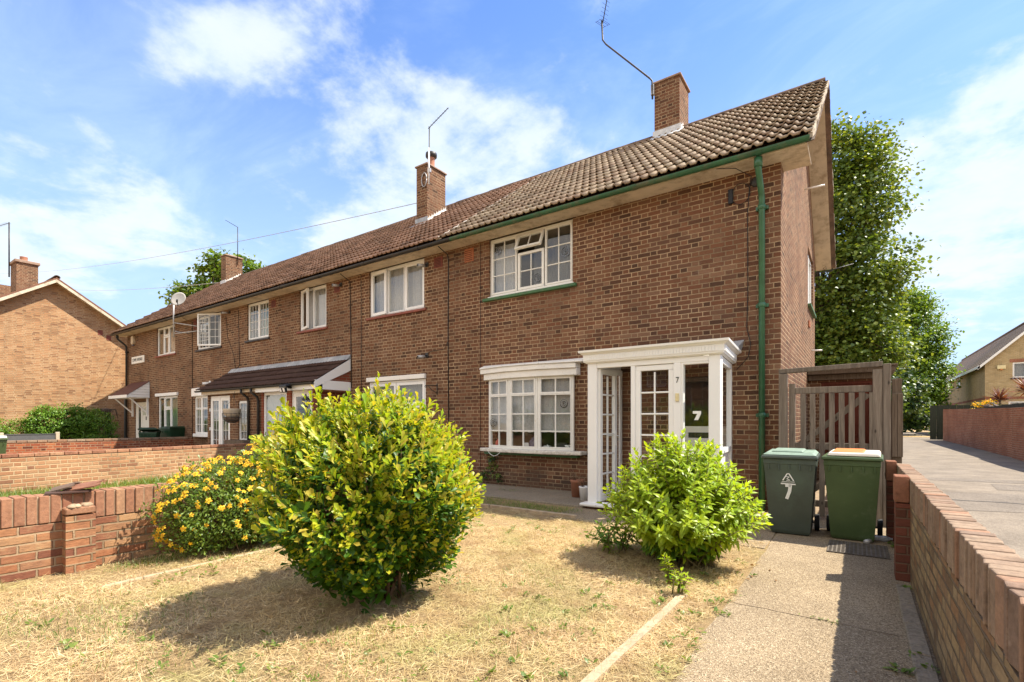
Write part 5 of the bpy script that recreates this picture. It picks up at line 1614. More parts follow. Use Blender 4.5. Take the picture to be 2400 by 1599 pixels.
def aerial(loc, label, mast, boom0, boom1, n, el, thick=.02, refl=True, clamp=None):
    r_ = root('tv_aerial', loc, label, 'aerial', 'television aerials on the roofs')
    mb = MB(); mb.tube(mast, thick, 6); obj('mast', mb, M['dark_metal'], r_)
    mb = MB(); yagi(mb, boom0, boom1, n, el, refl=refl); obj('antenna', mb, M['dark_metal'], r_)
    if clamp:
        mb = MB(); mb.box(*clamp); obj('bracket', mb, M['metal'], r_, bevel=.006)


aerial((-4.09, 11.8, 9.3), 'long cranked dark aerial arm reaching up and left from the nearest chimney', [(-4.09, 11.78, 9.15), (-4.09, 11.76, 9.58), (-4.14, 11.74, 9.65), (-5.26, 11.68, 10.93), (-5.34, 11.66, 11.06), (-5.36, 11.65, 11.56)],
       (-5.345, 11.66, 11.47), (-5.03, 11.55, 12.62), 13, .13, .022, True, (-4.13, 11.76, 9.25, -4.05, 11.84, 9.50))
aerial((-10.1, 10.32, 8.3), 'slanting aerial boom on white mast strapped to the middle chimney', [(-10.12, 10.30, 8.15), (-10.12, 10.30, 9.82)], (-10.18, 10.32, 9.80), (-9.38, 10.30, 10.10), 9, .05, .016, False, (-10.17, 10.27, 8.5, -10.07, 10.335, 8.62))
r_ = root('cable_coil', (-10.3, 10.32, 8.3), 'loop of grey aerial cable hung on the middle chimney', 'cable')
mb = MB(); mb.tube([(-10.34 + .10 * math.cos(a), 10.31, 8.36 + .20 * math.sin(a)) for a in np.linspace(0, 2 * math.pi, 22)], .014, 6); obj('loop', mb, M['metal'], r_)
mb = MB(); mb.tube([(-10.12, 10.285, 8.15), (-10.12, 10.285, 9.2)], .024, 8)
tag(obj('mast_sleeve', mb, M['china']), 'white sleeve pipe on the middle chimney mast', 'pipe')
aerial((-24.5, 11.9, 9.0), 'thin aerial with boom slanting left on the far terrace chimney', [(-24.52, 11.95, 8.9), (-24.52, 11.95, 10.72)], (-24.50, 11.95, 10.70), (-25.72, 11.95, 11.33), 9, .06, .02, False)
aerial((-0.75, 15.6, 5.3), 'white aerial poking out under the rear eaves of the gable', [(-.9, 15.3, 5.25), (-.55, 15.5, 5.30)], (-.72, 15.4, 5.28), (-.10, 15.7, 5.45), 8, .06, .012, True)


# ------------------------------------------------------------------ the detached house on the left
lh = root('brick_house', (-34, 6.36, 0), 'orange brick house gable at far left with sunlit blank wall', 'house')
GX, LY, LZ, LS = -29.4, 6.36, 7.66, 0.677
mb = MB()
yl, yr = LY - 3.3, LY + 3.3
ez = LZ - 3.3 * LS - .06
mb.face([(GX, yl, -.1), (GX, yr, -.1), (GX, yr, ez), (GX, LY, LZ - .08), (GX, yl, ez)])
mb.face([(GX - 12, yl, -.1), (GX, yl, -.1), (GX, yl, ez), (GX - 12, yl, ez)])
mb.face([(GX - 12, yr, -.1), (GX, yr, -.1), (GX, yr, ez), (GX - 12, yr, ez)])
mb.face([(GX - 12, yl, -.1), (GX - 12, yr, -.1), (GX - 12, yr, ez), (GX - 12, LY, LZ - .08), (GX - 12, yl, ez)])
obj('wall', mb, M['brick_orange'], lh)
mb = MB()
for s in (-1, 1):
    ye_, ze_ = LY + s * 3.65, LZ - 3.65 * LS
    b = [(GX - 12.4, ye_, ze_ - .02), (GX + .42, ye_, ze_ - .02), (GX + .42, LY, LZ - .02), (GX - 12.4, LY, LZ - .02)]
    t = [(p[0], p[1], p[2] + .06) for p in b]
    mb.hexa(b if s < 0 else b[::-1], t if s < 0 else t[::-1])
lr = obj('roof', mb, M['tile_left'], lh)
mb = MB()
for s in (-1, 1):
    ye_, ze_ = LY + s * 3.62, LZ - 3.62 * LS
    mb.hexa([(GX + .38, ye_, ze_ - .17), (GX + .41, ye_, ze_ - .17), (GX + .41, LY, LZ - .17), (GX + .38, LY, LZ - .17)], [(GX + .38, ye_, ze_ - .025), (GX + .41, ye_, ze_ - .025), (GX + .41, LY, LZ - .025), (GX + .38, LY, LZ - .025)])
    mb.hexa([(GX, ye_, ze_ - .10), (GX + .38, ye_, ze_ - .10), (GX + .38, LY, LZ - .10), (GX, LY, LZ - .10)], [(GX, ye_, ze_ - .08), (GX + .38, ye_, ze_ - .08), (GX + .38, LY, LZ - .08), (GX, LY, LZ - .08)])
obj('barge_board', mb, M['soffit'], lh)
ridge_tiles(lr, GX - 12.4, GX + .46, LY, LZ + .02, M['ridge'], .12)
mb = MB(); mb.box(-35.15, 5.95, 6.4, -34.0, 6.75, 9.22, skip='b')
obj('chimney', mb, M['brick'], lr)
mb = MB(); mb.box(-35.22, 5.88, 9.22, -33.93, 6.82, 9.36); obj('chimney_cap', mb, M['cement'], lr, bevel=.02)
mb = MB(); mb.lathe([(.17, 9.34), (.15, 9.42), (.15, 9.6), (.16, 9.62)], (-34.45, 6.3, 0), 12); obj('chimney_pot', mb, M['pot_clay'], lr)
mb = MB(); mb.box(-38.6, 5.6, 6.4, -37.2, 6.4, 8.6, skip='b'); obj('chimney', mb, M['brick'], lr)
for yy_, zz in ((8.0, 5.55), (8.32, 5.35)):
    mb = MB(); mb.box(GX, yy_ - .09, zz - .12, GX + .012, yy_ + .09, zz + .12); obj('air_brick', mb, M['red_vent'], lh)
aerial((-35.0, 5.9, 9.0), 'tall aerial on the left house chimney, boom cut by the photo edge', [(-34.95, 5.86, 8.6), (-34.95, 5.86, 11.35)], (-34.95, 5.86, 11.32), (-36.6, 5.6, 11.38), 10, .12, .03, False)
# side passage between the houses
r_ = root('side_gate', (-27.0, 8.4, 0), 'plain grey side gate between the two brick buildings', 'gate')
mb = MB(); mb.box(-27.5, 8.42, .03, -26.72, 8.46, 2.35)
for x in (-27.3, -27.1, -26.9): mb.box(x, 8.41, .05, x + .01, 8.42, 2.3)
obj('leaf', mb, M['grey_gate'], r_)
mb = MB(); mb.box(-27.62, 8.38, 0, -27.52, 8.48, 2.4); obj('post', mb, M['grey_gate'], r_)
r_ = root('dead_hanging_basket', (-28.6, 8.05, 0), 'dead brown plant on top of the dark post by the far house gable', 'planter')
mb = MB(); mb.box(-28.68, 7.98, 0, -28.42, 8.12, 1.75); obj('post', mb, M['black_gutter'], r_)
mb = MB(); mb.lathe([(.0, 1.6), (.16, 1.66), (.25, 1.8), (.27, 1.9), (.1, 1.95), (0, 1.96)], (-28.45, 7.9, 0), 12)
for i in range(40):
    a, l = random.uniform(0, 6.28), random.uniform(.2, .55)
    p = Vector((-28.45 + .2 * math.cos(a), 7.9 + .2 * math.sin(a), 1.88))
    mb.tube([p, p + Vector((.2 * math.cos(a), .2 * math.sin(a), .1 - l * .2)), p + Vector((.3 * math.cos(a), .3 * math.sin(a), -l))], [.012, .008, .004], 4)
obj('plant', mb, M['trunk'], r_)

# ------------------------------------------------------------------ the buff house far right
yh = root('brick_house', (11.1, 60, .5), 'buff brick house with grey tiled roof beyond the lane wall', 'house')
hx0, hx1, hy0, hy1, hz0 = 7.35, 15.0, 47.9, 86.0, -.3
ev, rz_, rx_ = 5.15, 8.85, 11.1
mb = MB()
wall_panel(mb, hx0, hx1, hz0, ev, hy0, [(8.75, 10.2, 3.92, 4.98), (8.55, 9.7, 1.2, 2.3)], .08)
mb.face([(hx0, hy0, ev), (hx1, hy0, ev), (rx_, hy0, rz_ - .1)])
mb.face([(hx0, hy1, hz0), (hx0, hy0, hz0), (hx0, hy0, ev), (hx0, hy1, ev)])
mb.face([(hx1, hy1, hz0), (hx1, hy0, hz0), (hx1, hy0, ev), (hx1, hy1, ev)])
mb.face([(hx0, hy1, hz0), (hx1, hy1, hz0), (hx1, hy1, ev), (rx_, hy1, rz_ - .1), (hx0, hy1, ev)])
obj('wall', mb, M['brick_yellow'], yh)
sl = (rz_ - ev) / (rx_ - hx0)
mb = MB()
n = 15
for s in (-1, 1):
    for i in range(n):
        f0, f1 = i / n, (i + 1) / n
        xe = rx_ + s * (rx_ - hx0 + .4)
        xa, xb = xe + (rx_ - xe) * f0, xe + (rx_ - xe) * f1
        za = rz_ - abs(xa - rx_) * sl; zb2 = rz_ - abs(xb - rx_) * sl
        q = [(xa, hy0 - .25, za + .06), (xa, hy1 + .25, za + .06), (xb, hy1 + .25, zb2 + .01), (xb, hy0 - .25, zb2 + .01)]
        mb.face(q if s > 0 else q[::-1], uv=[(p[1], i + .5) for p in (q if s > 0 else q[::-1])])
        q2 = [(xa, hy0 - .25, za), (xa, hy1 + .25, za), (xa, hy1 + .25, za + .06), (xa, hy0 - .25, za + .06)]
        mb.face(q2, uv=[(p[1], i + .5) for p in q2])
    b = [(rx_ + s * (rx_ - hx0 + .4), hy0 - .25, ev - .4 * sl - .04), (rx_ + s * (rx_ - hx0 + .4), hy1 + .25, ev - .4 * sl - .04), (rx_, hy1 + .25, rz_ - .05), (rx_, hy0 - .25, rz_ - .05)]
    mb.face(b, uv=[(p[1], .5) for p in b])
yr_ = obj('roof', mb, M['tile_grey'], yh)
mb = MB(); mb.tube([(rx_, hy0 - .27, rz_ + .03), (rx_, hy1 + .27, rz_ + .03)], .13, 8); obj('ridge', mb, M['ridge'], yr_)
mb = MB()
for s in (-1, 1):
    xe = rx_ + s * (rx_ - hx0 + .42); ze_ = ev - .42 * sl
    mb.hexa([(xe, hy0 - .29, ze_ - .18), (rx_, hy0 - .29, rz_ - .18), (rx_, hy0 - .26, rz_ - .18), (xe, hy0 - .26, ze_ - .18)], [(xe, hy0 - .29, ze_ + .02), (rx_, hy0 - .29, rz_ + .02), (rx_, hy0 - .26, rz_ + .02), (xe, hy0 - .26, ze_ + .02)])
mb.box(hx0 - .42, hy0 - .29, ev - .52, hx0 - .30, hy0 + .0, ev - .30)
mb.box(hx0 - .42, hy0, ev - .50, hx0 - .38, hy1, ev - .34)
obj('barge_board', mb, M['white'], yh)
window(yh, 8.75, 10.2, 3.92, 4.98, hy0 + .04, [dict(r=(8.8, 9.4, 3.97, 4.93)), dict(r=(9.45, 10.15, 3.97, 4.93))], sill=('dark_sill', .1, .12, .1), fr=.06, curtain=[('net_dark', 8.8, 10.1, 4, 4.9, .2)])
window(yh, 8.55, 9.7, 1.2, 2.3, hy0 + .04, [dict(r=(8.6, 9.1, 1.25, 2.25)), dict(r=(9.15, 9.65, 1.25, 2.25))], sill=('dark_sill', .1, .12, .1), fr=.06, curtain=[('net', 8.6, 9.6, 1.3, 2.2, .2)])
mb = MB()
mb.box(8.6, hy0 - .012, 4.99, 10.35, hy0, 5.22); mb.box(hx0 - .012, hy0 - .012, 2.45, 12, hy0, 2.62); mb.box(hx0 - .014, hy0, 2.45, hx0, hy1, 2.62)
obj('brick_band', mb, M['brick_lane'], yh)
Mw = Matrix.Translation((hx0 - .03, 0, 0)) @ Matrix.Rotation(R(-90), 4, 'Z')
window(yh, -59.6, -58.2, 3.95, 4.75, 0, [dict(r=(-59.55, -58.95, 4.0, 4.7)), dict(r=(-58.9, -58.25, 4.0, 4.7))], Mx=Mw, fr=.05, sill=('dark_sill', .1, .1, .08))
yh.location.z += .45      # the ground rises at the far end of the lane
r_ = root('outside_light', (7.9, hy0, 5.1), 'pale orange box on buff brick gable just below the roof edge', 'alarm box')
mb = MB(); mb.box(7.95, hy0 - .14, 5.0, 8.40, hy0, 5.28); obj('box', mb, M['pale_yellow'], r_, bevel=.03)
mb = MB(); mb.lathe([(.07, 4.94), (.07, 5.0)], (8.17, hy0 - .07, 0), 8); obj('lamp', mb, M['orange_lid'], r_)


# ------------------------------------------------------------------ garden walls
def coping_run(parent, p0, p1, z0, h, th, mat, w=0.065, gap=0.011, jitter=.006, name='coping'):
    p0, p1 = Vector(p0), Vector(p1)
    d = (p1 - p0); L = d.length; d.normalize(); nrm = Vector((-d.y, d.x, 0))
    mb = MB(); s = 0
    while s + w < L:
        j = random.uniform(-jitter, jitter); jz = random.uniform(-jitter, jitter) * .6
        tw = random.uniform(-.006, .006)
        a, b = p0 + d * s, p0 + d * (s + w)
        B = [a + nrm * (j + tw), b + nrm * (j - tw), b + nrm * (th + j - tw), a + nrm * (th + j + tw)]
        mb.hexa([(q.x, q.y, z0) for q in B], [(q.x, q.y, z0 + h + jz) for q in B])
        s += w + gap
    o = obj(name, mb, M[mat], parent, bevel=.006, segs=2)
    m2 = MB()
    a, b = p0 + nrm * .012, p1 + nrm * .012
    q = [a, b, b + nrm * (th - .024), a + nrm * (th - .024)]
    m2.hexa([(k.x, k.y, z0) for k in q], [(k.x, k.y, z0 + h - .007) for k in q])
    obj('coping_bed', m2, M['mortar'], parent)
    return o


nw = root('garden_wall', (-5.8, 3, 0), 'red brick garden wall with upright coping bricks beside the yellow flowering shrub', 'wall', 'front garden walls')
mb = MB(); mb.box(-5.915, -1.6, -.05, -5.70, 6.0, .445)
obj('brickwork', mb, M['brick_near'], nw)
coping_run(nw, (-5.697, -1.6, 0), (-5.697, 6.0, 0), .452, .236, .221, 'cop_near')
mb = MB(); mb.box(-5.70, 1.285, -.05, -5.595, 1.49, .50)
obj('pier', mb, M['brick_near'], nw)
mb = MB(); mb.box(-5.70, 1.28, .512, -5.585, 1.49, .572)
obj('pier_brick', mb, M['cop_near'], nw, bevel=.008)
mb = MB()
for i in range(9):
    x, y = random.uniform(-5.69, -5.61), random.uniform(1.31, 1.46)
    mb.lathe([(.035, .57), (.03, .585), (.015, .592 + random.random() * .01), (0, .596)], (x, y, 0), 7)
obj('mortar_cap', mb, M['mortar'], nw)

mw = root('garden_wall', (-12.9, 4, 0), 'tan brick garden wall, middle one of three, lit along its side', 'wall', 'front garden walls')
P0, P1 = Vector((-11.45, -2.0, 0)), Vector((-13.33, 7.1, 0))
dv = (P1 - P0); Lw = dv.length; ang = math.atan2(dv.y, dv.x)
Mm = Matrix.Translation(P0) @ Matrix.Rotation(ang, 4, 'Z')
mb = MB(); mb.box(0, 0, -.05, Lw, .215, .675)
o = obj('brickwork', mb, M['brick_mid'], mw)
o.data.transform(Mm)
mb = MB(Mm); s = 0
while s < Lw - .2:
    j = random.uniform(-.005, .005)
    mb.box(s, -.006 + j, .685, s + .214, .221 + j, .748 + random.uniform(-.004, .004)); s += .225
obj('coping', mb, M['cop_near'], mw, bevel=.006)

fw_ = root('garden_wall', (-20.2, 4, 0), 'dark red brick garden wall, farthest of the three, running up to the terrace', 'wall', 'front garden walls')
mb = MB(); mb.box(-20.30, -3.0, -.05, -20.085, 8.19, .70)
obj('brickwork', mb, M['brick_red'], fw_)
mb = MB(); s = -3.0
while s < 8.0:
    mb.box(-20.31, s, .706, -20.075, min(s + .214, 8.19), .775); s += .225
obj('coping', mb, M['cop_right'], fw_, bevel=.006)

rw = root('garden_wall', (.4, 3, 0), 'brick wall with upright coping between the driveway and the lane', 'wall', 'front garden walls')
mb = MB(); mb.box(.35, -1.5, -.05, .46, 7.1, .635)
obj('brickwork', mb, M['brick_stock'], rw)
coping_run(rw, (.462, -1.5, 0), (.462, 7.1, 0), .642, .212, .115, 'cop_right', w=.068, gap=.007, jitter=.004)
for (ya, yb_, zt, wd_) in ((5.2, 5.41, .645, .095), (6.88, 7.09, .66, .09)):
    mb = MB(); mb.box(.35 - wd_, ya, -.05, .35, yb_, zt); pr = obj('pier', mb, M['brick_plinth'], rw)
    mb = MB()
    for k in range(3):
        mb.box(.35 - wd_ - .008, ya - .004 + k * .072, zt + .008, .347, ya + .060 + k * .072, zt + .225)
    obj('pier_coping', mb, M['cop_near'], rw, bevel=.006)

lw_ = root('lane_wall', (4.2, 30, .1), 'long tall red brick wall along the far side of the lane', 'wall')
def lane_wall_seg(pa, pb, za, zb_, h):
    d_ = Vector((pb[0] - pa[0], pb[1] - pa[1], 0)); n_ = Vector((d_.y, -d_.x, 0)).normalized() * .22
    m_ = MB(); L_ = d_.length
    a, b = Vector((*pa, 0)), Vector((*pb, 0))
    B = [(a.x, a.y, za - .3), (b.x, b.y, zb_ - .3), (b.x + n_.x, b.y + n_.y, zb_ - .3), (a.x + n_.x, a.y + n_.y, za - .3)]
    T = [(a.x, a.y, za + h), (b.x, b.y, zb_ + h), (b.x + n_.x, b.y + n_.y, zb_ + h), (a.x + n_.x, a.y + n_.y, za + h)]
    m_.hexa(B[::-1], T[::-1])
    return m_
obj('brickwork', lane_wall_seg((4.42, 23.8), (3.93, 36.9), .06, .28, 1.75), M['brick_lane'], lw_)
obj('brickwork', lane_wall_seg((4.62, 15.5), (4.33, 23.8), .0, .06, 1.75), M['brick_lane'], lw_)
r_ = root('dark_fence', (6.3, 40, .3), 'dark timber fence behind the red lane wall', 'fence')
mb = MB()
for k in range(14):
    x = 3.5 + k * .3
    mb.box(x, 38.4 + .02 * (k % 2), .2, x + .29, 38.43 + .02 * (k % 2), 2.30)
for k in range(24):
    x = 5.0 + .0 * k; y = 23 + k * .64
    mb.box(4.95, y, .2, 4.98, y + .63, 2.02)
obj('boards', mb, M['wood_dark'], r_)
r_ = root('low_fence', (-26, 4, 0), 'low fence of dark panels between cream concrete posts, before the hedges', 'fence')
for y in (0.9, 2.55, 4.15, 5.72):
    mb = MB(); mb.box(-26.06, y - .06, 0, -25.94, y + .06, .92); obj('post', mb, M['concrete_post'], r_, bevel=.012)
for a, b in ((.96, 2.49), (2.61, 4.09), (4.21, 5.66)):
    mb = MB()
    for z in (.05, .32, .59): mb.box(-26.02, a, z, -25.98, b, z + .26)
    mb.box(-26.035, a, .83, -25.965, b, .86)
    obj('panel', mb, M['grey_gate'], r_)

# broken tiles on the wall
def tile_piece(name, label, loc, rz, tilt, l, w, mat, curve=.03):
    Mt = Matrix.Translation(loc) @ Matrix.Rotation(rz, 4, 'Z') @ Matrix.Rotation(tilt[0], 4, 'X') @ Matrix.Rotation(tilt[1], 4, 'Y')
    mb = MB(Mt); n = 8
    for i in range(n):
        a, b = -w / 2 + w * i / n, -w / 2 + w * (i + 1) / n
        za, zb_ = curve * math.cos(math.pi * a / w), curve * math.cos(math.pi * b / w)
        la, lb = l * (1 - .15 * (i % 3 == 0)), l * (1 - .15 * ((i + 1) % 3 == 0))
        mb.hexa([(0, a, za), (la, a, za), (lb, b, zb_), (0, b, zb_)], [(0, a, za + .012), (la, a, za + .012), (lb, b, zb_ + .012), (0, b, zb_ + .012)])
    return tag(obj(name, mb, M[mat], merge=True), label, 'tile', 'broken tiles on the garden wall')
tile_piece('broken_tile', 'flat brown tile at bottom of the pile on red garden wall', (-5.80, 1.20, .692), R(72), (0, 0), .30, .17, 'tile_porch', .008)
tile_piece('broken_tile', 'pale grey tile fragment lying at left of the pile on the wall', (-5.83, 1.26, .708), R(58), (R(6), R(-16)), .17, .15, 'ridge', .02)
tile_piece('broken_tile', 'rust brown tile leaning across the top of the pile on the wall', (-5.80, 1.33, .715), R(60), (R(14), R(-10)), .27, .15, 'tile_left', .012)
tile_piece('broken_tile', 'small brown tile shard tipped upright behind the pile on the wall', (-5.86, 1.42, .722), R(82), (R(-18), R(-8)), .17, .11, 'tile_porch', .012)
tile_piece('broken_tile', 'white faced shard lying flat at right of the tile pile', (-5.87, 1.46, .716), R(30), (R(4), R(-4)), .11, .09, 'china', .005)

# ------------------------------------------------------------------ gate, fence, shed
g = root('timber_gate', (-.33, 7.8, 0), 'weathered grey picket gate in a tall timber frame', 'gate')
mb = MB(); mb.box(-.905, 7.74, 0, -.805, 7.86, 1.985); mb.box(.255, 7.74, 0, .335, 7.86, 2.05); mb.box(.15, 7.75, 0, .252, 7.85, 1.985)
mb.hexa([(-.905, 7.745, 1.99), (.253, 7.745, 2.02), (.253, 7.855, 2.02), (-.905, 7.855, 1.99)], [(-.905, 7.745, 2.05), (.253, 7.745, 2.085), (.253, 7.855, 2.085), (-.905, 7.855, 2.05)])
obj('frame', mb, M['wood_grey'], g, bevel=.005)
mb = MB()
mb.box(-.785, 7.79, .06, -.71, 7.85, 1.845)
for k in range(8):
    x = -.645 + k * .1085
    mb.box(x, 7.765 + random.uniform(-.003, .003), .05 + random.uniform(-.02, .02), x + .064, 7.79, 1.70)
for z0_, z1_ in ((1.705, 1.79), (.95, 1.04), (.18, .27)):
    mb.box(-.708, 7.792, z0_, .145, 7.835, z1_)
mb.hexa([(-.70, 7.794, 1.02), (-.63, 7.794, .99), (-.63, 7.83, .99), (-.70, 7.83, 1.02)], [(.06, 7.794, 1.695), (.145, 7.794, 1.66), (.145, 7.83, 1.66), (.06, 7.83, 1.695)])
mb.hexa([(-.70, 7.794, .27), (-.63, 7.794, .24), (-.63, 7.83, .24), (-.70, 7.83, .27)], [(.06, 7.794, .945), (.145, 7.794, .91), (.145, 7.83, .91), (.06, 7.83, .945)])
obj('leaf', mb, M['wood_grey'], g, bevel=.004)
f = root('timber_fence', (.4, 9, .87), 'short weathered board fence standing on the wall beside the gate', 'fence')
mb = MB(); mb.box(.345, 7.80, .2, .445, 7.90, 1.86); obj('post', mb, M['wood_brown'], f, bevel=.005)
mb = MB()
for k in range(2): mb.box(.345 + k * .055, 7.755, .885, .397 + k * .055, 7.795, 1.675)
for k in range(36):
    y = 7.91 + k * .15
    mb.box(.43, y, .05, .452, y + .145, 1.66 + random.uniform(-.01, .01))
obj('boards', mb, M['wood_brown'], f, bevel=.003)
s = root('garden_shed', (-.2, 14, 0), 'low brick outhouse with red brown door behind the gate', 'shed')
SY = 13.0
mb = MB(); wall_panel(mb, -.925, .43, 0, 2.36, SY, [(-.68, .26, .03, 2.20)], .08); mb.box(-.925, SY + .08, 0, .43, 15.6, 2.36)
obj('wall', mb, M['brick_far'], s)
mb = MB()
mb.box(-.92, SY - .30, 2.36, .62, 15.8, 2.46); mb.box(-.922, SY - .34, 2.465, .66, 15.8, 2.505); mb.box(-.92, SY - .13, 2.24, .52, SY - .03, 2.358)
obj('roof', mb, M['wood_brown'], s, bevel=.006)
mb = MB(); ring(mb, -.68, .26, .03, 2.20, .06, SY - .01, SY + .07); mb.box(-.62, SY + .02, .04, .20, SY + .05, 2.14)
for (a, b, c, d) in ((-.55, -.26, 1.25, 1.95), (-.16, .13, 1.25, 1.95), (-.55, -.26, .2, 1.05), (-.16, .13, .2, 1.05)): ring(mb, a, b, c, d, .03, SY + .005, SY + .02)
obj('door', mb, M['wood_red'], s, bevel=.004)


# ------------------------------------------------------------------ wheelie bins
def bin_thing(name, loc, rz, label, body, lid, W=.50, D=.62, H=.89, style='old', grp='wheelie bins', sc=1.0, wheels=True, lid_open=0.0):
    r_ = root(name, loc, label, 'bin', grp)
    Mb = Matrix.Translation(loc) @ Matrix.Rotation(rz, 4, 'Z') @ Matrix.Scale(sc, 4)
    w0, w1, d0, d1 = W * .39, W * .5, D * .36, D * .5
    mb = MB(Mb); y0 = D * .06
    levels = [(0.015, w0 * .94, -d0 * .94 + y0, d0 * .94 + y0), (.05, w0, -d0 + y0, d0 + y0), (H * .5, (w0 + w1) / 2 * .99, -(d0 + d1) / 2 + y0 * .5, (d0 + d1) / 2 + y0 * .5), (H * .93, w1 * .985, -d1 * .98, d1), (H * .93 + .004, w1, -d1, d1 + .012), (H, w1, -d1, d1 + .012)]
    rings = [[(-w, a, z), (w, a, z), (w, b, z), (-w, b, z)] for z, w, a, b in levels]
    for A, B in zip(rings, rings[1:]):
        for i in range(4):
            j = (i + 1) % 4
            mb.face([A[i], A[j], B[j], B[i]])
    mb.face(rings[0][::-1]); mb.face(rings[-1])
    for k in range(5):
        x = -w1 * .8 + k * w1 * .4
        mb.box(x - .006, -d1 - .004, H * .86, x + .006, -d1 + .014, H * .93)
    ob = obj('body', mb, M[body], r_, bevel=.018, segs=3)
    mb = MB(Mb); mb.tube([(-w1 * .9, d1 + .045, H - .03), (w1 * .9, d1 + .045, H - .03)], .014, 8)
    for sx in (-.75, 0, .75): mb.box(sx * w1 - .02, d1 + .012, H - .05, sx * w1 + .02, d1 + .05, H - .015)
    obj('handle', mb, M[body], r_)
    # lid
    Ml = Mb @ Matrix.Translation((0, d1, H)) @ Matrix.Rotation(-lid_open, 4, 'X') @ Matrix.Translation((0, -d1, -H))
    mb = MB(Ml)
    a, b = w1 + .022, d1 + .02
    mb.hexa([(-a, -b - .012, H + .003), (a, -b - .012, H + .003), (a, b, H + .003), (-a, b, H + .003)], [(-a + .004, -b - .008, H + .038), (a - .004, -b - .008, H + .038), (a - .004, b, H + .045), (-a + .004, b, H + .045)])
    lo = obj('lid', mb, M['bin_new'] if style == 'new' else M[lid if style != 'old' else 'bin_old'], r_, bevel=.010, segs=2)
    mb = MB(Ml)
    if style == 'old':
        mb.hexa([(-a + .012, -b + .004, H + .044), (a - .012, -b + .004, H + .044), (a - .012, b - .01, H + .050), (-a + .012, b - .01, H + .050)], [(-a + .05, -b + .05, H + .070), (a - .05, -b + .05, H + .070), (a - .05, b - .03, H + .085), (-a + .05, b - .03, H + .085)])
        mb.hexa([(-a + .09, -b + .12, H + .075), (a - .14, -b + .12, H + .075), (a - .14, b - .05, H + .085), (-a + .09, b - .05, H + .085)], [(-a + .11, -b + .14, H + .092), (a - .16, -b + .14, H + .092), (a - .16, b - .07, H + .102), (-a + .11, b - .07, H + .102)])
        obj('lid_top', mb, M[lid], r_, bevel=.012, segs=2)
    elif style == 'new':
        mb.hexa([(-a + .055, -b + .025, H + .046), (a - .02, -b + .025, H + .046), (a - .02, b - .01, H + .050), (-a + .055, b - .01, H + .050)], [(-a + .07, -b + .04, H + .085), (a - .035, -b + .04, H + .085), (a - .035, b - .03, H + .092), (-a + .07, b - .03, H + .092)])
        obj('lid_rim', mb, M['lid_white'], r_, bevel=.012, segs=2)
        mb = MB(Ml); mb.hexa([(-a + .09, -b + .055, H + .0865), (a - .16, -b + .055, H + .0865), (a - .16, b - .05, H + .091), (-a + .09, b - .05, H + .091)], [(-a + .11, -b + .08, H + .099), (a - .18, -b + .08, H + .099), (a - .18, b - .07, H + .107), (-a + .11, b - .07, H + .107)])
        obj('lid_top', mb, M[lid], r_, bevel=.008, segs=2)
    else:
        mb.hexa([(-a + .02, -b + .01, H + .046), (a - .02, -b + .01, H + .046), (a - .02, b - .02, H + .052), (-a + .02, b - .02, H + .052)], [(-a + .08, -b + .09, H + .085), (a - .08, -b + .09, H + .085), (a - .08, b - .05, H + .095), (-a + .08, b - .05, H + .095)])
        obj('lid_top', mb, M[lid], r_, bevel=.012, segs=2)
    if wheels:
        for sx in (-1, 1):
            Mw_ = Mb @ Matrix.Translation((sx * (w0 + .045), d0 + y0 + .02, .10)) @ Matrix.Rotation(R(90), 4, 'Y')
            m2 = MB(Mw_); m2.lathe([(.055, -.025), (.095, -.025), (.10, -.018), (.10, .018), (.095, .025), (.055, .025)], (0, 0, 0), 22)
            wo_ = obj('wheel', m2, M['tyre'], r_)
            m3 = MB(Mw_); m3.lathe([(.0, -.02), (.056, -.02), (.056, .02), (0, .02)], (0, 0, 0), 14); obj('hub', m3, M['black_gutter'], wo_)
        m2 = MB(Mb); m2.tube([(-w0 - .04, d0 + y0 + .02, .10), (w0 + .04, d0 + y0 + .02, .10)], .012, 8); obj('axle', m2, M['black'], r_)
    return r_, Mb, (w0, w1, d0, d1, y0)


b1, Mb1, dm = bin_thing('wheelie_bin', (-.655, 6.76, 0), R(1), 'faded green wheelie bin with pale lid and white painted 7', 'bin_old', 'bin_lid_old', W=.525, D=.62, H=.895)
# emblem and number on its front, laid on the sloping face
w0, w1, d0, d1, y0_ = dm
def front_y(z, H=.895):
    if z > H * .5:
        t_ = (z - H * .5) / (H * .43); return -((d0 + d1) / 2) + y0_ * .5 + (-d1 * .98 + (d0 + d1) / 2 - y0_ * .5) * t_ - .005
    t_ = (z - .05) / (H * .5 - .05); return (-d0 + y0_) + (-(d0 + d1) / 2 + y0_ * .5 + d0 - y0_) * t_ - .005
mb = MB(Mb1)
def stroke(pts, w):
    for (xa, za), (xb, zb_) in zip(pts, pts[1:]):
        d_ = Vector((xb - xa, zb_ - za)); n_ = Vector((-d_.y, d_.x)).normalized() * w / 2
        q = [(xa + n_.x, za + n_.y), (xb + n_.x, zb_ + n_.y), (xb - n_.x, zb_ - n_.y), (xa - n_.x, za - n_.y)]
        mb.hexa([(p[0], front_y(p[1]), p[1]) for p in q], [(p[0], front_y(p[1]) - .003, p[1]) for p in q])
ex = -.01
stroke([(ex - .055, .645), (ex - .012, .72)], .012); stroke([(ex + .055, .645), (ex + .012, .72)], .012); stroke([(ex - .014, .725), (ex + .014, .725)], .010)
stroke([(ex - .02, .69), (ex + .014, .69), (ex - .014, .668), (ex + .02, .65), (ex - .018, .648)], .007)
stroke([(ex - .065, .628), (ex + .065, .632)], .006)
stroke([(ex - .075, .608), (ex + .075, .604)], .014)
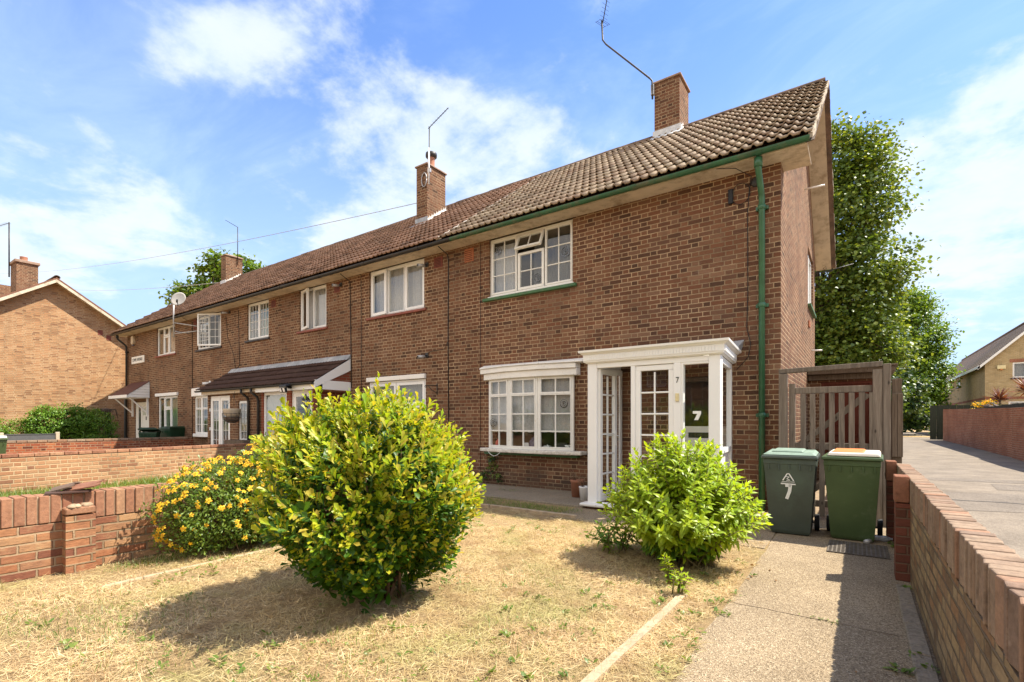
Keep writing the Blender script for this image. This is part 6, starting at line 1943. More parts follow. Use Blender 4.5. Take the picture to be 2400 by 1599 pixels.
em = obj('emblem', mb, M['mark_white'], b1)
mb = MB(Mb1)
stroke([(ex - .03, .585), (ex + .028, .588)], .03); stroke([(ex + .022, .596), (ex + .012, .52), (ex - .018, .43)], .034)
obj('painted_number', mb, M['mark_white'], b1)
bin_thing('wheelie_bin', (-.05, 6.82, 0), R(-2), 'clean green wheelie bin with bleached orange lid, in front of the gate', 'bin_new', 'orange_lid', W=.515, D=.62, H=.90, style='new')
bin_thing('wheelie_bin', (-20.95, 7.85, 0), R(20), 'dark green bin by the brick wall of the far end house, rear one', 'bin_far', 'bin_far', H=1.02, style='far', sc=1.04)
bin_thing('wheelie_bin', (-20.75, 7.05, 0), R(60), 'dark green bin with lid ajar before the far end house window', 'bin_far', 'bin_far', H=.92, style='far', lid_open=R(8), sc=1.04)
bin_thing('wheelie_bin', (-17.35, 2.62, 0), R(80), 'green bin with orange lid cut off by the left photo edge', 'bin_new', 'orange_lid', H=.88, style='new')

# small things on the ground
mb = MB()
for i in range(14):
    mb.box(-.26 + i * .036, 5.93, .006, -.26 + i * .036 + .012, 6.52, .017)
for j in range(17):
    mb.box(-.262, 5.93 + j * .036, .0065, .25, 5.93 + j * .036 + .012, .0165)
tag(obj('rubber_mat', mb, M['mat_rubber']), 'worn rubber grid mat on the drive in front of the bin', 'mat')
mb = MB(Matrix.Translation((.19, 6.80, .035)) @ Matrix.Rotation(R(12), 4, 'Z') @ Matrix.Rotation(R(90), 4, 'Y'))
mb.lathe([(.022, -.11), (.034, -.10), (.036, -.04), (.028, .0), (.035, .04), (.033, .07), (.014, .10), (.013, .12), (0, .121)], (0, 0, 0), 10)
tag(obj('plastic_bottle', mb, M['aluminium']), 'crumpled bottle lying between the green bin and the wall pier', 'bottle')
mb = MB(Matrix.Translation((.09, 6.62, .022)) @ Matrix.Rotation(R(70), 4, 'Z') @ Matrix.Rotation(R(90), 4, 'Y'))
mb.lathe([(.0, -.06), (.03, -.055), (.026, -.01), (.031, .03), (.028, .055), (0, .06)], (0, 0, 0), 9)
tag(obj('drink_can', mb, M['metal']), 'crushed pale can beside the green bin wheel', 'can')
r_ = root('flower_pot', (-3.96, 7.62, .03), 'tall terracotta pot with dead twigs at the porch side', 'pot')
mb = MB(); mb.lathe([(.0, .03), (.095, .03), (.115, .28), (.122, .285), (.122, .325), (.105, .325), (.10, .29), (0, .285)], (-3.96, 7.62, 0), 20); obj('pot', mb, M['terracotta'], r_)
mb = MB()
for i in range(9):
    a = random.uniform(0, 6.28); q = Vector((-3.96 + .04 * math.cos(a), 7.62 + .04 * math.sin(a), .28)); l = random.uniform(.1, .24)
    mb.tube([q, q + Vector((.05 * math.cos(a), .05 * math.sin(a), l * .6)), q + Vector((.12 * math.cos(a), .12 * math.sin(a), l))], [.005, .004, .002], 4)
obj('dead_twigs', mb, M['stem'], r_)
r_ = root('flower_pot', (-3.70, 7.38, .03), 'white plastic pot with dry stalks against the porch post', 'pot')
mb = MB(); mb.lathe([(.0, .03), (.075, .03), (.095, .23), (.10, .235), (.10, .255), (.085, .255), (.08, .22), (0, .215)], (-3.70, 7.38, 0), 20); obj('pot', mb, M['china'], r_)
mb = MB()
for i in range(12):
    a = random.uniform(0, 6.28); q = Vector((-3.70 + .03 * math.cos(a), 7.38 + .03 * math.sin(a), .21)); l = random.uniform(.08, .25)
    mb.tube([q, q + Vector((.03 * math.cos(a), .03 * math.sin(a), l * .6)), q + Vector((.10 * math.cos(a), .10 * math.sin(a), l))], [.004, .003, .002], 4)
obj('dry_stalks', mb, M['stem'], r_)
r_ = root('hanging_basket', (-14.75, 7.0, 1.3), 'wire hanging basket with cream pot under the lean-to gutter', 'hanging basket')
bx, by = -14.80, 7.05
mb = MB()
for z, rr in ((1.56, .25), (1.46, .24), (1.36, .19), (1.30, .10)):
    mb.tube([(bx + rr * math.cos(a), by + rr * math.sin(a), z) for a in np.linspace(0, 2 * math.pi, 20)], .006, 4)
for k in range(12):
    a = k * math.pi / 6
    mb.tube([(bx + rr * math.cos(a), by + rr * math.sin(a), z) for z, rr in ((1.56, .25), (1.46, .24), (1.36, .19), (1.29, .07))], .005, 4)
for k in range(3):
    a = k * 2.09 + .4
    mb.tube([(bx + .24 * math.cos(a), by + .24 * math.sin(a), 1.56), (bx, by + .05, 2.1)], .004, 4)
mb.tube([(bx, by + .05, 2.1), (bx, 7.14, 2.22)], .006, 4)
obj('wire_frame', mb, M['dark_metal'], r_)
mb = MB(); mb.lathe([(.12, 1.44), (.20, 1.52), (.235, 1.66), (.24, 1.70), (.215, 1.70), (.20, 1.6), (0, 1.58)], (bx, by, 0), 18); obj('pot', mb, M['concrete_post'], r_)
mb = MB(); mb.lathe([(0, 1.30), (.10, 1.315), (.18, 1.38), (.21, 1.45), (.15, 1.47), (0, 1.47)], (bx, by, 0), 14); obj('liner', mb, M['trunk'], r_)
r_ = root('window_planter', (-14.7, 7.1, .4), 'brown and olive trough planter under the small porch window', 'planter')
mb = MB(); mb.hexa([(-15.0, 7.05, .42), (-14.1, 7.05, .42), (-14.1, 7.28, .42), (-15.0, 7.28, .42)], [(-15.05, 7.0, .68), (-14.05, 7.0, .68), (-14.05, 7.3, .68), (-15.05, 7.3, .68)]); obj('trough', mb, M['lf_weed'] if False else M['pale_yellow'], r_, bevel=.01)
mb = MB(); mb.box(-15.08, 6.98, .68, -14.02, 7.31, .80); obj('rim', mb, M['wood_brown'], r_, bevel=.006)
mb = MB()
for x in (-15.0, -14.14): mb.box(x, 7.04, 0, x + .06, 7.28, .42)
obj('leg', mb, M['wood_brown'], r_)
r_ = root('basket_bracket', (-7.82, 8.2, 1.9), 'black iron bracket without a basket on brick wall right of window', 'bracket')
mb = MB(); mb.tube([(-7.80, 8.185, 2.19), (-7.80, 8.185, 1.93)], .01, 6); mb.tube([(-7.80, 8.18, 2.14), (-7.84, 7.86, 2.13), (-7.84, 7.84, 2.10), (-7.83, 7.86, 2.085)], .009, 6); mb.tube([(-7.80, 8.18, 1.97), (-7.82, 8.02, 2.04), (-7.83, 7.93, 2.125)], .008, 6)
obj('arm', mb, M['dark_metal'], r_)

# telephone wires
def wire(label, a, b, sagm, r=.014):
    a, b = Vector(a), Vector(b)
    mb = MB(); mb.tube([a + (b - a) * t_ - Vector((0, 0, sagm * 4 * t_ * (1 - t_))) for t_ in np.linspace(0, 1, 26)], r, 5)
    tag(obj('telephone_wire', mb, M['metal']), label, 'cable', 'overhead wires')
wire('upper overhead wire running left from the middle chimney', (-10.66, 10.8, 8.02), (-62, 9.8, 14.4), .55, .010)
wire('lower overhead wire passing behind the satellite dish roof', (-25.9, 12.4, 8.45), (-90, 17.5, 19.6), .6, .014)


# ------------------------------------------------------------------ vegetation
def nrm(a):
    return a / np.maximum(np.linalg.norm(a, axis=-1, keepdims=True), 1e-9)


def rand_dir(n):
    v = rng.normal(size=(n, 3)); return nrm(v)


def leaf_arrays(P, D, N, L, Wd, shape='obovate', fold=0.18, droop=0.12):
    """seven-point folded leaves."""
    D = nrm(D); S = nrm(np.cross(D, N)); N = np.cross(S, D)
    L = L[:, None]; Wd = Wd[:, None]
    if shape == 'obovate':
        t1, w1, t2, w2 = 0.42, 0.62, 0.78, 1.0
    elif shape == 'lance':
        t1, w1, t2, w2 = 0.34, 1.0, 0.70, 0.62
    else:
        t1, w1, t2, w2 = 0.30, 0.85, 0.68, 0.95
    c0 = P; c1 = P + D * L * .55 - N * L * droop * .1; c2 = P + D * L - N * L * droop
    up = N * Wd * fold
    l1 = P + D * L * t1 + S * Wd * w1 * .5 + up * w1; r1 = P + D * L * t1 - S * Wd * w1 * .5 + up * w1
    l2 = P + D * L * t2 + S * Wd * w2 * .5 + up * w2 - N * L * droop * .5; r2 = P + D * L * t2 - S * Wd * w2 * .5 + up * w2 - N * L * droop * .5
    n = len(P)
    V = np.stack([c0, c1, c2, l1, l2, r1, r2], 1).reshape(-1, 3)
    base = (np.arange(n) * 7)[:, None]
    tri = np.array([[0, 5, 1], [0, 1, 3], [1, 5, 6], [1, 6, 2], [1, 2, 4], [1, 4, 3]])
    F = (base[:, :, None] + tri[None]).reshape(-1, 3)
    return V, F


def diamond_arrays(P, D, N, L, Wd):
    D = nrm(D); S = nrm(np.cross(D, N)); N = np.cross(S, D)
    L = L[:, None]; Wd = Wd[:, None]
    V = np.stack([P, P + D * L * .5 - S * Wd * .5 + N * Wd * .12, P + D * L, P + D * L * .5 + S * Wd * .5 + N * Wd * .12], 1).reshape(-1, 3)
    base = (np.arange(len(P)) * 4)[:, None]
    tri = np.array([[0, 1, 2], [0, 2, 3]])
    return V, (base[:, :, None] + tri[None]).reshape(-1, 3)


def join(parts):
    Vs, Fs, Ms, o = [], [], [], 0
    for V, F, m_ in parts:
        Vs.append(V); Fs.append(F + o); Ms.append(np.full(len(F), m_)); o += len(V)
    return np.concatenate(Vs), np.concatenate(Fs), np.concatenate(Ms)


# ---- the large rounded evergreen bush
big = root('evergreen_bush', (-2.95, 2.46, 0), 'large rounded yellow green evergreen bush in the middle of the dry lawn', 'bush')
bc = np.array([-2.99, 2.42, .775])
parts = []
nsh = 3500
sd = rand_dir(nsh * 2); sd = sd[(sd[:, 2] > -.92)][:nsh]
az = np.arctan2(sd[:, 1], sd[:, 0])
lump = 1 + .09 * np.sin(3 * az + 2 * sd[:, 2]) + .07 * np.sin(5 * az + 1.3 + 4 * sd[:, 2]) + .05 * np.sin(9 * sd[:, 2] + 2 * az)
rad = np.array([.77, .77, .70])
rr = rng.uniform(.70, 1.03, nsh) ** .75
tips = bc + sd * rad * (rr * lump)[:, None] * np.where(sd[:, 2:3] < -.2, .93, 1.0)
# taller ragged top
tips[:, 2] += np.where(sd[:, 2] > .2, rng.uniform(-.03, .09, nsh), 0)
lead = rng.uniform(size=nsh) < .10
tips += (nrm(sd * .7 + np.array([0, 0, .6])) * rng.uniform(.04, .13, nsh)[:, None]) * (lead & (sd[:, 2] > -.35))[:, None]
lsize = np.clip(rng.lognormal(0, .22, nsh), .6, 1.45)
sdir = nrm(sd * np.array([.75, .75, .45]) + np.array([0, 0, .55]) + rng.normal(size=(nsh, 3)) * .16)
k = 10
for j in range(k):
    f = j / (k - 1)
    back = (1 - f) * rng.uniform(.15, .23, nsh)
    P = tips - sdir * back[:, None]
    ga = j * 2.4 + rng.uniform(0, 6.28, nsh)
    a = nrm(np.cross(sdir, rand_dir(nsh))); b = np.cross(sdir, a)
    out = a * np.cos(ga)[:, None] + b * np.sin(ga)[:, None]
    spread = 0.95 - 0.6 * f
    D = nrm(sdir * (1 - spread * .45) + out * spread)
    N = nrm(sdir * .9 - out * .35 + np.array([0, 0, .25]))
    Ls = rng.uniform(.050, .076, nsh) * lsize * (1 - .25 * f); Ws = Ls * rng.uniform(.40, .52, nsh)
    V, F = leaf_arrays(P, D, N, Ls, Ws)
    young_lit = (f > .42) & (rng.uniform(size=nsh) < np.clip(.66 + .70 * sd[:, 2] + .18 * sd[:, 0] + (.15 if f > .8 else 0), .10, .98))  # young shoot tips, biased to top and sunward side to paint light in
    parts.append((V, F, np.repeat(young_lit.astype(int), 6)))
V, F, mi = join(parts)
np_obj('foliage', V, F, [M['lf_old_shaded'], M['lf_young_lit']], big, mi=mi)
mb = MB()
for i in range(46):
    d = rand_dir(1)[0]; d[2] = abs(d[2]) * .9 + .12
    e = bc + d * rad * .8
    st = np.array([-2.95 + rng.normal() * .05, 2.46 + rng.normal() * .05, 0])
    mid = st + (e - st) * .45 + np.array([0, 0, .10])
    mb.tube([st, mid, e], [.016, .011, .004], 5)
obj('branches', mb, M['stem'], big)

# ---- lime green leafy shrub by the porch
lime = root('leafy_shrub', (-1.42, 4.78, 0), 'lime green leafy shrub before the porch beside the drive', 'bush')
parts = []; mb = MB()
def stems(center, n, rx, ry, hmin, hmax, leafL, spread0=.14, dens=15, low=False):
    c = np.array(center)
    for i in range(n):
        a = rng.uniform(0, 2 * np.pi); r = math.sqrt(rng.uniform(0, 1))
        st = c + np.array([rng.normal() * spread0, rng.normal() * spread0, 0])
        h = (hmax - (hmax - hmin) * r ** 2.3) * rng.uniform(.80, 1.10)
        e = c + np.array([math.cos(a) * r * rx, math.sin(a) * r * ry, h])
        mid = st + (e - st) * .5 + np.array([0, 0, h * .13])
        path = [st, mid, e]
        mb.tube(path, [.007, .0055, .003], 5)
        nl = int(dens * (np.linalg.norm(e - st) / .9) + 4)
        for j in range(nl):
            t = 1 - (j / nl) * .90
            q = (1 - t) ** 2 * st + 2 * t * (1 - t) * mid + t * t * e
            tn = nrm((e - mid) * t + (mid - st) * (1 - t))
            base_a = j * 1.57 + rng.uniform(-.3, .3)
            for s in (0, np.pi):
                x_ = nrm(np.cross(tn, np.array([.3, .2, 1.0]) if abs(tn[2]) < .9 else np.array([1., 0, 0]))); y_ = np.cross(tn, x_)
                out = x_ * math.cos(base_a + s) + y_ * math.sin(base_a + s)
                top = t > .93
                D = nrm(out * (.95 if not top else .6) + tn * (.35 if not top else .8) + np.array([0, 0, -.10 if t < .6 else .05]))
                N = nrm(tn * .8 - out * .25 + np.array([0, 0, .5]) + rng.normal(size=3) * .2)
                L = rng.uniform(.75, 1.2) * leafL * (.62 + .45 * min(1, (1 - t) * 5 + .3))
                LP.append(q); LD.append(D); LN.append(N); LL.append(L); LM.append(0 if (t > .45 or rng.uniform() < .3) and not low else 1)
LP, LD, LN, LL, LM = [], [], [], [], []
stems((-1.40, 4.78, 0), 300, .76, .72, .45, 1.12, .086, dens=19)
stems((-2.02, 4.72, 0), 12, .30, .25, .16, .34, .07, .10, 14, True)
LL = np.array(LL)
V, F = leaf_arrays(np.array(LP), np.array(LD), np.array(LN), LL, LL * rng.uniform(.36, .46, len(LL)), 'lance', .15, .22)
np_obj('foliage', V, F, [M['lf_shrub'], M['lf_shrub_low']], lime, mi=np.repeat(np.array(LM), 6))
obj('stems', mb, M['stem_green'], lime)
for (x, y, h, lab) in ((-1.23, 3.98, .26, 'small leafy sprig nearer the lime shrub, standing in dry grass'), (-1.12, 3.80, .20, 'smaller leafy sprig at the end of the pale edging strip')):
    r_ = root('leafy_sprig', (x, y, 0), lab, 'plant', 'sprigs in front of the lime shrub')
    LP, LD, LN, LL, LM = [], [], [], [], []; mb = MB()
    stems((x, y, 0), 5, .07, .07, h * .7, h, .055, .02, 16)
    LL = np.array(LL); V, F = leaf_arrays(np.array(LP), np.array(LD), np.array(LN), LL, LL * .36, 'lance', .15, .22)
    np_obj('foliage', V, F, [M['lf_shrub'], M['lf_shrub_low']], r_, mi=np.repeat(np.array(LM), 6)); obj('stems', mb, M['stem_green'], r_)

# ---- yellow flowering shrub against the near wall
yel = root('flowering_shrub', (-5.3, 2.9, 0), 'arching shrub covered in yellow flowers against the red garden wall', 'bush')
blobs = [((-5.36, 2.48, .44), (.46, .62, .50)), ((-5.28, 3.15, .56), (.50, .66, .62)), ((-5.28, 3.85, .70), (.52, .62, .62))]
PP, DD = [], []
for c, r in blobs:
    n = 13000
    d = rand_dir(n); t = rng.uniform(.35, 1.04, n) ** .6
    bump_ = 1 + .10 * np.sin(7 * d[:, 0] + 5 * d[:, 1]) + .08 * np.sin(11 * d[:, 2] + 6 * d[:, 1])
    p = np.array(c) + d * np.array(r) * (t * bump_)[:, None]
    PP.append(p); DD.append(d)
PP, DD = np.concatenate(PP), np.concatenate(DD)
kp = (PP[:, 2] > .06) & ~((PP[:, 0] < -5.68) & (PP[:, 2] < .70)); PP, DD = PP[kp], DD[kp]
n = len(PP)
D = nrm(DD * .5 + rand_dir(n) + np.array([0, 0, .1])); N = nrm(DD * .5 + np.array([0, 0, .8]) + rand_dir(n) * .5)
Ls = rng.uniform(.026, .048, n)
V, F = leaf_arrays(PP, D, N, Ls, Ls * .40, 'oval', .1, .1)
np_obj('foliage', V, F, [M['lf_hyp']], yel)
mb = MB()
for c, r in blobs:
    for i in range(34):
        d = rand_dir(1)[0]; d[2] = abs(d[2])
        st = np.array([c[0] + rng.normal() * .08, c[1] + rng.normal() * .10, 0]); e = np.array(c) + d * np.array(r) * .9
        mb.tube([st, st + (e - st) * .5 + np.array([0, 0, .12]), e], [.006, .005, .0025], 4)
obj('stems', mb, M['stem'], yel)
fm = MB()
for k in range(5):
    a = k * 2 * math.pi / 5
    c, s_ = math.cos(a), math.sin(a); tx, ty = -s_, c
    def q(r, w, z): return (c * r + tx * w, s_ * r + ty * w, z)
    fm.face([q(.002, -.002, 0), q(.013, -.009, .003), q(.024, -.008, .001), q(.030, 0, -.004), q(.024, .008, .001), q(.013, .009, .003), q(.002, .002, 0)])
fm.cur = 1
for k in range(10):
    a = k * .628
    fm.tube([(0, 0, 0), (.005 * math.cos(a), .005 * math.sin(a), .012)], .0012, 3)
fl0 = obj('flower', fm, [M['petal'], M['stamen']], yel)
vis = []
cam_p = np.array([0, 0, 1.32])
for c, r in blobs:
    n = 900
    d = rand_dir(n); p = np.array(c) + d * np.array(r) * rng.uniform(.95, 1.06, n)[:, None]
    face_ = (d * nrm(cam_p - p)).sum(1)
    w = rng.uniform(size=n) < np.clip(.25 + .6 * (p[:, 2] / 1.0), .12, .9)
    ok = (face_ > -.15) & (p[:, 2] > .10) & (p[:, 0] > -5.68) & w
    vis += list(zip(p[ok], d[ok]))
rng.shuffle(vis) if False else random.shuffle(vis)
vis = vis[:560]
def flower_M(p, d):
    z = Vector(d * .6 + nrm(cam_p - p) * .5 + np.array([0, 0, .35]) + rng.normal(size=3) * .3).normalized()
    return Matrix.Translation(Vector(p)) @ z.to_track_quat('Z', 'Y').to_matrix().to_4x4() @ Matrix.Rotation(random.uniform(0, 6.28), 4, 'Z') @ Matrix.Scale(random.uniform(.75, 1.15), 4)
vis.sort(key=lambda t_: np.linalg.norm(t_[0] - cam_p))
off = Matrix.Translation(-yel.location)
for i, (p, d) in enumerate(vis[:100]):
    o = fl0 if i == 0 else fl0.copy()
    if i: COL.objects.link(o); o.parent = yel
    o.matrix_basis = off @ flower_M(p, d)
Vs, Fs, Ms = [], [], []
me0 = fl0.data
mb = MB()
for p, d in vis[100:]:
    Mx = flower_M(p, d)
    for pl_ in me0.polygons:
        mb.cur = pl_.material_index
        mb.face([Mx @ me0.vertices[v].co for v in pl_.vertices])
stuff(obj('flowers', mb, [M['petal'], M['stamen']], yel))


# ---- trees and hedges
def tree(name, label, cat, base, trunk_h, blobs, mats, leaf, ratio=.8, nclus=300, per=30, spread=.35, group=None, trunk_r=.2, shape='oval', flat=.4, under=0.5, weights=None):
    r_ = root(name, base, label, cat, group)
    parts = []
    vol = np.array([b[1][0] * b[1][1] * b[1][2] for b in blobs]) ** .66
    cnt = np.maximum(6, (vol / vol.sum() * nclus)).astype(int)
    CC, CD = [], []
    for (c, r), n in zip(blobs, cnt):
        d = rand_dir(n); t = rng.uniform(.45, 1.05, n) ** .55
        CC.append(np.array(c) + d * np.array(r) * t[:, None]); CD.append(d)
    CC, CD = np.concatenate(CC), np.concatenate(CD)
    k = len(CC)
    P = np.repeat(CC, per, 0) + rng.normal(size=(k * per, 3)) * spread * np.array([1, 1, .5])
    OD = np.repeat(CD, per, 0)
    n = len(P)
    D = nrm(OD * .5 + rand_dir(n) + np.array([0, 0, -.15])); N = nrm(np.array([0, 0, 1.0]) + OD * flat + rand_dir(n) * .55)
    Ls = rng.uniform(.7, 1.25, n) * leaf
    V, F = leaf_arrays(P, D, N, Ls, Ls * ratio, shape, .12, .18)
    mi = np.repeat((np.repeat(rng.uniform(size=k), per) * len(mats)).astype(int), 6)
    np_obj('crown', V, F, mats, r_, mi=mi)
    if trunk_h:
        mb = MB()
        b = Vector(base); tp = Vector(blobs[0][0])
        hub = Vector((b.x, b.y, b.z + trunk_h))
        mb.tube([b, b + (hub - b) * .5 + Vector((.05, .03, 0)), hub, hub + (tp - hub) * .8], [trunk_r * 1.25, trunk_r, trunk_r * .85, trunk_r * .3], 9)
        for i in range(min(70, k)):
            e = Vector(CC[int(rng.integers(k))]); f_ = rng.uniform(.2, .9)
            st = hub + (tp - hub) * f_ * .8 if rng.uniform() < .7 else hub
            mb.tube([st, st + (e - st) * .5 + Vector((0, 0, .25)), e], [trunk_r * .32, trunk_r * .2, trunk_r * .05], 5)
        obj('trunk', mb, M['trunk'], r_)
    return r_


tree('sycamore_tree', 'tall sycamore tree rising behind the house gable, topmost foliage in view', 'tree', (-1.0, 26.6, .1), 3.5,
     [((-1.7, 26.6, 7.0), (2.7, 2.8, 3.6)), ((-.9, 26.8, 10.6), (2.4, 2.4, 2.0)), ((-.9, 26.6, 12.6), (1.5, 1.5, 1.5)), ((.25, 26.2, 8.0), (1.5, 1.6, 1.1)), ((.0, 26.2, 6.9), (1.5, 1.6, 1.0)), ((.1, 26.5, 11.6), (1.3, 1.4, 1.6)), ((-.9, 26.3, 14.0), (.7, .7, .6)), ((.2, 26.4, 13.4), (.6, .6, .5)), ((-.2, 26.0, 4.4), (1.8, 1.8, 1.6)), ((.1, 26.2, 5.6), (1.4, 1.5, 1.0)), ((-1.6, 26, 3.6), (2.0, 2, 1.6))],
     [M['lf_maple'], M['lf_maple']], .14, .95, 900, 60, .36, trunk_r=.28)
tree('hornbeam_tree', 'rounded bright green tree at the end of the lane, right of the sycamore', 'tree', (4.2, 54.4, .7), 2.0,
     [((3.5, 54.4, 8.6), (2.5, 2.6, 3.4)), ((3.5, 54.2, 5.4), (2.6, 2.6, 2.6)), ((3.2, 54.4, 11.0), (1.7, 1.7, 1.6)), ((3.8, 53.8, 3.6), (1.9, 2, 1.5)), ((1.8, 53.6, 5.5), (2.2, 2.2, 3.5))],
     [M['lf_horn'], M['lf_horn']], .24, .6, 700, 54, .44, trunk_r=.25)
tree('ivy_clad_shrub', 'dark ivy clad growth under the lane end trees, above the shed', 'shrub', (2.2, 47, .5), 1.0,
     [((2.4, 47.5, 3.0), (1.8, 1.6, 2.4)), ((1.2, 44, 4.2), (1.7, 1.7, 2.6)), ((3.4, 48, 1.7), (1.0, 1.0, 1.2)), ((.4, 40, 3.4), (1.5, 1.5, 2.2))],
     [M['lf_ivy'], M['lf_ivy'], M['lf_maple']], .22, .8, 330, 32, .32, trunk_r=.15)
tree('background_tree', 'tree showing above the roof behind the far terrace chimney', 'tree', (-38, 17.3, 0), 4.0,
     [((-39.4, 16.3, 10.2), (1.5, 1.5, 1.2)), ((-38.3, 17.1, 11.6), (1.4, 1.4, 1.3)), ((-36.6, 18.2, 12.0), (1.3, 1.3, 1.1)), ((-37.9, 17.3, 13.0), (.8, .8, .6)), ((-36, 18.8, 11.2), (1.1, 1.1, .9))],
     [M['lf_horn'], M['lf_maple']], .24, .8, 230, 30, .34, trunk_r=.25)
tree('privet_bush', 'tall rounded privet bush against the sunlit orange gable', 'bush', (-28.0, 6.6, 0), .4,
     [((-28.0, 6.45, 1.15), (.75, 1.15, .95)), ((-27.8, 7.3, .95), (.7, .85, .95)), ((-28, 5.8, 1.2), (.6, .7, .75))], [M['lf_privet']], .075, .6, 800, 26, .10, trunk_r=.05)
tree('privet_hedge', 'low clipped privet hedge behind the concrete post fence', 'hedge', (-28.3, 3.6, 0), .3,
     [((-28.3, 5.2, .75), (.6, .9, .70)), ((-28.3, 4.0, .80), (.6, .9, .72)), ((-28.3, 2.8, .80), (.6, .9, .74)), ((-28.3, 1.6, .8), (.6, .9, .74))], [M['lf_privet'], M['lf_horn']], .065, .6, 850, 26, .09, trunk_r=.04)
# climber shoots at the foot of the front wall
tree('climbing_weed', 'dark green climber on the brick wall below the bay window', 'plant', (-6.15, 8.1, .03), 0,
     [((-6.18, 8.12, .42), (.10, .05, .16)), ((-6.40, 8.12, .22), (.16, .06, .10)), ((-6.05, 8.10, .20), (.10, .06, .08)), ((-6.2, 8.12, .6), (.04, .03, .08))], [M['lf_ivy'], M['lf_weed']], .045, .7, 40, 10, .035)
tree('roadside_weed', 'yellow green garden shrub peeping over the red lane wall', 'shrub', (6.1, 30, .2), .5,
     [((5.35, 35.5, 2.05), (.40, .35, .25)), ((5.6, 35.6, 2.2), (.28, .25, .28))], [M['petal'], M['lf_weed']], .10, .6, 40, 20, .09)


def cordyline(loc, h, label, n=46, L=1.0):
    r_ = root('cordyline_plant', loc, label, 'plant', 'cordyline plants behind the lane wall')
    b = Vector(loc); mb = MB(); mb.tube([b, b + Vector((0, 0, h))], [.07, .05], 7); obj('stem', mb, M['trunk'], r_)
    P, D, N, Ls = [], [], [], []
    for i in range(n):
        el = rng.uniform(-.25, 1.45); az_ = rng.uniform(0, 6.28)
        d = np.array([math.cos(az_) * math.cos(el), math.sin(az_) * math.cos(el), math.sin(el)])
        P.append(np.array(loc) + [0, 0, h]); D.append(d); N.append(np.array([0, 0, 1.0]) + rng.normal(size=3) * .2); Ls.append(L * rng.uniform(.7, 1.1))
    Ls = np.array(Ls); V, F = leaf_arrays(np.array(P), np.array(D), np.array(N), Ls, np.full(n, .07), 'lance', .3, .18)
    np_obj('strap_leaves', V, F, [M['lf_cord']], r_)
cordyline((6.1, 36, .2), 2.25, 'spiky red cordyline above the lane wall, before the buff gable', 70, .80)
cordyline((7.25, 36.8, .2), 2.7, 'second spiky cordyline cut by the right photo edge', 60, 1.1)


# ---- lawn: dry straw, clover and weeds (nobody could count these)
def strands(n, xr, yr, L0, L1, w, el0, el1, keep=None):
    x = rng.uniform(*xr, n); y = rng.uniform(*yr, n)
    if keep is not None:
        kq = keep(x, y); x, y = x[kq], y[kq]
    n = len(x)
    az_ = rng.uniform(0, 2 * np.pi, n); el = rng.uniform(el0, el1, n); L = rng.uniform(L0, L1, n)
    d = np.stack([np.cos(az_) * np.cos(el), np.sin(az_) * np.cos(el), np.sin(el)], 1)
    p0 = np.stack([x, y, rng.uniform(-.002, .012, n)], 1)
    bend = rng.normal(size=(n, 3)) * .13; bend[:, 2] = -np.abs(bend[:, 2]) * .6
    p1 = p0 + d * (L * .55)[:, None]
    p2 = p1 + nrm(d + bend) * (L * .45)[:, None]
    for q in (p1, p2): q[:, 2] = np.maximum(q[:, 2], .004 + rng.uniform(0, .012, n))
    s = np.stack([-np.sin(az_), np.cos(az_), rng.normal(size=n) * .4], 1) * (w * rng.uniform(.6, 1.3, n))[:, None]
    V = np.stack([p0 - s, p0 + s, p1 + s, p1 - s, p2], 1).reshape(-1, 3)
    b = (np.arange(n) * 5)[:, None]
    tri = np.array([[0, 1, 2], [0, 2, 3], [3, 2, 4]])
    return V, (b[:, :, None] + tri[None]).reshape(-1, 3)


def lawn_keep(x, y):
    edge = -0.80 + .05 * np.sin(y * 5.1) + .03 * np.sin(y * 13)
    inlawn = (x > -5.66) & (x < edge) & (y < 6.0)
    # less where the far end is worn
    thin = np.where(y > 5.0, .45, 1.0)
    fov = (0.5736 * -x + .819 * y) > 1.5
    cl = .5 + .5 * np.sin(x * 2.3 + np.sin(y * 1.7) * 2) * np.sin(y * 2.9 + 1.3 * np.sin(x * 1.9))
    return inlawn & fov & (rng.uniform(size=len(x)) < (thin * (.22 + .78 * cl)))


V1, F1 = strands(280000, (-5.66, -.75), (.2, 6.0), .035, .11, .0009, .0, .35, lawn_keep)
V2, F2 = strands(26000, (-5.66, -.75), (.2, 6.0), .04, .09, .0010, .3, 1.2, lawn_keep)
V, F, mi = join([(V1, F1, 0), (V2, F2, 0)])
stuff(np_obj('dry_grass', V, F, [M['straw']], None, mi=mi))
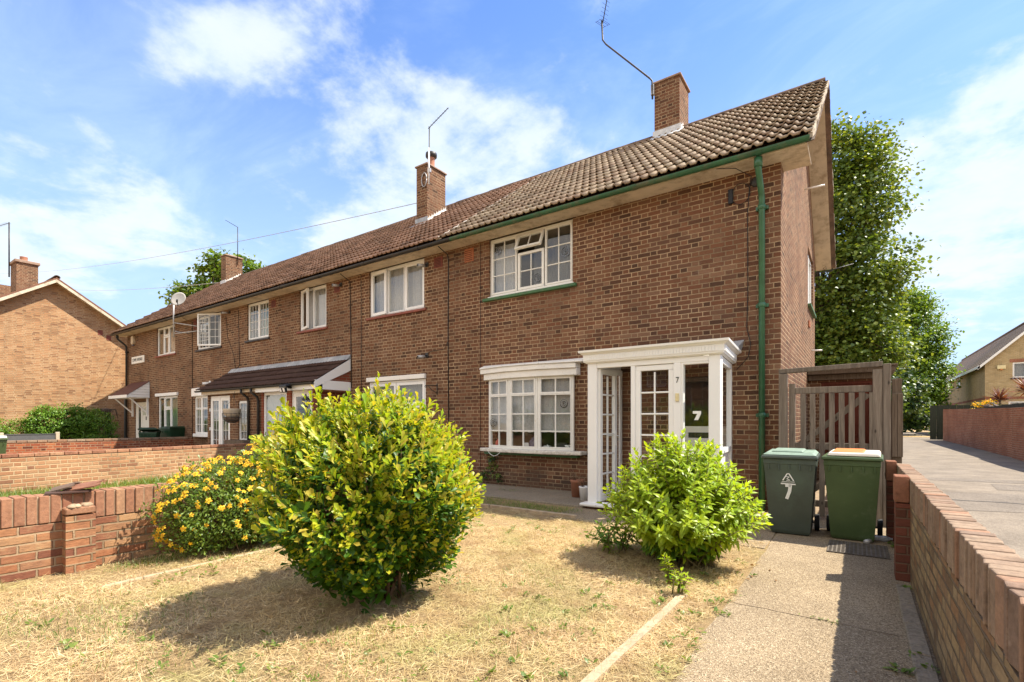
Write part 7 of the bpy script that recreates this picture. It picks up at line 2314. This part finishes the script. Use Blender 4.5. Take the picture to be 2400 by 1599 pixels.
# fresh grass near the walls and weeds
def patches(spots, n_each, L0, L1, name, mat, el=(.3, 1.3), w=.0016):
    Vs = []
    for (x, y, rx, ry, k) in spots:
        def kp(X, Y, x=x, y=y, rx=rx, ry=ry): return ((X - x) / rx) ** 2 + ((Y - y) / ry) ** 2 < rng.uniform(.2, 1, len(X))
        V, F = strands(int(n_each * k), (x - rx, x + rx), (y - ry, y + ry), L0, L1, w, *el, kp)
        Vs.append((V, F, 0))
    V, F, mi = join(Vs)
    return stuff(np_obj(name, V, F, [mat], None, mi=mi))
patches([(-5.2, 6.45, 1.6, .38, 3), (-3.9, 6.4, .7, .3, 1.4), (-5.40, 1.95, .22, .5, .9), (-3.9, 1.35, .5, .5, .3), (-3.3, 1.05, .6, .4, .25), (-2.4, 1.9, .5, .4, .3), (-2.0, 1.35, .6, .35, .5), (-4.4, 1.0, .7, .4, .5), (-1.7, 2.6, .4, .5, .25), (-4.9, 2.9, .3, .4, .3), (-2.2, 3.6, .5, .4, .2), (-11.3, 2.6, .9, 1.6, 2.4), (-9.3, 2.6, 2.5, 1.6, 2.4), (-5.4, 7.6, .0 + .3, .2, .3)], 1500, .03, .075, 'green_grass', M['lf_weed'])
patches([(-12.0, 2.2, .55, 1.6, 2.5), (-12.4, 4.4, .4, 1.2, 1.6), (-11.4, 1.0, .7, 1.0, 1.5)], 1500, .10, .22, 'long_grass', M['lf_weed'], w=.004)
wp = []
def rosette(x, y, n, L):
    for i in range(n):
        a = rng.uniform(0, 6.28); e = rng.uniform(.15, 1.0)
        wp.append((x + rng.normal() * .02, y + rng.normal() * .02, .01, math.cos(a) * math.cos(e), math.sin(a) * math.cos(e), math.sin(e), L * rng.uniform(.6, 1.2)))
for i in range(620):
    x, y = rng.uniform(-5.4, -.95), rng.uniform(.8, 5.6)
    if mnoise.noise((x * .9, y * .9, 4)) > -.02: rosette(x, y, int(rng.integers(4, 12)), rng.uniform(.02, .045))
for i in range(30): rosette(rng.uniform(-.98, -.74), rng.uniform(1.6, 5.2), 7, .035)
wp = np.array(wp)
V, F = leaf_arrays(wp[:, :3], wp[:, 3:6], np.tile([0, 0, 1.0], (len(wp), 1)) + rng.normal(size=(len(wp), 3)) * .2, wp[:, 6], wp[:, 6] * .42, 'oval', .1, .2)
stuff(np_obj('lawn_weeds', V, F, [M['lf_weed']], None))
wp = []
for (x, y, n) in ((.30, 4.95, 18), (.26, 3.55, 16), (.18, 3.32, 16), (.30, 3.40, 22), (.27, 4.1, 8), (.22, 2.6, 8), (.29, 6.55, 14), (.29, 6.70, 12), (-.13, 3.86, 8), (-.20, 3.87, 7), (-.26, 3.88, 5)):
    rosette(x, y, n, .045 if n > 9 else .022)
wp = np.array(wp)
V, F = leaf_arrays(wp[:, :3], wp[:, 3:6], np.tile([0, 0, 1.0], (len(wp), 1)) + rng.normal(size=(len(wp), 3)) * .2, wp[:, 6], wp[:, 6] * .5, 'oval', .1, .2)
stuff(np_obj('path_weeds', V, F, [M['lf_weed']], None))
# fallen leaves and debris at the foot of the wall and bush
n = 420
x = np.concatenate([rng.uniform(-5.5, -4.6, 140), rng.normal(-1.4, .35, 130), rng.uniform(-.1, .3, 60), rng.uniform(-7, -3.6, 90)])
y = np.concatenate([rng.uniform(2, 4, 140), rng.normal(4.6, .3, 130), rng.uniform(1.5, 3.2, 60), rng.uniform(6.9, 8.1, 90)])
zz = np.where(y > 6.8, .034, .012)
P = np.stack([x, y, zz], 1); D = nrm(np.stack([rng.normal(size=n), rng.normal(size=n), np.full(n, .1)], 1))
Ls = rng.uniform(.02, .045, n)
V, F = leaf_arrays(P, D, np.tile([0, 0, 1.0], (n, 1)) + rng.normal(size=(n, 3)) * .3, Ls, Ls * .5, 'oval', .2, .1)
stuff(np_obj('fallen_leaves', V, F, [M['dry_leaf']], None))


# ------------------------------------------------------------------ across the street: seen in the porch and window glass
oh = root('brick_house', (-8, -24, 0), 'red brick house across the street, mirrored in the porch glass', 'house')
mb = MB(Matrix.Translation((-3.0, -20, 0)) @ Matrix.Rotation(R(180), 4, 'Z'))
ops_ = [(-9 + k * 4.2, -7.6 + k * 4.2, z, z + 1.15) for k in range(6) for z in (1.0, 3.75)]
wall_panel(mb, -12, 18, -.1, 5.2, 0, ops_, .1)
mb.face([(-12, 0, 5.2), (-12, 8, 5.2), (-12, 4, 8.2)]); mb.face([(18, 0, 5.2), (18, 8, 5.2), (18, 4, 8.2)])
mb.face([(-12, 0, -.1), (-12, 8, -.1), (-12, 8, 5.2), (-12, 0, 5.2)]); mb.face([(18, 0, -.1), (18, 8, -.1), (18, 8, 5.2), (18, 0, 5.2)]); mb.face([(-12, 8, -.1), (18, 8, -.1), (18, 8, 5.2), (-12, 8, 5.2)])
Mo_ = mb.M
obj('wall', mb, M['brick'], oh)
for a, b, c, d in ops_:
    window(oh, a, b, c, d, .05, [dict(r=(a + .05, (a + b) / 2, c + .05, d - .05)), dict(r=((a + b) / 2 + .01, b - .05, c + .05, d - .05))], Mx=Mo_, curtain=[('net', a + .05, b - .05, c, d, .15)])
mb = MB(Mo_)
mb.hexa([(-12.4, -.5, 4.9), (18.4, -.5, 4.9), (18.4, 4, 8.2), (-12.4, 4, 8.2)], [(-12.4, -.5, 5.0), (18.4, -.5, 5.0), (18.4, 4, 8.3), (-12.4, 4, 8.3)])
mb.hexa([(-12.4, 4, 8.2), (18.4, 4, 8.2), (18.4, 8.5, 4.9), (-12.4, 8.5, 4.9)], [(-12.4, 4, 8.3), (18.4, 4, 8.3), (18.4, 8.5, 5.0), (-12.4, 8.5, 5.0)])
obj('roof', mb, M['tile_left'], oh)
tree('garden_hedge', 'dark green hedge across the street, mirrored in the porch glass', 'hedge', (-8, -12.5, 0), .3,
     [((-20 + 2.4 * k, -12.5, 1.25), (1.5, .7, 1.3)) for k in range(12)], [M['lf_privet'], M['lf_ivy']], .16, .6, 700, 26, .22, trunk_r=.05)
mb = MB(); mb.face([(-60, -11, .004), (60, -11, .004), (60, -4.5, .004), (-60, -4.5, .004)])
struct(obj('road', mb, M['lane']))
tree('lane_end_hedge', 'dark hedge closing the far end of the lane behind the trees', 'hedge', (1, 66, .5), .3,
     [((-6 + 2.3 * k, 66 + .5 * (k % 2), 2.0 + .4 * (k % 3)), (1.7, 1.2, 1.7)) for k in range(6)], [M['lf_ivy'], M['lf_horn']], .26, .7, 420, 28, .35, trunk_r=.08)
